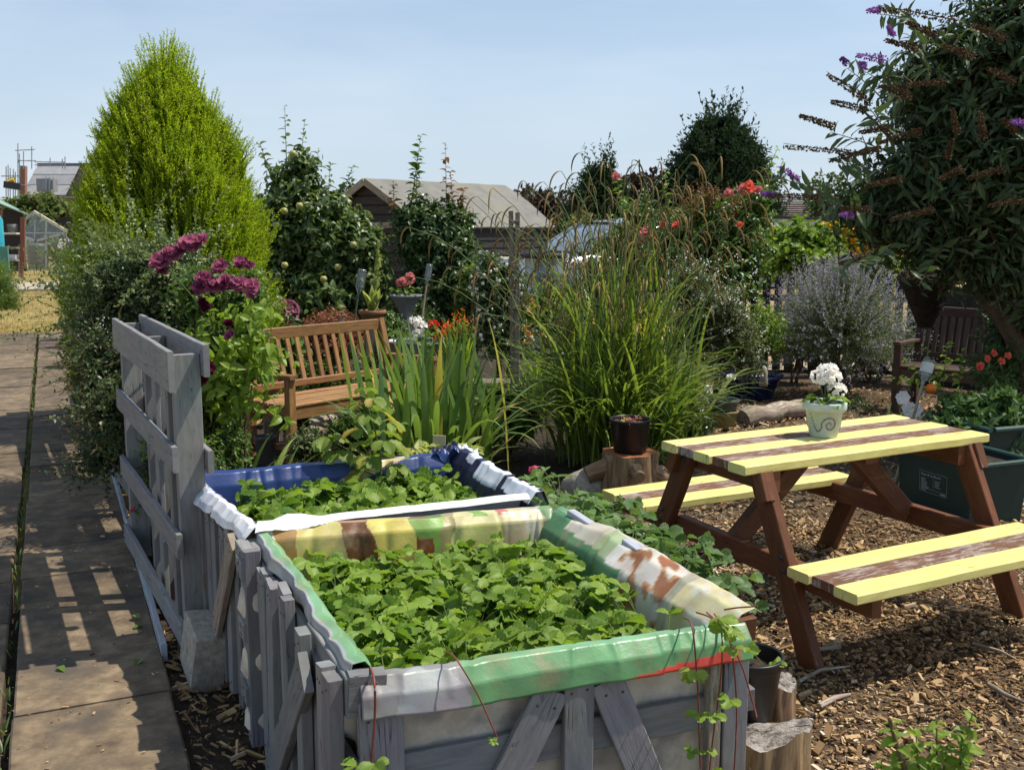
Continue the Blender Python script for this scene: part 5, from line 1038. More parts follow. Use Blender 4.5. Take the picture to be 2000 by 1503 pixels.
mb = MB(); n = 640; mb.ribbons(sedgebase(n, .22), U(0, 6.28, n), U(.7, 1.25, n), U(.05, .75, n), U(.5, 2.3, n), U(.014, .026, n), 11, np.clip(rng.beta(2, 2.2, n), 0, .9), fold=.3, twist=rng.normal(0, .5, n)); mb.build('leaf_clump', 'sedge_leaf', r)
mb = MB(); n = 250; mb.ribbons(sedgebase(n, .26), U(0, 6.28, n), U(1.0, 1.85, n), U(.0, .26, n), U(.1, 1.7, n), U(.012, .022, n), 11, np.clip(U(.2, 1.0, n), 0, 1), fold=.3); mb.build('upright_leaves', 'sedge_leaf', r)
mb = MB(); n = 90; mb.ribbons(sedgebase(n, .16), np.where(U(0, 1, n) < .5, U(2.5, 3.9, n), U(0, 6.28, n)), U(.9, 1.4, n), U(.5, 1.0, n), U(.8, 1.7, n), U(.012, .022, n), 11, np.clip(U(.2, 1, n), 0, 1), fold=.3); mb.build('spreading_leaves', 'sedge_leaf', r)
stm, spk = MB(), MB()
for k in range(120):
    b = sedgebase(1, .24)[0]; az = U(0, 6.28) if k > 22 else U(2.6, 3.7); ln = U(1.45, 2.25); lean = U(.03, .42) if k > 14 else U(.35, .62); m = 12; t = np.linspace(0, 1, m); th = lean+.9*t**5+(.25*t if k < 15 else 0)
    d = np.stack([np.sin(th)*math.cos(az), np.sin(th)*math.sin(az), np.cos(th)], 1); P = b+np.concatenate([[np.zeros(3)], np.cumsum(d[:-1]*ln/(m-1), 0)]); stm.tube(P, np.linspace(.0042, .0022, m), 4, cap=False)
    for f in (11, 10, 9, 8):
        if f > 8 or U(0, 1) < .5:
            q = P[f]; a2 = az+U(-.9, .9); h = np.array([math.cos(a2), math.sin(a2), 0]); l2 = U(.12, .25); tt = np.linspace(0, 1, 9); pts = q+np.outer(np.sin(tt*1.7)*l2*.42, h)+np.outer((-.9*tt**1.6+.30*tt)*l2*1.25, [0, 0, 1.0])
            spk.tube(pts, [.0016, .0024, .0048, .0058, .0058, .0055, .005, .0038, .0014], 5, U(0, 1), cap=False)
            spk.scatter(*NEED, pts[2:]+0*pts[2:], rng.normal(0, 1, (7, 3))+[0, 0, -1], rng.normal(0, 1, (7, 3)), .012, U(0, 1, 7), wid=.004)
stm.build('flower_stems', 'green_stem', r); spk.build('seed_spikes', 'sedge_spike', r)['kind'] = 'stuff'
mb = MB(); n = 60; a = U(0, 6.28, n); mb.ribbons(sedgebase(n, .25)+[0, 0, 0.9], a, U(.25, .55, n), U(.2, 1.2, n), U(1.0, 2.6, n), U(.008, .02, n), 8, U(.93, 1, n)); mb.build('withered_leaves', 'sedge_leaf', r)
# ------------------------------------------------------------------ middle of the garden
jd = 9.3
r, tp_ = bush('star_jasmine', gz(975, jd), 'dark star jasmine with white stars growing up the wooden ladder frame', 'jasmine', [ell(975, 580, jd, 52, 75), ell(955, 530, jd, 35, 45), ell(985, 640, jd, 60, 50), ell(1000, 540, jd, 30, 40)], 700, 10, .05, LEAF, 'dark_leaf', (.1, .28), shell=.4, stems=5)
mb = MB()
for q in tp_[::6]:
    for a in range(5): mb.scatter(*PETAL, q[None]+[0, -.02, 0], np.array([[math.cos(a*1.257), -.3, math.sin(a*1.257)]]), np.array([[0, -1.0, .2]]), .02, U(.3, 1))
mb.build('star_flowers', 'white_petal', r)['kind'] = 'stuff'
md = 8.6
r, _ = bush('crocosmia', gz(905, md), 'orange flowered crocosmia beside the red geraniums', 'crocosmia', [ell(895, 650, md, 28, 30)], 30, 8, .05, LEAFN, 'vine_leaf', (.1, .2), stems=0)
mb = MB(); n = 60; mb.ribbons(np.array(D(895, 700, md))+np.stack([rng.normal(0, .06, n), rng.normal(0, .06, n), 0*np.arange(n)], 1)-[0, 0, .1], U(0, 6.28, n), U(.3, .55, n), U(0, .5, n), U(.2, .9, n), U(.012, .02, n), 7); mb.build('leaf_clump', 'vine_leaf', r)
def sprayflowers(r, pts, d, matn, s, n, ps, name='flower_spray'):
    mb = MB()
    for (x, y) in pts:
        c = np.array(D(x, y, d)); k = n; P = c+rng.normal(0, s, (k, 3)); mb.scatter(*LEAFN, P, rng.normal(0, 1, (k, 3))+[0, -.3, .6], rng.normal(0, 1, (k, 3)), ps*U(.6, 1.2, k), U(0, 1, k))
    mb.build(name, matn, r)['kind'] = 'stuff'
sprayflowers(r, ((880, 632), (892, 622), (905, 630), (900, 642), (912, 622), (885, 645), (897, 612), (918, 632)), md-.15, 'orange_petal', .03, 10, .035)
r = strap('crocosmia', gz(1035, 8.9), 60, (.45, .75), (.05, .5), (.3, 1.2), (.014, .024), 'vine_leaf', 'orange flowered crocosmia right of the wooden ladder frame', 'crocosmia', .09)
sprayflowers(r, ((1032, 655), (1028, 640), (1036, 665), (1045, 590), (1040, 605), (1030, 648)), 8.8, 'orange_petal', .025, 10, .035)
# acer, hydrangea, potentilla-like fillers behind the bench
r, _ = bush('japanese_maple', gz(650, 10.0), 'low red brown japanese maple behind the bench', 'maple', [ell(610, 630, 10.0, 35, 28), ell(655, 620, 10.0, 45, 22), ell(685, 640, 10.0, 35, 25), ell(640, 660, 10.0, 60, 40)], 260, 12, .055, LEAFN, 'acer_leaf', (.15, .3), stems=4)
r, _ = bush('hydrangea', gz(560, 9.4), 'hydrangea with one big dusky red mophead left of the bench', 'hydrangea', [ell(560, 660, 9.4, 40, 50), ell(540, 700, 9.4, 40, 50)], 90, 8, .11, LEAFB, 'rose_leaf', (.15, .3), stems=5)
mb = MB(); umbel(mb, D(556, 610, 9.1), .115, 120, .034, 0, 1, 0, .85); mb.build('flower_head', 'hydrangea_petal', r); mb = MB(); umbel(mb, D(540, 600, 9.1), .05, 40, .03, 0, .7, 0, .85); mb.build('flower_head', 'hydrangea_petal', r)
FILL = [(600, 720, 9.9, 110, 45, 'rose_leaf', .05, 'leafy green bedding showing through the bench slats'), (760, 650, 9.6, 35, 45, 'rose_leaf', .05, 'bushy green rose growing between the terracotta pot and the urn'), (760, 720, 9.4, 60, 40, 'small_leaf', .04, 'low green bedding plant right of the bench arm'), (930, 560, 10.6, 45, 60, 'rose_leaf', .06, 'green shrub behind the star jasmine'),
        (800, 620, 10.6, 60, 50, 'dark_leaf', .06, 'dark green ivy at the foot of the climbing rose'), (1060, 600, 10.4, 50, 50, 'vine_leaf', .07, 'bright leafy plant in front of the zinc tank'), (1110, 640, 9.6, 50, 45, 'small_leaf', .04, 'small leaved plant behind the sedge'), (1330, 610, 9.0, 60, 80, 'small_leaf', .034, 'white flowered wispy shrub right of the sedge'), (700, 760, 9.0, 30, 22, 'small_leaf', .03, 'low plant beneath the bench end'), (1480, 640, 9.8, 60, 60, 'vine_leaf', .05, 'yellow green shrub in front of the picket fence'), (1560, 640, 10.9, 70, 70, 'dark_leaf', .06, 'dark shrub against the picket fence left of the lavender'), (1720, 660, 10.9, 80, 70, 'dark_leaf', .06, 'dark shrub against the picket fence right of the lavender'), (600, 860, 6.6, 40, 35, 'small_leaf', .035, 'leafy plant hiding the front leg of the teak bench'), (690, 830, 6.9, 50, 40, 'rose_leaf', .045, 'leafy plant between the teak bench and the iris'), (1995, 640, 7.7, 60, 80, 'dark_leaf', .08, 'dark leafy shrub behind the buddleia trunk at the right edge'), (1650, 790, 9.4, 60, 30, 'small_leaf_dark', .04, 'low dark plants under the lavender'), (985, 800, 7.4, 60, 50, 'sedge_leaf', .10, 'low strappy plant filling the gap between iris and sedge'), (1330, 800, 7.7, 60, 50, 'dark_leaf', .06, 'dark leafy plant at the right foot of the sedge'), (570, 800, 7.6, 40, 28, 'small_leaf', .03, 'low thyme cushion by the log'), (945, 830, 6.9, 45, 35, 'dark_leaf', .05, 'dark ground plant between iris and sedge')]
for (x, y, d, rx, rz, m_, ls, lab) in FILL: bush('garden_plant', gz(x, d), lab, 'plant', [ell(x, y, d, rx, rz), ell(x-rx*.4, y+rz*.4, d, rx*.6, rz*.6), ell(x+rx*.4, y+rz*.3, d, rx*.6, rz*.6)], int(130+rx*1.6), 10, ls, LEAF, m_, (.12, .3), stems=4)
# rosemary, rose mass, gaura
rm = 11.5
bush('rosemary', gz(1165, rm), 'feathery dark green rosemary bush in front of the silver car', 'rosemary', [ell(1165, 520, rm, 45, 75), ell(1130, 560, rm, 45, 60), ell(1190, 570, rm, 50, 70), ell(1150, 620, rm, 60, 60)], 900, 30, .035, LEAFN, 'rosemary_leaf', (.2, .4), stems=4, wid=.35, droop=-.05, upb=1.3)
ro = 11.5
r, tps = bush('rose_bush', gz(1390, ro), 'wide rose hedge with bronze shoots and scattered coral blooms right of centre', 'rose bush', [ell(1330, 450, ro, 70, 60), ell(1400, 430, ro, 80, 60), ell(1450, 460, ro, 60, 80), ell(1300, 500, ro, 80, 80), ell(1390, 530, ro, 110, 70), ell(1470, 400, ro, 45, 60), ell(1250, 420, ro, 45, 50), ell(1220, 480, ro, 60, 70)], 1350, 10, .075, LEAFB, 'rose_leaf', (.2, .45), stems=8, shell=.2)
lm, sm = MB(), MB(); P = [tuple(D(U(1340, 1440), U(385, 440), ro-.3)) for _ in range(90)]; twigs(lm, sm, P, rng.normal(0, .5, (90, 3))+[0, 0, 1], U(.12, .3, 90), 9, .05, LEAFN, .1, sr=.002); lm.build('bronze_foliage', 'bronze_leaf', r); sm.build('bronze_shoots', 'red_stem', r)
tall_shoots(r, ((1300, 420, 1300, 335), (1480, 380, 1520, 285), (1500, 400, 1530, 310), (1215, 420, 1205, 345)), ro-.2, .08, LEAFB, 'vine_leaf', 16, sm_mat='green_stem')
for (x, y, rr, m_) in ((1461, 369, 14, 'coral_petal'), (1204, 346, 9, 'pink_petal'), (1322, 441, 9, 'coral_petal'), (1295, 440, 8, 'coral_petal'), (1262, 455, 12, 'pink_petal'), (1255, 468, 10, 'pink_petal'), (1272, 462, 9, 'pink_petal'), (1448, 372, 9, 'pink_petal'), (1425, 378, 9, 'pink_petal'), (1352, 398, 8, 'bronze_leaf'), (1445, 440, 7, 'coral_petal'), (1480, 372, 8, 'pink_petal')):
    mb = MB(); bloom(mb, D(x, y, ro-.55), rr*mpp(ro)*1.1, 18, (U(-.5, .5), -.7, .5)); mb.build('rose_bloom', m_, r)
ga = 8.8
r, tps = bush('gaura', gz(1400, ga), 'airy pale leaved bush dotted with tiny white flowers above the blue bowl', 'shrub', [ell(1430, 640, ga, 60, 55), ell(1400, 590, ga, 65, 50), ell(1455, 690, ga, 45, 45), ell(1380, 650, ga, 45, 60), ell(1350, 540, ga, 50, 50)], 1100, 16, .026, LEAF, 'small_leaf', (.15, .35), stems=6, shell=.15)
mb = MB(); k = np.concatenate([tps[::9], np.array([tuple(D(U(1300, 1480), U(490, 620), ga-.2)) for _ in range(70)])]); k3 = np.repeat(k, 4, 0); mb.scatter(*PETAL, k3+rng.normal(0, .012, k3.shape), rng.normal(0, 1, k3.shape), rng.normal(0, 1, k3.shape)+[0, -1, .5], .016, U(.2, 1, len(k3))); mb.build('tiny_flowers', 'white_petal', r)['kind'] = 'stuff'
# ------------------------------------------------------------------ lavender and what lies behind it
ld = 10.0
lb = gz(1640, ld); r = empty('lavender_bush', lb, 'big leggy lavender bush with pale purple spikes right of the sedge', 'lavender'); n = 2100
o = np.array(D(1640, 668, ld)); ph = U(0, 6.28, n); el = np.abs(rng.normal(0, .95, n)); el = np.clip(el, 0, 1.9); d = np.stack([np.sin(el)*np.cos(ph), np.sin(el)*np.sin(ph), np.cos(el)], 1)
P0_ = o+d*[.24, .24, .12]*U(.3, 1, (n, 1))*1.3+[0, 0, .02]; L_ = U(.32, .78, n)*(1-.13*el)
lm, sm, fm = MB(), MB(), MB(); tips = twigs(lm, sm, P0_, d, L_, 13, .06, LEAFN, .12, sr=.0016, wid=.35, t0=.0, spread=.6); tips = np.asarray(tips)
m = n; sp = 7; t = np.linspace(0, .10, sp)
F_ = tips[:, None, :]+d[:, None, :]*t[None, :, None]-[0, 0, .02]; F_ = F_.reshape(-1, 3); fm.scatter(*BIT, F_+rng.normal(0, .006, F_.shape), rng.normal(0, 1, F_.shape)+np.repeat(d, sp, 0), rng.normal(0, 1, F_.shape), .018, np.repeat(U(0, 1, n), sp), wid=.013)
lm.build('foliage', 'lavender_leaf', r); sm.build('flower_stalks', 'lavender_leaf', r); fm.build('flower_spikes', 'lavender_flower', r)['kind'] = 'stuff'
mb = MB()
for k in range(16):
    a = U(0, 6.28); e = o+np.array([math.cos(a)*U(.15, .55), math.sin(a)*.35, U(-.15, .15)]); mb.tube([lb+Vector((U(-.08, .08), U(-.08, .08), 0)), Vector((lb+Vector(e))/2)+Vector((U(-.1, .1), 0, -.05)), Vector(e)], [.024, .017, .007], 6, cap=False)
mb.build('woody_stems', 'trunk_bark', r)
vd = 14.0
bush('vine_hedge', gz(1545, vd), 'bright green vine covering a hedge below the far grey roof', 'vine', [ell(1520, 470, vd, 60, 38), ell(1570, 458, vd, 60, 35), ell(1620, 470, vd, 50, 40), ell(1560, 500, vd, 90, 45), ell(1490, 490, vd, 40, 40)], 700, 9, .12, LEAFR, 'vine_leaf', (.2, .45), stems=4)
r, tps = bush('coneflower_bed', gz(1700, 14.5), 'tall bed of bright yellow coneflowers behind the lavender', 'flowers', [ell(1640, 470, 14.5, 60, 40), ell(1720, 470, 14.5, 60, 45), ell(1790, 480, 14.5, 60, 45), ell(1700, 520, 14.5, 110, 50)], 600, 9, .11, LEAF, 'vine_leaf', (.2, .45), stems=6)
mb = MB(); k = np.array([tuple(D(U(1605, 1760), U(435, 500), 13.9)) for _ in range(190)]); k4 = np.repeat(k, 6, 0); mb.scatter(*PETAL, k4, rng.normal(0, 1, k4.shape)*[1, 1, .6], rng.normal(0, .4, k4.shape)+[0, -.5, 1], .06, U(0, 1, len(k4))); mb.build('yellow_flowers', 'yellow_petal', r)['kind'] = 'stuff'
# ------------------------------------------------------------------ buddleia on the right
bd_ = 7.0
BE = [ell(1930, 120, bd_, 130, 120), ell(1850, 200, bd_, 120, 100), ell(2060, 100, bd_, 170, 170), ell(1960, 280, bd_, 170, 110), ell(1800, 320, bd_, 120, 80), ell(2080, 330, bd_, 160, 140), ell(1900, 400, bd_, 150, 70), ell(2040, 470, bd_, 130, 80), ell(1760, 420, bd_, 90, 45), ell(1990, 20, bd_, 130, 110), ell(2060, 580, bd_, 80, 70), ell(1860, 470, bd_, 110, 50), ell(1960, 500, bd_, 110, 60), ell(1700, 390, bd_, 90, 45), ell(1980, 620, bd_+.5, 70, 80), ell(1920, 300, bd_, 160, 120), ell(1830, 120, bd_, 90, 80)]
r, tps = bush('buddleia', gz(2010, bd_), 'large dark buddleia with brown and purple flower spikes filling the right edge', 'buddleia', BE, 2600, 14, .115, LEAFN, 'buddleia_leaf', (.3, .65), stems=0, sr=.004, droop=.3, pair=True, shell=.1, sm_mat='brown_stem')
mb = MB()
for pts, rad in ((((2030, 800), (2010, 700), (1960, 620), (1905, 560), (1890, 470), (1880, 380), (1870, 250)), (.09, .08, .07, .055, .045, .035, .02)), (((2030, 780), (2040, 640), (2030, 480), (2000, 300), (1980, 150)), (.07, .06, .05, .035, .02)), (((1905, 560), (1860, 480), (1780, 420), (1700, 400)), (.035, .026, .018, .008)), (((1890, 470), (1920, 330), (1940, 180), (1930, 60)), (.035, .028, .02, .01)), (((1885, 420), (1820, 330), (1740, 270), (1680, 210)), (.03, .02, .014, .006)), (((2035, 560), (2100, 400), (2120, 200)), (.045, .03, .015))):
    pts = [D(x, y, bd_+(.1 if i else .0)+U(-.08, .08)) for i, (x, y) in enumerate(pts)]
    if len(pts) == 7: pts[0].z = -.05
    mb.tube(pts, rad, 9, .5)
mb.build('trunk', 'trunk_bark', r)
def panicle(px0, py0, px1, py1, d, w, matn, n=150, name='flower_spike'):
    a, b = np.array(D(px0, py0, d)), np.array(D(px1, py1, d-U(0, .12))); t = U(0, 1, n)**1.15; ax = b-a; Ln = np.linalg.norm(ax); R = w*mpp(d)*(1-t)**.55*(.75+.25*np.sin(t*40)); v = nrm(np.cross(rng.normal(size=(n, 3)), ax)); P = a+ax*t[:, None]+v*(R*U(.55, 1, n))[:, None]+[0, 0, -.10]*np.array(Ln*t*t)[:, None]*.5
    mb = MB(); mb.scatter(*BIT, P, v+rng.normal(0, .5, (n, 3)), rng.normal(0, 1, (n, 3)), .015, np.clip(U(0, 1, n), 0, 1), wid=.012); mb.tube([a, a+ax*.5, b], [.004, .003, .0015], 4, .3, cap=False); mb.build(name, matn, r)
for (x0, y0, x1, y1, w, k) in ((1870, 40, 1715, 10, 15, 0), (1700, 200, 1615, 140, 12, 0), (1780, 190, 1722, 165, 12, 0), (1690, 215, 1622, 195, 13, 0), (1628, 248, 1562, 222, 11, 0), (1670, 300, 1530, 280, 9, 0), (1720, 290, 1620, 310, 9, 0), (1600, 385, 1500, 378, 9, 0), (1740, 250, 1680, 255, 10, 0), (1960, 75, 1900, 45, 12, 0), (1845, 160, 1750, 165, 11, 0), (1800, 255, 1720, 275, 10, 0), (1700, 410, 1640, 405, 10, 0), (1760, 350, 1690, 360, 10, 0), (1920, 270, 1915, 215, 12, 0), (1870, 260, 1860, 210, 11, 0), (1985, 260, 1960, 230, 10, 0), (1880, 330, 1830, 350, 11, 0), (1960, 330, 1890, 345, 11, 0), (1850, 310, 1860, 270, 9, 0), (1900, 110, 1840, 85, 13, 0), (1830, 70, 1770, 40, 12, 0), (1790, 95, 1730, 75, 10, 0), (1980, 160, 1930, 130, 11, 0), (1820, 410, 1740, 425, 9, 0), (2000, 390, 1930, 400, 10, 0), (1690, 505, 1640, 512, 8, 0),
                              (1730, 118, 1672, 104, 11, 1), (1718, 20, 1694, 20, 7, 1), (1655, 125, 1642, 112, 7, 1), (1688, 130, 1680, 122, 8, 1), (2005, 242, 1975, 235, 10, 1), (1895, 240, 1880, 232, 8, 1), (1800, 292, 1785, 288, 8, 1), (1560, 350, 1522, 325, 6, 1), (1512, 382, 1488, 376, 8, 1), (1665, 420, 1642, 416, 8, 1), (1830, 250, 1810, 245, 7, 1), (1930, 600, 1905, 595, 8, 1), (1745, 70, 1735, 50, 5, 1)):
    if k == 1 and x0 > 1760 and x0 != 2005: continue
    panicle(x0, y0, x1, y1, bd_-.75+U(-.15, .15), w*(.58 if k == 0 else .8), 'dead_spike' if k == 0 else 'violet_petal', 340 if k == 0 else 150)
lm, sm = MB(), MB(); P = [D(x, y, bd_-.3) for x, y in ((1790, 170), (1720, 190), (1740, 175), (1780, 40), (1740, 300), (1730, 260), (1760, 200), (1800, 80), (1640, 390), (1720, 420), (1700, 330), (1750, 480), (1720, 500), (1850, 470))]; Q = [D(x, y, bd_-.7) for x, y in ((1732, 116), (1658, 127), (1690, 132), (1722, 20), (1630, 250), (1700, 205), (1720, 120), (1780, 30), (1530, 340), (1600, 385), (1640, 310), (1690, 505), (1640, 515), (1800, 540))]
twigs(lm, sm, [tuple(p) for p in P], [tuple(b-a) for a, b in zip(P, Q)], np.array([(b-a).length for a, b in zip(P, Q)])*1.05, 16, .13, LEAFN, .05, sr=.006, pair=True, tint=.7); lm.build('outer_foliage', 'buddleia_leaf', r); sm.build('outer_shoots', 'brown_stem', r)
# raspberry cane in the rear box, sprig in front of the camera
rp = D(745, 975, 4.15); rp.z = .50; r = empty('raspberry_cane', rp, 'tall yellowing raspberry shoot growing out of the blue lined box', 'raspberry'); lm, sm = MB(), MB()
top = D(712, 770, 4.1); sm.tube([rp, rp.lerp(top, .5)+Vector((.03, 0, 0)), top], [.005, .004, .002], 6)
for k in range(20):
    t = .12+.88*k/19; c = rp.lerp(top, t)+Vector((.03*math.sin(t*3.1), 0, 0)); az = k*2.4; h = np.array([math.cos(az), math.sin(az), .25]); l = U(.05, .10)*(1.15-.4*t); e = np.array(c)+h*l; sm.tube([c, Vector(e)], [.0018, .001], 4, cap=False)
    for q, da in enumerate((0, 1.1, -1.1)): a = az+da; lm.scatter(*TOOTH, e[None], np.array([[math.cos(a), math.sin(a), -.35]]), np.array([[.3*math.cos(az), .3*math.sin(az), 1]]), U(.065, .095)*(1.15-.45*t), np.clip(U(.1, 1), 0, 1), wid=U(.05, .07), smooth=True)
a2 = D(640, 850, 4.2); sm.tube([rp+Vector((0, 0, .12)), D(690, 910, 4.15), a2], [.003, .0025, .0015], 5)
for (x, y) in ((635, 855), (650, 850), (662, 905), (655, 880), (700, 900), (690, 935)):
    for q in range(3): a = U(0, 6.28); lm.scatter(*TOOTH, np.array([tuple(D(x, y, 4.15))]), np.array([[math.cos(a), math.sin(a), -.35]]), np.array([[0, -.3, 1.0]]), U(.055, .085), U(.2, .7), smooth=True)
lm.build('foliage', 'raspberry_leaf', r); sm.build('cane_stem', 'green_stem', r)
fb = D(1790, 1560, 1.35); r = empty('foreground_sprig', (fb.x, fb.y, 0), 'blurred twiggy green sprig very close at the bottom right', 'shrub'); lm, sm = MB(), MB()
P = [D(x, y, 1.38) for x, y in ((1790, 1600), (1800, 1600), (1830, 1600), (1850, 1600), (1870, 1600), (1760, 1600), (1830, 1600))]; Q = [D(x, y, 1.36) for x, y in ((1740, 1395), (1790, 1430), (1830, 1400), (1900, 1385), (1880, 1420), (1720, 1490), (1850, 1450))]
twigs(lm, sm, [tuple(p) for p in P], [tuple(b-a) for a, b in zip(P, Q)], [(b-a).length for a, b in zip(P, Q)], 20, .026, LEAFB, .03, sr=.0028, t0=.3, tint=.7)
sm.tube([Vector((fb.x, fb.y, 0)), Vector((fb.x, fb.y, .5)), D(1800, 1600, 1.38)], [.012, .01, .007], 6); sm.tube([D(1800, 1600, 1.38), D(1760, 1480, 1.36), D(1735, 1400, 1.36)], [.006, .004, .002], 6)
lm.build('foliage', 'vine_leaf', r); sm.build('stem_cluster', 'brown_stem', r)
# plants on the right
r, _ = bush('tomato_plant', gz(1900, 6.4), 'feathery green tomato plant growing out of the dark green tub', 'tomato plant', [ell(1890, 800, 6.3, 70, 50), ell(1950, 790, 6.3, 60, 55), ell(1840, 830, 6.2, 50, 40), ell(1930, 850, 6.2, 60, 40)], 190, 11, .075, LEAF, 'tomato_leaf', (.15, .3), stems=5, sm_mat='green_stem', droop=.45)
r, tps = bush('salvia', gz(1960, 7.2), 'loose dark plant with coral flowers under the buddleia', 'plant', [ell(1940, 720, 7.2, 70, 45), ell(1990, 690, 7.2, 60, 50)], 120, 10, .06, LEAFN, 'tomato_leaf', (.15, .3), stems=4)
for x, y in ((1928, 700), (1940, 690), (1968, 695), (1955, 705), (1912, 718), (1915, 715)): mb = MB(); bloom(mb, D(x, y, 6.7), .026, 12, (0, -1, .4)); mb.build('flower', 'coral_petal', r)
r = strap('petunia', gz(1770, 7.4), 30, (.25, .5), (.2, .9), (.4, 1.2), (.02, .03), 'dark_leaf', 'white trumpet petunias on dark strap leaves behind the table', 'petunia', .08)
for x, y in ((1772, 797), (1785, 800), (1760, 775), (1778, 805)):
    mb = MB(); c = np.array(D(x, y, 6.9)); 
    for a in range(6): mb.scatter(*PETAL, c[None], np.array([[math.cos(a*1.05), -.35, math.sin(a*1.05)]]), np.array([[0, -1.0, .3]]), .062, U(.3, 1))
    mb.build('flower', 'white_petal', r)

r = empty('rose_shoots', gz(1850, 7.6), 'thin yellowing leafy shoots in front of the shaded bench', 'plant'); lm, sm = MB(), MB()
P = [D(x, y, 7.6) for x, y in ((1860, 790), (1850, 790), (1840, 790), (1870, 790), (1860, 780))]; Q = [D(x, y, 7.4) for x, y in ((1760, 690), (1800, 660), (1850, 655), (1880, 670), (1745, 730))]
twigs(lm, sm, [tuple(p) for p in P], [tuple(b-a+Vector((0, 0, .05))) for a, b in zip(P, Q)], [(b-a).length for a, b in zip(P, Q)], 13, .065, LEAFB, .12, sr=.003, t0=.35, tint=.75); sm.tube([gz(1855, 7.6), P[1]], [.006, .005], 5); lm.build('foliage', 'vine_leaf', r); sm.build('shoot_stem', 'green_stem', r)
# ------------------------------------------------------------------ garden benches
def slat_bench(base, rz, ln, label, mat, seat_h=.43, back_h=.92, nb=15, name='garden_bench', depth=.46):
    r = empty(name, base, label, 'bench', None, rz); M = Matrix.Translation(base) @ Matrix.Rotation(rz, 4, 'Z')
    def T(x, y, z): return M @ Vector((x, y, z))
    X, Y, Z_ = (M.to_3x3() @ v for v in (Vector((1, 0, 0)), Vector((0, 1, 0)), Vector((0, 0, 1))))
    def b(n, p0, p1, w, th, nn): mb = MB(); mb.board(T(*p0), T(*p1), w, th, nn, bev=.005); return mb.build(n, mat, r)
    h = ln/2; by = depth; lean = .13
    for s in (-1, 1):
        b('leg', (s*(h-.03), .0, 0), (s*(h-.03), .0, .62), .062, .055, Y)
        b('back_post', (s*(h-.03), by, 0), (s*(h-.03), by, seat_h), .062, .055, X); b('back_post', (s*(h-.03), by, seat_h), (s*(h-.03), by+lean, back_h+.015), .062, .055, X)
        b('armrest', (s*(h-.03), -.05, .635), (s*(h-.03), by+.06, .625), .065, .03, Z_); b('side_rail', (s*(h-.03), .03, seat_h-.06), (s*(h-.03), by-.03, seat_h-.06), .07, .03, X)
        b('stretcher', (s*(h-.03), .03, .13), (s*(h-.03), by-.03, .13), .045, .03, X)
    b('apron', (-h+.06, .0, seat_h-.055), (h-.06, .0, seat_h-.055), .085, .03, Y); b('apron', (-h+.06, by, seat_h-.055), (h-.06, by, seat_h-.055), .07, .03, Y)
    for k in range(6): y = .01+k*.08; b('seat_slat', (-h+.0, y, seat_h-.008*math.sin(k/5*3.1)), (h-.0, y, seat_h-.008*math.sin(k/5*3.1)), .066, .022, Z_)
    b('top_rail', (-h+.06, by+lean-.01, back_h-.03), (h-.06, by+lean-.01, back_h-.03), .085, .035, Y); b('back_rail', (-h+.06, by+.02, seat_h+.07), (h-.06, by+.02, seat_h+.07), .05, .03, Y)
    for k in range(nb): x = -h+.10+(ln-.2)*k/(nb-1); b('back_slat', (x, by+.025, seat_h+.08), (x, by+lean-.015, back_h-.06), .040, .016, Y)
    return r
# seat faces the camera a little to the left: front edge measured in the photo
bl = G(560, 795, .43); bdir = (G(690, 768, .43)-bl); bl.z = 0; bdir.z = 0; rz1 = 0.86; bx = Vector((math.cos(rz1), math.sin(rz1), 0)); LB = 1.42
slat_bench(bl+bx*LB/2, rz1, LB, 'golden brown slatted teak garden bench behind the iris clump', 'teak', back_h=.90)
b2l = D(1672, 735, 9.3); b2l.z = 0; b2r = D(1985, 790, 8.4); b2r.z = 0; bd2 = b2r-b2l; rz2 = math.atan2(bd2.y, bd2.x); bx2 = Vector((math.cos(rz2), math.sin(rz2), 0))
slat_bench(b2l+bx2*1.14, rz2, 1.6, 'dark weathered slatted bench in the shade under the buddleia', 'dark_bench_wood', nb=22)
p = b2l+bx2*.95+Vector((-math.sin(rz2), math.cos(rz2), 0))*.53; mb = MB(); mb.board(p+Vector((0, 0, .80)), p+bx2*.22+Vector((0, 0, .80)), .26, .012, (bx2.y, -bx2.x, .1)); o = mb.build('notice_board', 'pot_grey'); tag(o, 'grey green notice sheet hung on the back of the shaded bench', 'notice', base=p+Vector((.1, 0, .67)))
# driftwood logs
def log(p0, p1, r0, r1, label, wig=.03):
    P = [p0.lerp(p1, t)+Vector((0, U(-wig, wig)*.5, U(-wig, wig)*.6)) for t in np.linspace(0, 1, 9)]; r = empty('log', (p0.x, p0.y, 0), label, 'log'); mb = MB(); mb.tube(P, np.linspace(r0, r1, 9)*(1+.12*np.sin(np.arange(9)*2.1)), 14, .5, cap=False); mb.build('bark_side', 'driftwood', r)
    for q, ax, rr in ((P[0], P[0]-P[1], r0), (P[-1], P[-1]-P[-2], r1*(1+.12*math.sin(16.8)))): mb = MB(); mb.lathe([(.001, .012), (rr*.5, .008), (rr*.98, .0)], q, 14, axis=ax); mb.build('cut_end', 'old_cut', r)
    return r
log(G(1450, 815, .07), G(1572, 795, .08), .085, .075, 'grey driftwood log lying on the bark chips behind the table'); log(G(572, 850, .08), G(672, 815, .09), .09, .11, 'weathered log lying under the front of the teak bench')
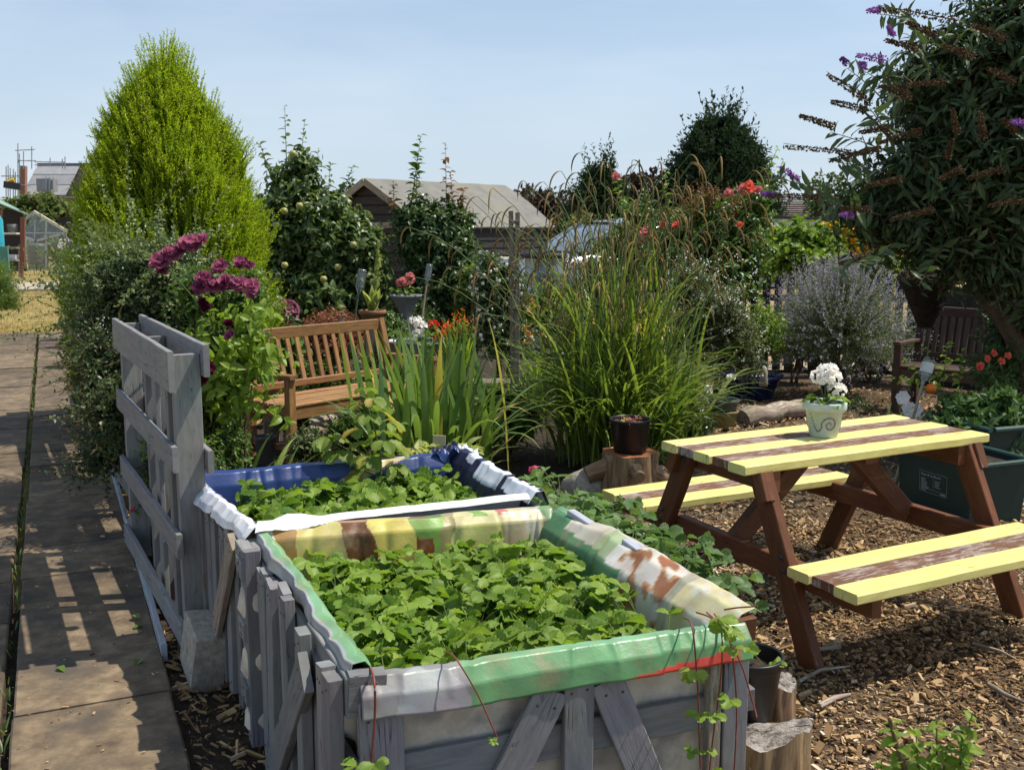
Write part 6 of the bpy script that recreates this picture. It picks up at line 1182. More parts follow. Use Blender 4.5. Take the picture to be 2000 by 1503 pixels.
mb = MB(); c = G(1150, 952, .06); P = np.array([[[c.x+.17*math.cos(a)*math.cos(e)*(1+.12*math.sin(3*a+e)), c.y+.12*math.sin(a)*math.cos(e), max(-.02, c.z+.12*math.sin(e)*(1+.1*math.sin(2*a)))] for e in np.linspace(-1.57, 1.57, 12)] for a in np.linspace(0, 6.283, 22)]); mb.grid(P); tag(mb.build('boulder', 'concrete'), 'rounded tan boulder at the foot of the sedge left of the stump', 'rock', base=(c.x, c.y, 0))
# ------------------------------------------------------------------ bottles on canes
def bottle(px0, py0, px1, py1, d, label, basez=None, wpx=18, canemat='cane', group='upturned bottles on canes', ball=False, mat='clear_bottle'):
    top, neck = D(px0, py0, d), D(px1, py1, d-.02); ax = (top-neck); Ln = ax.length; ax.normalize(); rr = wpx*mpp(d)/2
    g = neck-ax*((neck.z-.0)/ax.z); r = empty('bottle_cane', (g.x, g.y, 0), label, 'bottle on cane', group); mb = MB(); mb.tube([Vector((g.x, g.y, 0)), neck+ax*Ln*.6], [.011, .009], 7, .5); mb.build('cane_stick', canemat, r)
    pr = [(.013, -.02), (.014, .0), (.015, Ln*.06), (rr*.7, Ln*.17), (rr, Ln*.28)]
    for k in range(7): t = Ln*(.33+.085*k); pr += [(rr, t), (rr*.93, t+Ln*.02), (rr, t+Ln*.04)]
    pr += [(rr, Ln*.95), (rr*.85, Ln), (.001, Ln*.99)]; mb = MB(); mb.lathe(pr, neck, 18, axis=ax); mb.build('bottle', mat, r)
    if ball: mb = MB(); mb.lathe([(.001, -.034), (.024, -.024), (.034, 0), (.024, .024), (.001, .034)], neck+Vector((.04, -.03, -.04)), 16); mb.build('ball', 'orange_ball', r); mb = MB(); mb.lathe([(rr*1.01, Ln*.42), (rr*1.012, Ln*.86)], neck, 18, axis=ax); mb.build('paper_label', 'white_label', r)
bottle(708, 526, 700, 575, 9.7, 'clear upturned bottle on a dark cane left of the terracotta pot', wpx=17, canemat='green_cane'); bottle(839, 516, 834, 551, 10.2, 'clear upturned bottle on a long pale cane right of the grey urn', wpx=13)
bottle(541, 578, 531, 628, 8.8, 'clear upturned bottle beside the dusky mophead hydrangea', wpx=16); bottle(937, 514, 935, 545, 10.0, 'upturned bottle half hidden in leaves left of the ladder frame', wpx=13); bottle(1130, 594, 1125, 650, 8.6, 'tall ribbed upturned bottle standing in front of the sedge', wpx=18); bottle(667, 620, 665, 640, 9.9, 'clear bottle end showing above the teak bench back', wpx=15)
bottle(1815, 702, 1803, 745, 6.6, 'labelled upturned bottle with an orange ball by the shaded bench', wpx=24, ball=True)
# ------------------------------------------------------------------ pots behind the bench
def stand(px, d, ztop, w, name, label, cat, mat): g = gz(px, d); mb = MB(); mb.board(Vector((g.x, g.y, 0)), Vector((g.x, g.y, ztop)), w, w, (0.2, -1, 0), bev=.008); return tag(mb.build(name, mat), label, cat, base=(g.x, g.y, 0))
d = 9.6; c = D(728, 642, d); ztp = c.z
stand(728, d, ztp-.004, .20, 'wooden_block', 'pale wooden block carrying the terracotta pot', 'block', 'weathered')
r = pot('flower_pot', c, 'terracotta pot with a tall woolly mullein behind the bench end', 'potted plant', .118, .085, .175, 'terracotta', .010, .035); lm, sm = MB(), MB(); b = c+Vector((0, 0, .15))
n = 26; mb = MB(); mb.ribbons(np.tile(b, (n, 1)), U(0, 6.28, n), U(.14, .30, n), U(.1, .7, n), U(.0, .9, n), U(.04, .07, n), 7, fold=.25); mb.build('basal_leaves', 'mullein_leaf', r)
tip = D(740, 470, d); sm.tube([b, b.lerp(tip, .4)+Vector((.015, 0, 0)), b.lerp(tip, .75)-Vector((.005, 0, 0)), tip], [.014, .013, .012, .006], 7); sm.build('flower_stem', 'mullein_leaf', r)
m = 120; t = U(.05, 1, m); P = np.array(b)+np.outer(t, np.array(tip-b))+np.outer(.03*np.sin(t*3), [0.4, 0, 0]); a = U(0, 6.28, m); lm.scatter(*LEAF, P, np.stack([np.cos(a)*.6, np.sin(a)*.6, np.full(m, .9)], 1), rng.normal(0, .3, (m, 3))+[0, 0, 1], .075*(1.1-.7*t), U(0, 1, m)); lm.build('stem_leaves', 'mullein_leaf', r)
d = 10.4; c = D(793, 622, d); stand(793, d, c.z-.003, .24, 'concrete_pedestal', 'pale concrete block under the grey urn', 'block', 'concrete')
r = empty('flower_urn', c, 'tall grey tapering urn of pink geraniums on a concrete block', 'potted flower'); mb = MB(); mb.lathe([(.001, 0), (.055, .0), (.06, .01), (.075, .07), (.105, .15), (.145, .21), (.165, .225), (.165, .24), (.15, .24), (.135, .22)], c, 32); mb.build('urn', 'grey_urn', r); mb = MB(); mb.lathe([(.001, .225), (.14, .222)], c, 24); mb.build('soil', 'soil', r)
geranium(r, c+Vector((0, 0, .225)), None, ((-.04, -.05, .14), (.02, -.06, .13), (.06, -.03, .17), (-.01, -.02, .16), (.04, 0, .20)), 'pink_petal', 26, .12, (.02, .10), .07, .036, .024, 16)
d = 9.2; c = D(835, 690, d); r = empty('half_barrel', (c.x, c.y, c.z-.12), 'grey oval trough of white geraniums behind the iris clump', 'planter'); an = np.linspace(0, 6.283, 40); mb = MB()
mb.grid([[(c.x+(.40 if 1 else 0)*q[0]*math.cos(a), c.y+.22*q[0]*math.sin(a), c.z-.12+q[1]) for q in ((.01, 0), (.82, 0), (.9, .10), (1.0, .22), (1.03, .225), (1.02, .24), (.96, .235), (.93, .20))] for a in an]); mb.build('tub', 'zinc', r); mb = MB(); mb.grid([[(c.x+.40*q*math.cos(a), c.y+.22*q*math.sin(a), c.z+.08) for q in (.01, .5, .94)] for a in an]); mb.build('soil', 'soil', r)
geranium(r, Vector((c.x-.10, c.y, c.z+.08)), None, ((.0, -.06, .22), (.05, -.05, .17), (.02, -.08, .10)), 'white_petal', 44, .26, (.03, .12), .075, .042, .028, 16)
stand(835, d, c.z-.124, .5, 'low_wall', 'low stone base under the grey oval trough', 'wall', 'concrete')
r = empty('red_geranium', gz(862, 8.9), 'bright red geraniums growing in front of the grey trough', 'geranium'); g = D(862, 700, 8.9); geranium(r, g-Vector((0, 0, .1)), None, ((-.02, -.05, .30), (.03, -.06, .33), (.055, -.02, .37), (-.06, -.02, .40)), 'red_petal', 30, .14, (.05, .28), .07, .034, .024, 14)
# small pots by the iris: square pale planter, plastic pot
c = gz(960, 8.9); mb = MB(); mb.board(Vector((c.x-.22, c.y, .16)), Vector((c.x+.22, c.y, .16)), .26, .34, (0, 0, 1), bev=.01); tag(mb.build('timber_planter', 'weathered'), 'pale timber planter at the foot of the star jasmine', 'planter', base=(c.x, c.y, 0))
c = gz(1085, 9.6); r = pot('flower_pot', (c.x, c.y, .42), 'orange terracotta pot left of the ribbed bottle', 'potted plant', .15, .11, .24, 'terracotta', .01, .03); mb = MB(); n = 30; mb.ribbons(np.tile((c.x, c.y, .62), (n, 1)), U(0, 6.28, n), U(.2, .4, n), U(0, .5, n), U(0, .8, n), U(.02, .03, n), 6); mb.build('foliage', 'vine_leaf', r)
stand(1085, 9.6, .417, .3, 'wooden_block', 'wooden block under the orange terracotta pot', 'block', 'weathered')
c = gz(517, 7.9); c = Vector((c.x, c.y, .38)); r = pot('flower_pot', c, 'brown ribbed pot on a post left of the teak bench', 'pot', .10, .07, .22, 'terracotta', .008, .03); stand(517, 7.9, .377, .12, 'wooden_post', 'weathered post carrying the brown ribbed pot', 'post', 'weathered')
c = G(520, 905, 0); r = pot('plant_pot', (c.x, c.y, .0), 'small grey black plastic pot tucked among the day lily leaves', 'pot', .075, .06, .20, 'pot_grey', .004, .02)
mb = MB(); c = G(858, 885, 0); p0, p1 = D(855, 925, 5.9), D(858, 850, 5.9); mb.board(p0, p1, .075, .008, (.1, -1, .25), bev=.003); tag(mb.build('plant_label', 'slate_tag'), 'small blank stone plant label sticking up behind the blue lined box', 'label', base=p0)
bush('hosta', gz(835, 5.8), 'small cream edged hosta by the stone label', 'hosta', [ell(828, 885, 5.8, 32, 18), ell(900, 880, 5.8, 30, 16)], 26, 6, .10, LEAFB, 'hosta_leaf', (.08, .16), stems=0)
r, _ = bush('pink_geranium', gz(1050, 5.3), 'little magenta geranium beside the dark navy corner of the rear box', 'geranium', [ell(1055, 945, 5.2, 24, 22)], 26, 6, .05, LEAFR, 'rose_leaf', (.06, .14), stems=0)
for x, y in ((1048, 921), (1055, 955)): mb = MB(); umbel(mb, D(x, y, 5.0), .026, 12, .02); mb.build('flower_head', 'magenta_petal', r)
# ------------------------------------------------------------------ right: blue bowls, bowl pots, basket, tub
c = G(1465, 780, 0); r = pot('glazed_bowl', (c.x, c.y, .02), 'wide dark blue glazed bowl holding the airy white flowered bush', 'pot', .29, .20, .23, 'blue_glaze', .02, .03)
c2 = G(1410, 835, 0); r = pot('flower_pot', (c2.x, c2.y, 0), 'squat olive glazed pot at the right edge of the sedge', 'pot', .125, .10, .15, 'olive_glaze', .008, .02)
mb = MB(); mb.lathe(pot_profile(.13, .11, .09, .006, .02, .008, .03), (c2.x, c2.y, .152), 30); o = mb.build('water_bowl', 'pot_grey'); tag(o, 'grey dish standing on the olive glazed pot', 'bowl', base=(c2.x, c2.y, .152))
r = empty('white_geranium', (c2.x, c2.y, .17), 'spindly white geranium in the grey dish on the olive pot', 'geranium'); geranium(r, Vector((c2.x, c2.y, .19)), None, ((.05, -.05, .24), (-.12, 0, .13)), 'white_petal', 8, .09, (.03, .15), .045, .03, .02, 14)
c = G(1482, 752, .24); mb = MB(); mb.lathe([(.001, 0), (.035, 0), (.04, .03), (.03, .09), (.034, .12), (.022, .165), (.012, .18), (.001, .182)], c+Vector((.03, -.05, 0)), 16); tag(mb.build('stone_ornament', 'concrete'), 'small grey stone ornament on the rim of the blue bowl', 'ornament', base=c)
# wicker cone basket hung from the buddleia
d = 7.9; c = D(1812, 545, d); R = 54*mpp(d); r = empty('wicker_basket', c, 'dark wicker cone basket of trailing plants hanging by the lavender', 'hanging basket'); mb = MB(); tipz = 92*mpp(d)
for k in range(26):
    t = k/25; rad = R*(1-.78*t**.9); z = -tipz*t; an = np.linspace(0, 6.2832, 37); mb.tube([(c.x+(rad+.006*math.sin(a*9+k*3.1))*math.cos(a), c.y+(rad+.006*math.sin(a*9+k*3.1))*math.sin(a), c.z+z) for a in an], .0085, 5, U(0, 1), cap=False)
for k in range(12): a = k/12*6.283; mb.tube([(c.x+R*math.cos(a), c.y+R*math.sin(a), c.z+.02), (c.x+R*.22*math.cos(a), c.y+R*.22*math.sin(a), c.z-tipz)], .007, 5)
mb.lathe([(R*.93, -.02), (R*.2, -tipz*.98), (.001, -tipz)], c, 20); mb.build('wicker_cone', 'wicker', r)
mb = MB(); mb.lathe([(.001, .01), (R*.93, -.01)], c, 20); mb.build('soil', 'soil', r)
lm, sm = MB(), MB(); n = 60; twigs(lm, sm, np.array(c)+rng.normal(0, R*.4, (n, 3))*[1, 1, 0], rng.normal(0, .5, (n, 3))+[0, 0, .6], U(.1, .22, n), 9, .04, LEAF, .5, sr=.0015); lm.build('foliage', 'copper_leaf', r); sm.build('stalk_tuft', 'red_stem', r)
mb = MB(); hook = c+Vector((.05, 0, 1.0))
for a in (0, 2.1, 4.2): mb.tube([c+Vector((R*math.cos(a), R*math.sin(a), .02)), hook], .003, 4)
mb.build('chain', 'dark_grey', r)
# dark green collection box with printed label, and tub
a, b = G(1752, 985, .0), G(1895, 1035, 0); bxd = (b-a); bxd.z = 0; bxd.normalize(); bxn = Vector((bxd.y, -bxd.x, 0)); ctr = a+bxd*.28-bxn*.20
r = empty('recycling_box', (ctr.x, ctr.y, 0), 'dark green plastic collection box with a printed white panel, behind the table', 'recycling box'); mb = MB()
def taper(mb, c, dx, dn, wx, wn_, z0, z1, sh): 
    lo = [c+dx*sx*wx*sh+dn*sn*wn_*sh+Zv*z0 for sx, sn in ((-1, -1), (1, -1), (1, 1), (-1, 1))]; hi = [c+dx*sx*wx+dn*sn*wn_+Zv*z1 for sx, sn in ((-1, -1), (1, -1), (1, 1), (-1, 1))]
    mb.add([tuple(v) for v in lo+hi], [(0, 3, 2, 1), (0, 1, 5, 4), (1, 2, 6, 5), (2, 3, 7, 6), (3, 0, 4, 7)], .5)
taper(mb, ctr, bxd, bxn, .29, .21, 0.002, .36, .90); mb.build('body', 'green_bin', r)
mb = MB()
for sgn in (-1, 1): mb.board(ctr+bxd*.30+bxn*.215*sgn+Zv*.36, ctr-bxd*.30+bxn*.215*sgn+Zv*.36, .03, .025, Zv, bev=.006); mb.board(ctr+bxd*.30*sgn+bxn*.20+Zv*.36, ctr+bxd*.30*sgn-bxn*.20+Zv*.36, .03, .025, Zv, bev=.006)
mb.build('rim', 'bin_lid', r)
mb = MB(); mb.grid([[tuple(ctr+bxd*x+bxn*y+Zv*.33) for y in (-.19, 0, .19)] for x in (-.27, 0, .27)]); mb.build('soil', 'soil', r)
def panel_pt(x, z, out=.003): k = .9+.1*z/.36; return ctr+bxd*x+bxn*(.21*k+out)+Zv*z
mb = MB(); x0, x1, z0, z1 = -.105, .105, .135, .255
for (p, q) in (((x0, z0), (x1, z0)), ((x0, z1), (x1, z1)), ((x0, z0), (x0, z1)), ((x1, z0), (x1, z1)), ((0, z0+.02), (0, z1-.03)), ((x0, z0+.02), (x1, z0+.02))): mb.board(panel_pt(*p), panel_pt(*q), .0016, .001, bxn)
for col in (0, 1):
    for k in range(7 if not col else 5): xs = x0+.012+col*.105; z = z1-.043-k*.0088; mb.board(panel_pt(xs, z), panel_pt(xs+U(.03, .072), z), .0032, .001, bxn)
mb.board(panel_pt(x0+.01, z0+.010), panel_pt(x0+.05, z0+.010), .004, .001, bxn); mb.board(panel_pt(x1-.05, z0+.010), panel_pt(x1-.01, z0+.010), .007, .001, bxn); mb.build('label_frame', 'label_white', r)
cu = bpy.data.curves.new('heading', 'FONT'); cu.body = 'Paper & Cardboard'; cu.size = .019; cu.extrude = .0006; to = bpy.data.objects.new('heading', cu); COL.objects.link(to)
bpy.context.view_layer.update(); me = bpy.data.meshes.new_from_object(to.evaluated_get(bpy.context.evaluated_depsgraph_get())); bpy.data.objects.remove(to)
o = bpy.data.objects.new('heading', me); COL.objects.link(o); me.materials.append(MATS['label_white']); R3 = Matrix((bxd, Zv, bxn)).transposed().to_4x4(); me.transform(Matrix.Translation(panel_pt(x0+.012, z1-.024)) @ R3); me.transform(Matrix.Translation((-ctr.x, -ctr.y, 0))); o.parent = r
c = G(1935, 990, 0); c = Vector((c.x+.12, c.y+.35, 0)); r = empty('plant_tub', c, 'dark green square tub with a rolled rim holding the tomato plant', 'tub'); mb = MB(); taper(mb, c, bxd, bxn, .24, .24, .002, .46, .8); mb.build('body', 'green_bin', r)
mb = MB()
for sgn in (-1, 1): mb.board(c+bxd*.255+bxn*.25*sgn+Zv*.46, c-bxd*.255+bxn*.25*sgn+Zv*.46, .035, .03, Zv, bev=.01); mb.board(c+bxd*.25*sgn+bxn*.22+Zv*.46, c+bxd*.25*sgn-bxn*.22+Zv*.46, .035, .03, Zv, bev=.01)
mb.build('rim', 'bin_lid', r); mb = MB(); mb.grid([[tuple(c+bxd*x+bxn*y+Zv*.42) for y in (-.22, 0, .22)] for x in (-.22, 0, .22)]); mb.build('soil', 'soil', r)
# ------------------------------------------------------------------ wooden ladder frame, picket fence
d = 8.7; r = empty('wooden_ladder', gz(1004, d), 'weathered narrow wooden ladder frame standing among the jasmine', 'ladder frame')
for x0, x1, yt in ((998, 1003, 412), (1011, 1009, 415)): b = gz(x1, d); t_ = D(x0, yt, d); mb = MB(); mb.board(b, t_, .040, .035, (0, -1, .05)); mb.build('post', 'weathered', r)
for y in (434, 520, 600): mb = MB(); mb.board(D(999, y, d)+Vector((0, -.03, 0)), D(1013, y, d)+Vector((0, -.03, 0)), .03, .02, (0, -1, 0)); mb.build('rung', 'weathered', r)
def picket(A, B, n, h, label, sag=0):
    r = empty('picket_fence', A, label, 'fence'); ax = (B-A).normalized(); nn = Vector((ax.y, -ax.x, 0))
    for z in (h*.25, h*.78): mb = MB(); mb.board(A+Zv*z, B+Zv*z, .07, .03, nn); mb.build('rail', 'dark_stain', r)
    for k in range(n): p = A.lerp(B, (k+.5)/n)+nn*.03; mb = MB(); mb.board(p+Zv*.03, p+Zv*(h+U(-.02, .02)), .085, .018, nn); mb.build('picket', 'dark_stain', r)
    for k in range(max(2, n//9)+1): p = A.lerp(B, k/max(2, n//9)); mb = MB(); mb.board(p-nn*.05, p-nn*.05+Zv*(h+.06), .09, .09, nn); mb.build('post', 'dark_stain', r)
picket(gz(1420, 11.6), gz(1800, 11.3), 16, 1.12, 'dark stained picket fence running behind the lavender'); picket(gz(1815, 10.6), gz(2120, 9.6), 26, 1.05, 'dark stained picket fence behind the shaded bench')
patch('red_paving', [(2.6, 11.9), (9, 11.6), (12, 18), (3.2, 18)], .012, 'gravel_tan'); patch('brick_path', [(2.4, 12.6), (9.6, 12.4), (10, 14.2), (2.5, 14.2)], .018, 'paving_red')
# ------------------------------------------------------------------ the barn-like shed
sdp = 17.0; GA = D(724, 400, sdp); GB = D(975, 400, sdp+2.6); GA.z = GB.z = 0; sx_ = (GB-GA); Ls = sx_.length*1.0; sx_.normalize(); sn_ = Vector((sx_.y, -sx_.x, 0))
r = empty('barn_shed', GA, 'dark timber shed with curved barn roof of grey felt, behind the climbing rose', 'shed'); zr = D(724, 352, sdp).z; ze = D(1065, 436, sdp+2.2).z-.1; hw = 1.12
H_ = zr-ze; prof = [(-hw-.05, ze), (-hw*.80, ze+H_*.36), (-hw*.5, ze+H_*.62), (0, zr), (hw*.5, ze+H_*.60), (hw*.75, ze+H_*.34), (hw+.08, ze)]
mb = MB(); ns = 24; mb.grid([[tuple(GA+sx_*(-.12+(Ls+.3)*k/ns)+sn_*q[0]+Zv*(q[1]+.03+.003*math.sin(k*1.3+i))) for i, q in enumerate(prof)] for k in range(ns+1)], smooth=False); o = mb.build('roof', 'roof_felt', r); md = o.modifiers.new('thickness', 'SOLIDIFY'); md.thickness = .03
for e in (-.0, Ls):
    mb = MB(); P = [GA+sx_*e+sn_*q[0]*.94+Zv*q[1] for q in prof]; Pb = [Vector((p.x, p.y, 0)) for p in P]
    mb.grid([[tuple(a_), tuple(b_)] for a_, b_ in zip(Pb, P)], smooth=False); mb.build('gable_wall', 'dark_stain', r)
for sgn in (-1, 1): mb = MB(); mb.grid([[tuple(GA+sx_*(Ls*k/20)+sn_*hw*.98*sgn+Zv*z) for z in np.linspace(0, ze, 12)] for k in range(21)], smooth=False); mb.build('side_wall', 'dark_stain', r)
for k in range(12): z = .1+k*(ze-.1)/12; mb = MB(); mb.board(GA+sn_*hw+Zv*z, GA+sx_*Ls+sn_*hw+Zv*z, .13, .02, sn_+Vector((0, 0, .16)), U(0, 1)); mb.build('weatherboard', 'dark_stain', r)
for k in range(15): 
    z = .1+k*(zr-.12)/15; w_ = np.interp(z, [0, ze, ze+H_*.34, ze+H_*.60, zr], [hw, hw, hw*.73, hw*.46, .03])*.95; mb = MB(); mb.board(GA-sx_*.02-sn_*w_+Zv*z, GA-sx_*.02+sn_*w_+Zv*z, .13, .02, -sx_, U(0, 1)); mb.build('weatherboard', 'dark_stain', r)
for i in range(6):
    p, q = prof[i], prof[i+1]; mb = MB(); mb.board(GA-sx_*.14+sn_*p[0]+Zv*(p[1]-.02), GA-sx_*.14+sn_*q[0]+Zv*(q[1]-.02), .11, .025, -sx_); mb.build('bargeboard', 'weathered', r)
mb = MB(); mb.board(GA-sx_*.06-sn_*.7+Zv*(ze+.06), GA-sx_*.06+sn_*.7+Zv*(ze+.06), .09, .02, -sx_); mb.build('gable_trim', 'weathered', r)
for f in (.18, .55, .78):
    q = GA+sx_*Ls*f+sn_*(hw+.025); mb = MB(); mb.board(q+Zv*.9, q+sx_*.36+Zv*.9, .5, .02, sn_); w_ = mb.build('window', 'weathered' if f != .55 else 'cream_timber', r); mb = MB(); mb.board(q+sx_*.04+sn_*.012+Zv*.9, q+sx_*.32+sn_*.012+Zv*.9, .42, .01, sn_); mb.build('pane', 'window_glass', w_)
d = 24; a = D(658, 420, d); mb = MB(); mb.board(Vector((a.x, a.y, 1.0)), Vector((a.x+.95, a.y, 1.0)), 1.9, .8, (0, -1, 0)); o = mb.build('hut', 'roof_tiles'); r = empty('small_hut', (a.x+.4, a.y, 0), 'small brown hut with pale flat roof left of the barn gable', 'hut'); o.parent = r; o.data.transform(Matrix.Translation(-r.location)); o.name = 'wall'
mb = MB(); mb.board(Vector((a.x-.08, a.y, 2.02)), Vector((a.x+1.0, a.y, 2.02)), 1.0, .10, (0, 0, 1)); mb.build('roof', 'van_white', r)
# ------------------------------------------------------------------ zinc tank and parked car
d = 13.5; c = gz(1066, d); R = 40*mpp(d); zt = D(1066, 496, d).z; r = empty('water_tank', c, 'round galvanised water tank in front of the silver car', 'water tank'); mb = MB(); pr = [(.001, 0), (R, 0)]
for k in range(6): z = zt*(k+1)/6; pr += [(R, z-.06), (R+.012, z-.03), (R, z)]
mb.lathe(pr+[(R-.02, zt), (R-.02, zt-.3)], c, 40); mb.build('drum', 'zinc', r); mb = MB(); mb.lathe([(R+.01, zt-.05), (R+.016, zt-.05), (R+.016, zt+.015), (R-.03, zt+.015)], c, 40); mb.build('rim', 'dark_grey', r); mb = MB(); mb.lathe([(.001, zt-.12), (R-.02, zt-.12)], c, 24); mb.build('lid', 'zinc', r)
def car(o, rz, label, mat, sc=1.0):
    """estate car: x forward; body, cabin glass, wheels, lamps, bumper, mirror"""
    r = empty('parked_car', o, label, 'car', None, rz); M = Matrix.Translation(o) @ Matrix.Rotation(rz, 4, 'Z') @ Matrix.Scale(sc, 4)
    def loft(secs, name, mt, smooth=True):                 # secs: list of (x, halfwidth, z0, z1, topwidth)
        mb = MB(); P = []
        for (x, w, z0, z1, tw) in secs:
            ring = [(x, -w*.9, z0), (x, -w, z0+.12*(z1-z0)), (x, -w, z0+.62*(z1-z0)), (x, -tw, z0+.93*(z1-z0)), (x, -tw*.85, z1), (x, 0, z1+.012), (x, tw*.85, z1), (x, tw, z0+.93*(z1-z0)), (x, w, z0+.62*(z1-z0)), (x, w, z0+.12*(z1-z0)), (x, w*.9, z0), (x, 0, z0), (x, -w*.9, z0)]
            P.append([tuple(M @ Vector(v)) for v in ring])
        mb.grid(P, smooth=smooth)
        for e in (0, -1): c = np.mean(P[e], 0); k = len(P[e]); mb.add(np.array(P[e]+[tuple(c)]), [(i, i+1, k) if e else (i+1, i, k) for i in range(k-1)])
        return mb.build(name, mt, r)
    loft([(2.20, .55, .38, .62, .5), (2.12, .80, .28, .80, .7), (1.95, .88, .24, .92, .78), (1.4, .90, .22, 1.02, .80), (.9, .90, .22, 1.10, .82), (-.5, .90, .22, 1.10, .84), (-1.7, .90, .24, 1.10, .84), (-2.1, .86, .30, 1.06, .8), (-2.2, .7, .42, .9, .65)], 'body', mat)
    loft([(1.02, .80, 1.08, 1.10, .78), (.55, .80, 1.08, 1.40, .66), (.20, .80, 1.08, 1.56, .63), (-.6, .80, 1.08, 1.62, .63), (-1.6, .80, 1.08, 1.58, .62), (-2.02, .78, 1.08, 1.20, .68)], 'glasshouse', 'window_glass')
    mb = MB(); mb.grid([[tuple(M @ Vector((x, y*.60, z+.02-.03*y*y))) for y in np.linspace(-1, 1, 7)] for x, z in ((.28, 1.55), (-.2, 1.61), (-.9, 1.63), (-1.6, 1.60), (-1.8, 1.5))]); mb.build('roof', mat, r)
    mb = MB()
    for sgn in (-1, 1):
        for a, b in (((1.0, .79, 1.10), (.24, .63, 1.56)), ((-.25, .84, 1.09), (-.3, .64, 1.60)), ((-1.3, .84, 1.09), (-1.35, .63, 1.59))): mb.tube([M @ Vector((a[0], a[1]*sgn, a[2])), M @ Vector((b[0], b[1]*sgn, b[2]))], .03, 6)
    mb.build('pillars', mat, r)
    for sx in (1.38, -1.32):
        for sy in (-.82, .82):
            c = M @ Vector((sx, sy, .31)); ax = (M.to_3x3() @ Vector((0, 1, 0))).normalized(); mb = MB(); mb.lathe([(.19, -.10), (.30, -.10), (.32, -.06), (.32, .06), (.30, .10), (.19, .10)], c, 24, axis=ax); w = mb.build('wheel', 'tyre', r); mb = MB(); mb.lathe([(.001, -.085), (.06, -.09), (.18, -.075), (.195, -.06), (.195, .06), (.18, .075), (.06, .09), (.001, .085)], c, 18, axis=ax); mb.build('rim', 'aluminium', w)
    for sy in (-1, 1):
        mb = MB(); mb.lathe([(.001, .05), (.07, .04), (.12, .0), (.10, -.04)], M @ Vector((2.02, .62*sy, .80)), 16, axis=M.to_3x3() @ Vector((1, .35*sy, .3))); mb.build('headlight', 'lamp_glass', r)
        mb = MB(); mb.board(M @ Vector((.72, .88*sy, 1.13)), M @ Vector((.72, 1.06*sy, 1.17)), .13, .12, M.to_3x3() @ Vector((0, 0, 1)), bev=.03); mb.build('wing_mirror', mat, r)
    mb = MB(); mb.board(M @ Vector((2.17, -.45, .66)), M @ Vector((2.17, .45, .66)), .14, .05, M.to_3x3() @ Vector((1, 0, .2))); mb.build('grille', 'car_black', r); mb = MB(); mb.board(M @ Vector((2.13, -.78, .36)), M @ Vector((2.13, .78, .36)), .16, .12, M.to_3x3() @ Vector((1, 0, 0))); mb.build('bumper', 'car_black', r)
    mb = MB(); mb.board(M @ Vector((1.06, -.75, 1.10)), M @ Vector((1.06, .75, 1.10)), .05, .02, M.to_3x3() @ Vector((.4, 0, 1))); mb.build('wiper_strip', 'car_black', r)
    return r
cp = D(1195, 445, 19.2); car(Vector((cp.x, cp.y, 0)), math.radians(205), 'silver parked car showing bonnet and windscreen behind the zinc tank', 'car_silver', 1.12)
d = 30; a = D(1478, 445, d); vb = Vector((a.x+1.3, a.y, 0)); r = empty('site_hut', vb, 'low grey hut with dark roof edge above the vine hedge', 'hut'); mb = MB(); mb.board(vb+Vector((-1.2, 0, .95)), vb+Vector((1.2, 0, .95)), 1.4, 1.9, (0, 0, 1)); mb.build('wall', 'van_white', r); mb = MB(); mb.board(vb+Vector((-1.35, 0, 1.97)), vb+Vector((1.35, 0, 1.84)), 1.6, .08, (0, 0, 1)); mb.build('roof', 'dark_roof_edge', r)
def house(c, L_, Wd, ze, zr, label, wallm, roofm, rz=0, rows=14):
    r = empty('house', c, label, 'house', None, rz); M = Matrix.Translation(c) @ Matrix.Rotation(rz, 4, 'Z'); T = lambda x, y, z: tuple(M @ Vector((x, y, z))); mb = MB(); h, w = L_/2, Wd/2
    mb.add([T(-h, -w, 0), T(h, -w, 0), T(h, w, 0), T(-h, w, 0), T(-h, -w, ze), T(h, -w, ze), T(h, w, ze), T(-h, w, ze), T(-h, 0, zr-.1), T(h, 0, zr-.1)], [(0, 1, 5, 4), (1, 2, 6, 5), (2, 3, 7, 6), (3, 0, 4, 7)]); mb.add([T(-h, -w, ze), T(-h, w, ze), T(-h, 0, zr-.1), T(h, -w, ze), T(h, w, ze), T(h, 0, zr-.1)], [(0, 2, 1), (3, 4, 5)]); mb.build('wall', wallm, r)
    mb = MB()
    for sgn in (-1, 1):
        for k in range(rows):
            t0, t1 = k/rows, (k+1.15)/rows; y0, y1 = sgn*(w+.3)*(1-t0), sgn*(w+.3)*(1-t1); z0, z1 = ze-.2+(zr-ze+.2)*t0, ze-.2+(zr-ze+.2)*t1; mb.add([T(-h-.2, y0, z0+.06), T(h+.2, y0, z0+.06), T(h+.2, y1, z1), T(-h-.2, y1, z1)], [(0, 1, 2, 3) if sgn < 0 else (3, 2, 1, 0)], U(0, 1))
    mb.build('roof', roofm, r); return r, M
c = D(1585, 445, 55); house(Vector((c.x, c.y, 0)), 7.5, 6, 1.9, D(1560, 385, 55).z, 'far brown tiled roof house seen above the vine hedge', 'brick', 'roof_tiles', .15)
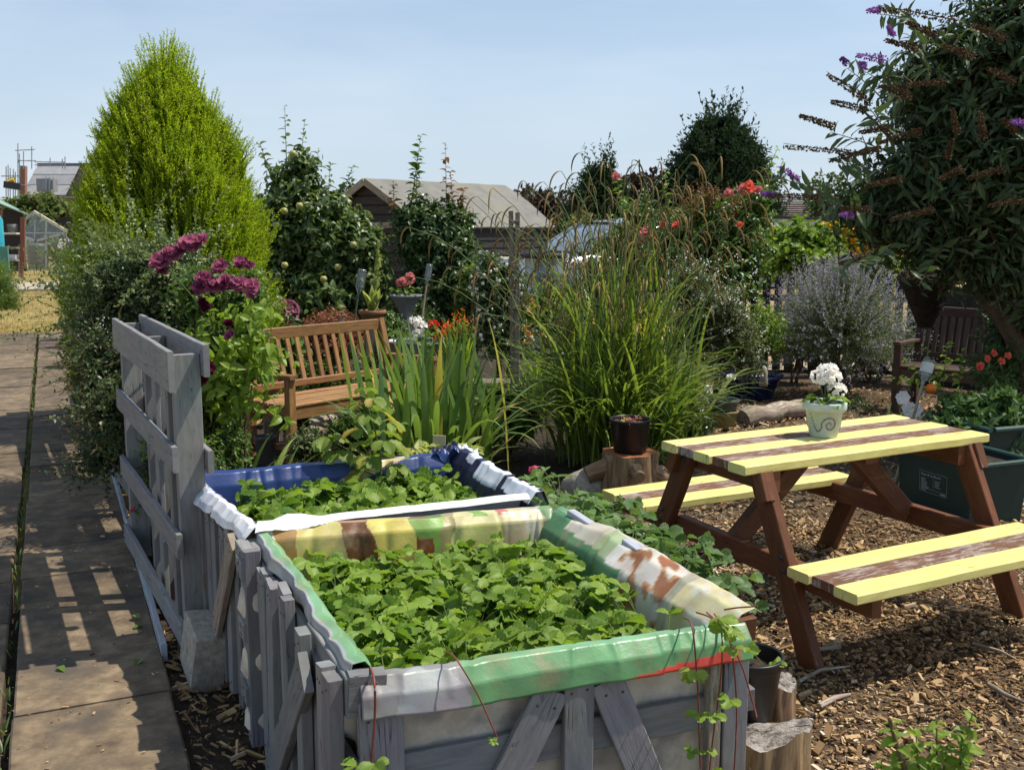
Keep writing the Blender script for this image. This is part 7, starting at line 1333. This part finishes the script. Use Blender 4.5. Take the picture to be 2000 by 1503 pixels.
# ------------------------------------------------------------------ far left: scaffolded house, greenhouse, green shelter
hd = 95.0; hc = D(118, 445, hd); zr_ = D(100, 318, hd).z; ze_ = D(100, 378, hd).z; sc = mpp(hd)
hr, M = house(Vector((hc.x, hc.y+3, 0)), 120*sc, 6.5, ze_, zr_, 'grey slated house wrapped in scaffolding poles at the far left', 'render_tan', 'roof_slate', 0, 3)
def hp(px, py, dy=0): return D(px, py, hd-.6+dy)
mb = MB(); mb.board(hp(46, 392), hp(46, 324), 10*sc, 10*sc, (0, -1, 0)); mb.build('chimney', 'brick', hr)
mb = MB(); mb.board(hp(78, 362, -1.0), hp(106, 362, -1.0), 24*sc, 1.4, (0, -1, 0)); w_ = mb.build('dormer', 'roof_slate', hr)
mb = MB(); mb.board(hp(82, 361, -1.8), hp(104, 361, -1.8), 18*sc, .1, (0, -1, 0)); w2 = mb.build('window', 'window_glass', w_)
mb = MB(); mb.add([tuple(hp(158, 322, -.9)), tuple(hp(125, 388, -1.2)), tuple(hp(190, 388, -1.2))], [(0, 1, 2)]); mb.add([tuple(hp(158, 320, 0)+Vector((0, 2, 0))), tuple(hp(158, 320, -1)), tuple(hp(125, 388, -1.2)), tuple(hp(125, 388, 2))], [(0, 1, 2, 3)]); mb.build('gable', 'roof_tiles', hr)
scf = empty('scaffolding', Vector((hc.x, hc.y-1.5, 0)), 'thin scaffolding poles and boards round the far left house', 'scaffolding')
def pole(p0, p1, q=None): mb = MB(); mb.tube([hp(*p0, -2.0), hp(*p1, -2.0)], .045, 5); mb.build('pole', 'steel_pole', scf)
for x, y0, y1 in ((35, 280, 400), (38, 300, 400), (62, 286, 330), (46, 296, 330), (98, 308, 325), (122, 310, 330), (127, 306, 330), (12, 325, 400), (16, 322, 400), (20, 328, 400), (26, 330, 400), (30, 335, 400), (90, 345, 385), (97, 345, 385), (104, 345, 385)): pole((x, y0), (x, y1))
for a, b in (((30, 294), (68, 292)), ((36, 314), (70, 314)), ((68, 316), (128, 317)), ((68, 322), (128, 323)), ((2, 344), (40, 344)), ((36, 312), (40, 330)), ((130, 368), (165, 366)), ((10, 360), (60, 362)), ((10, 398), (160, 397)), ((40, 384), (160, 386))): pole(a, b)
mb = MB(); mb.board(hp(14, 356, -2.2), hp(28, 350, -2.2), .5, .3, (0, -.6, 1)); mb.build('sheet', 'yellow_sheet', scf); mb = MB(); mb.board(hp(10, 402, -2.2), hp(165, 402, -2.2), 10*sc, .5, (0, -1, 0)); mb.build('platform', 'render_tan', scf)
mb = MB(); mb.board(hp(8, 360, -2.4), hp(40, 365, -2.4), .25, .6, (0, 0, 1)); mb.build('platform', 'dark_grey', scf)
hb = 55
bush('overgrown_hedge', gz(80, hb), 'bushy hedge with reddish tips above the greenhouse roof', 'hedge', [ell(75, 392, hb, 45, 18), ell(40, 400, hb, 40, 18), ell(110, 405, hb, 40, 22), ell(20, 410, hb, 35, 15), ell(80, 425, hb, 60, 25), ell(80, 455, hb, 70, 35)], 420, 9, .42, LEAF, 'hedge_leaf', (.8, 1.6), stems=3, sr=.01)
d = 48; mb = MB(); a = D(118, 455, d); mb.board(D(115, 465, d), D(175, 465, d), 1.9, .1, (0, -1, 0)); o = mb.build('board_fence', 'dark_stain'); tag(o, 'dark boarded fence behind the greenhouse beside the conifer', 'fence', base=(a.x, a.y, 0))
gd = 41.0; gm = mpp(gd); r = empty('greenhouse', gz(88, gd), 'small grey framed greenhouse with a pale gable edge at the end of the lawn', 'greenhouse')
def gp(px, py, dy=0): v = D(px, py, gd+dy); return v
fr = MB()
def gbar(a, b, w=.045, dy=0, mat='aluminium', name='frame'): mb = MB(); mb.board(gp(*a, dy), gp(*b, dy), w, w, (0, -1, 0)); mb.build(name, mat, r)
gbar((66, 413), (131, 452), .10, -.1, 'cream_timber', 'gable_edge'); gbar((66, 413), (45, 430), .05); gbar((46, 430), (46, 526)); gbar((90, 428), (90, 526)); gbar((129, 452), (129, 526)); gbar((46, 526), (129, 526), .07); gbar((46, 455), (129, 455)); gbar((46, 462), (68, 470), .09, -.1); gbar((72, 470), (126, 456), .09, -.1); gbar((68, 430), (68, 470), .03)
for dy in (2.4,): gbar((50, 430), (50, 522), .045, dy); gbar((125, 452), (125, 522), .045, dy); gbar((68, 416), (127, 452), .05, dy); gbar((68, 416), (50, 430), .05, dy)
def pane(pts): mb = MB(); mb.add([tuple(p) for p in pts], [tuple(range(len(pts)))]); mb.build('pane', 'thin_glass', r)
pane([gp(46, 526), gp(129, 526), gp(129, 455), gp(46, 455)]); pane([gp(46, 455), gp(129, 455), gp(129, 452), gp(66, 413)]); pane([gp(66, 413), gp(131, 452), gp(127, 452, 2.4), gp(68, 416, 2.4)]); pane([gp(66, 413), gp(46, 430), gp(50, 430, 2.4), gp(68, 416, 2.4)]); pane([gp(129, 526), gp(125, 522, 2.4), gp(125, 452, 2.4), gp(129, 452)])
c = gz(70, gd+.8); r = empty('water_butt', c, 'big ribbed grey green water butt standing in the greenhouse', 'water butt'); mb = MB(); R = 19*gm; h = 50*gm; pr = [(.001, 0), (R*.9, 0)]
for k in range(5): z = h*(k+.5)/5; pr += [(R*(1.0 if k in (1, 2, 3) else .95), z-.05), (R*(1.05 if k in (1, 2, 3) else 1), z), (R*(1.0 if k in (1, 2, 3) else .95), z+.05)]
mb.lathe(pr+[(R*.85, h), (.001, h+.04)], c, 30); mb.build('barrel', 'butt_green', r)
bush('greenhouse_plants', gz(112, gd+1.0), 'green plants crowded inside the greenhouse', 'plants', [ell(112, 490, gd+1, 16, 28), ell(70, 445, gd+1.4, 20, 12)], 60, 8, .2, LEAF, 'far_leaf', (.3, .6), stems=3)
# green-roofed shelter with shelves
d = 31.0; r = empty('garden_shelter', gz(20, d), 'open timber shelter with pale green felt roof and shelves at the left edge', 'shelter'); q = lambda x, y, dy=0: D(x, y, d+dy)
mb = MB(); mb.grid([[tuple(q(-30, 385)), tuple(q(-30, 372, 2.2))], [tuple(q(0, 399)), tuple(q(0, 392, 2.2))], [tuple(q(55, 421)), tuple(q(50, 418, 2.2))]]); o = mb.build('roof', 'felt_green', r); md = o.modifiers.new('thickness', 'SOLIDIFY'); md.thickness = .04
for x, y0, y1, w, m_ in ((43, 424, 542, 5, 'red_brown_post'), (47, 424, 520, 4, 'red_brown_post'), (38, 478, 542, 3, 'weathered'), (2, 410, 540, 5, 'red_brown_post')): mb = MB(); mb.board(q(x, y1), q(x, y0), w*mpp(d), w*mpp(d), (0, -1, 0)); mb.build('post', m_, r)
for y, m_ in ((456, 'cream_timber'), (508, 'weathered'), (484, 'weathered')): mb = MB(); mb.board(q(6, y), q(40, y), .5, .05, (0, 0, 1)); mb.build('shelf', m_, r)
mb = MB(); mb.board(q(0, 470, 1.4), q(48, 470, 1.4), 1.9, .05, (0, -1, 0)); mb.build('back_wall', 'dark_stain', r)
c = q(25, 455); mb = MB(); mb.lathe([(.001, 0), (.12, 0), (.15, .26), (.13, .26)], c, 16); tag(mb.build('bucket', 'pot_grey'), 'grey bucket on the upper shelf of the shelter', 'bucket', base=c); c = q(22, 507); mb = MB(); mb.board(c-Vector((.2, 0, -.08)), c+Vector((.2, 0, .08)), .3, .15, (0, 0, 1)); tag(mb.build('storage_tray', 'van_white'), 'pale tray on the lower shelf of the shelter', 'tray', base=c)
c = gz(-9, 28.5); r = empty('plastic_tank', c, 'turquoise plastic tank in front of the green roofed shelter', 'tank'); mb = MB(); h = D(2, 415, 28.5).z; mb.lathe([(.001, 0), (.18, 0), (.2, .06), (.2, h*.45), (.21, h*.5), (.2, h*.55), (.2, h*.9), (.12, h*.98), (.05, h)], c, 24); mb.build('tank_body', 'turquoise', r)
c = gz(14, 28.2); mb = MB(); mb.board(Vector((c.x-.25, c.y, .5)), Vector((c.x-.02, c.y, .5)), 1.3, .06, (0, -1, 0)); tag(mb.build('green_sheet', 'green_panel'), 'green translucent sheet leaning by the turquoise tank', 'sheet', base=(c.x, c.y, 0))
fd_ = 21
bush('fennel_bush', gz(-8, fd_), 'feathery bright green bush at the left edge of the dry lawn', 'bush', [ell(5, 550, fd_, 34, 42), ell(-30, 545, fd_, 50, 50), ell(20, 575, fd_, 22, 28), ell(-20, 590, fd_, 60, 30)], 620, 24, .09, LEAFN, 'feather_leaf', (.3, .6), stems=4, wid=.3, droop=.1, upb=1.0)
c = gz(128, 30); r = empty('flower_tub', c, 'white and lilac flowers in a tub beside the greenhouse', 'flowers'); mb = MB(); mb.lathe([(.001, 0), (.22, 0), (.28, .4), (.24, .4)], c, 18); mb.build('tub', 'dark_grey', r)
lm = MB(); n = 300; P = np.array(D(130, 500, 30))+rng.normal(0, .16, (n, 3)); lm.scatter(*LEAF, P, rng.normal(0, 1, (n, 3)), rng.normal(0, 1, (n, 3)), .1, U(0, 1, n)); lm.build('foliage', 'rose_leaf', r)
for (x, y, m_) in ((122, 472, 'white_petal'), (134, 470, 'mauve_petal'), (127, 484, 'mauve_petal'), (120, 480, 'white_petal')): mb = MB(); umbel(mb, D(x, y, 29.6), .075, 20, .05); mb.build('flower_head', m_, r)
mb = MB(); e0, e1 = gz(121, 21), gz(118, 30); mb.board(e0+Zv*.08, e1+Zv*.08, .18, .06, (1, 0, 0)); tag(mb.build('lawn_edging', 'concrete'), 'pale concrete edging along the right side of the dry lawn', 'edging', base=e0)
bush('border_plants', gz(150, 14), 'mixed low border plants beside the path under the long shoots', 'plants', [ell(150, 610, 14, 28, 40), ell(165, 570, 15, 30, 40), ell(140, 660, 12, 22, 30)], 220, 10, .07, LEAF, 'small_leaf', (.2, .4), stems=4)
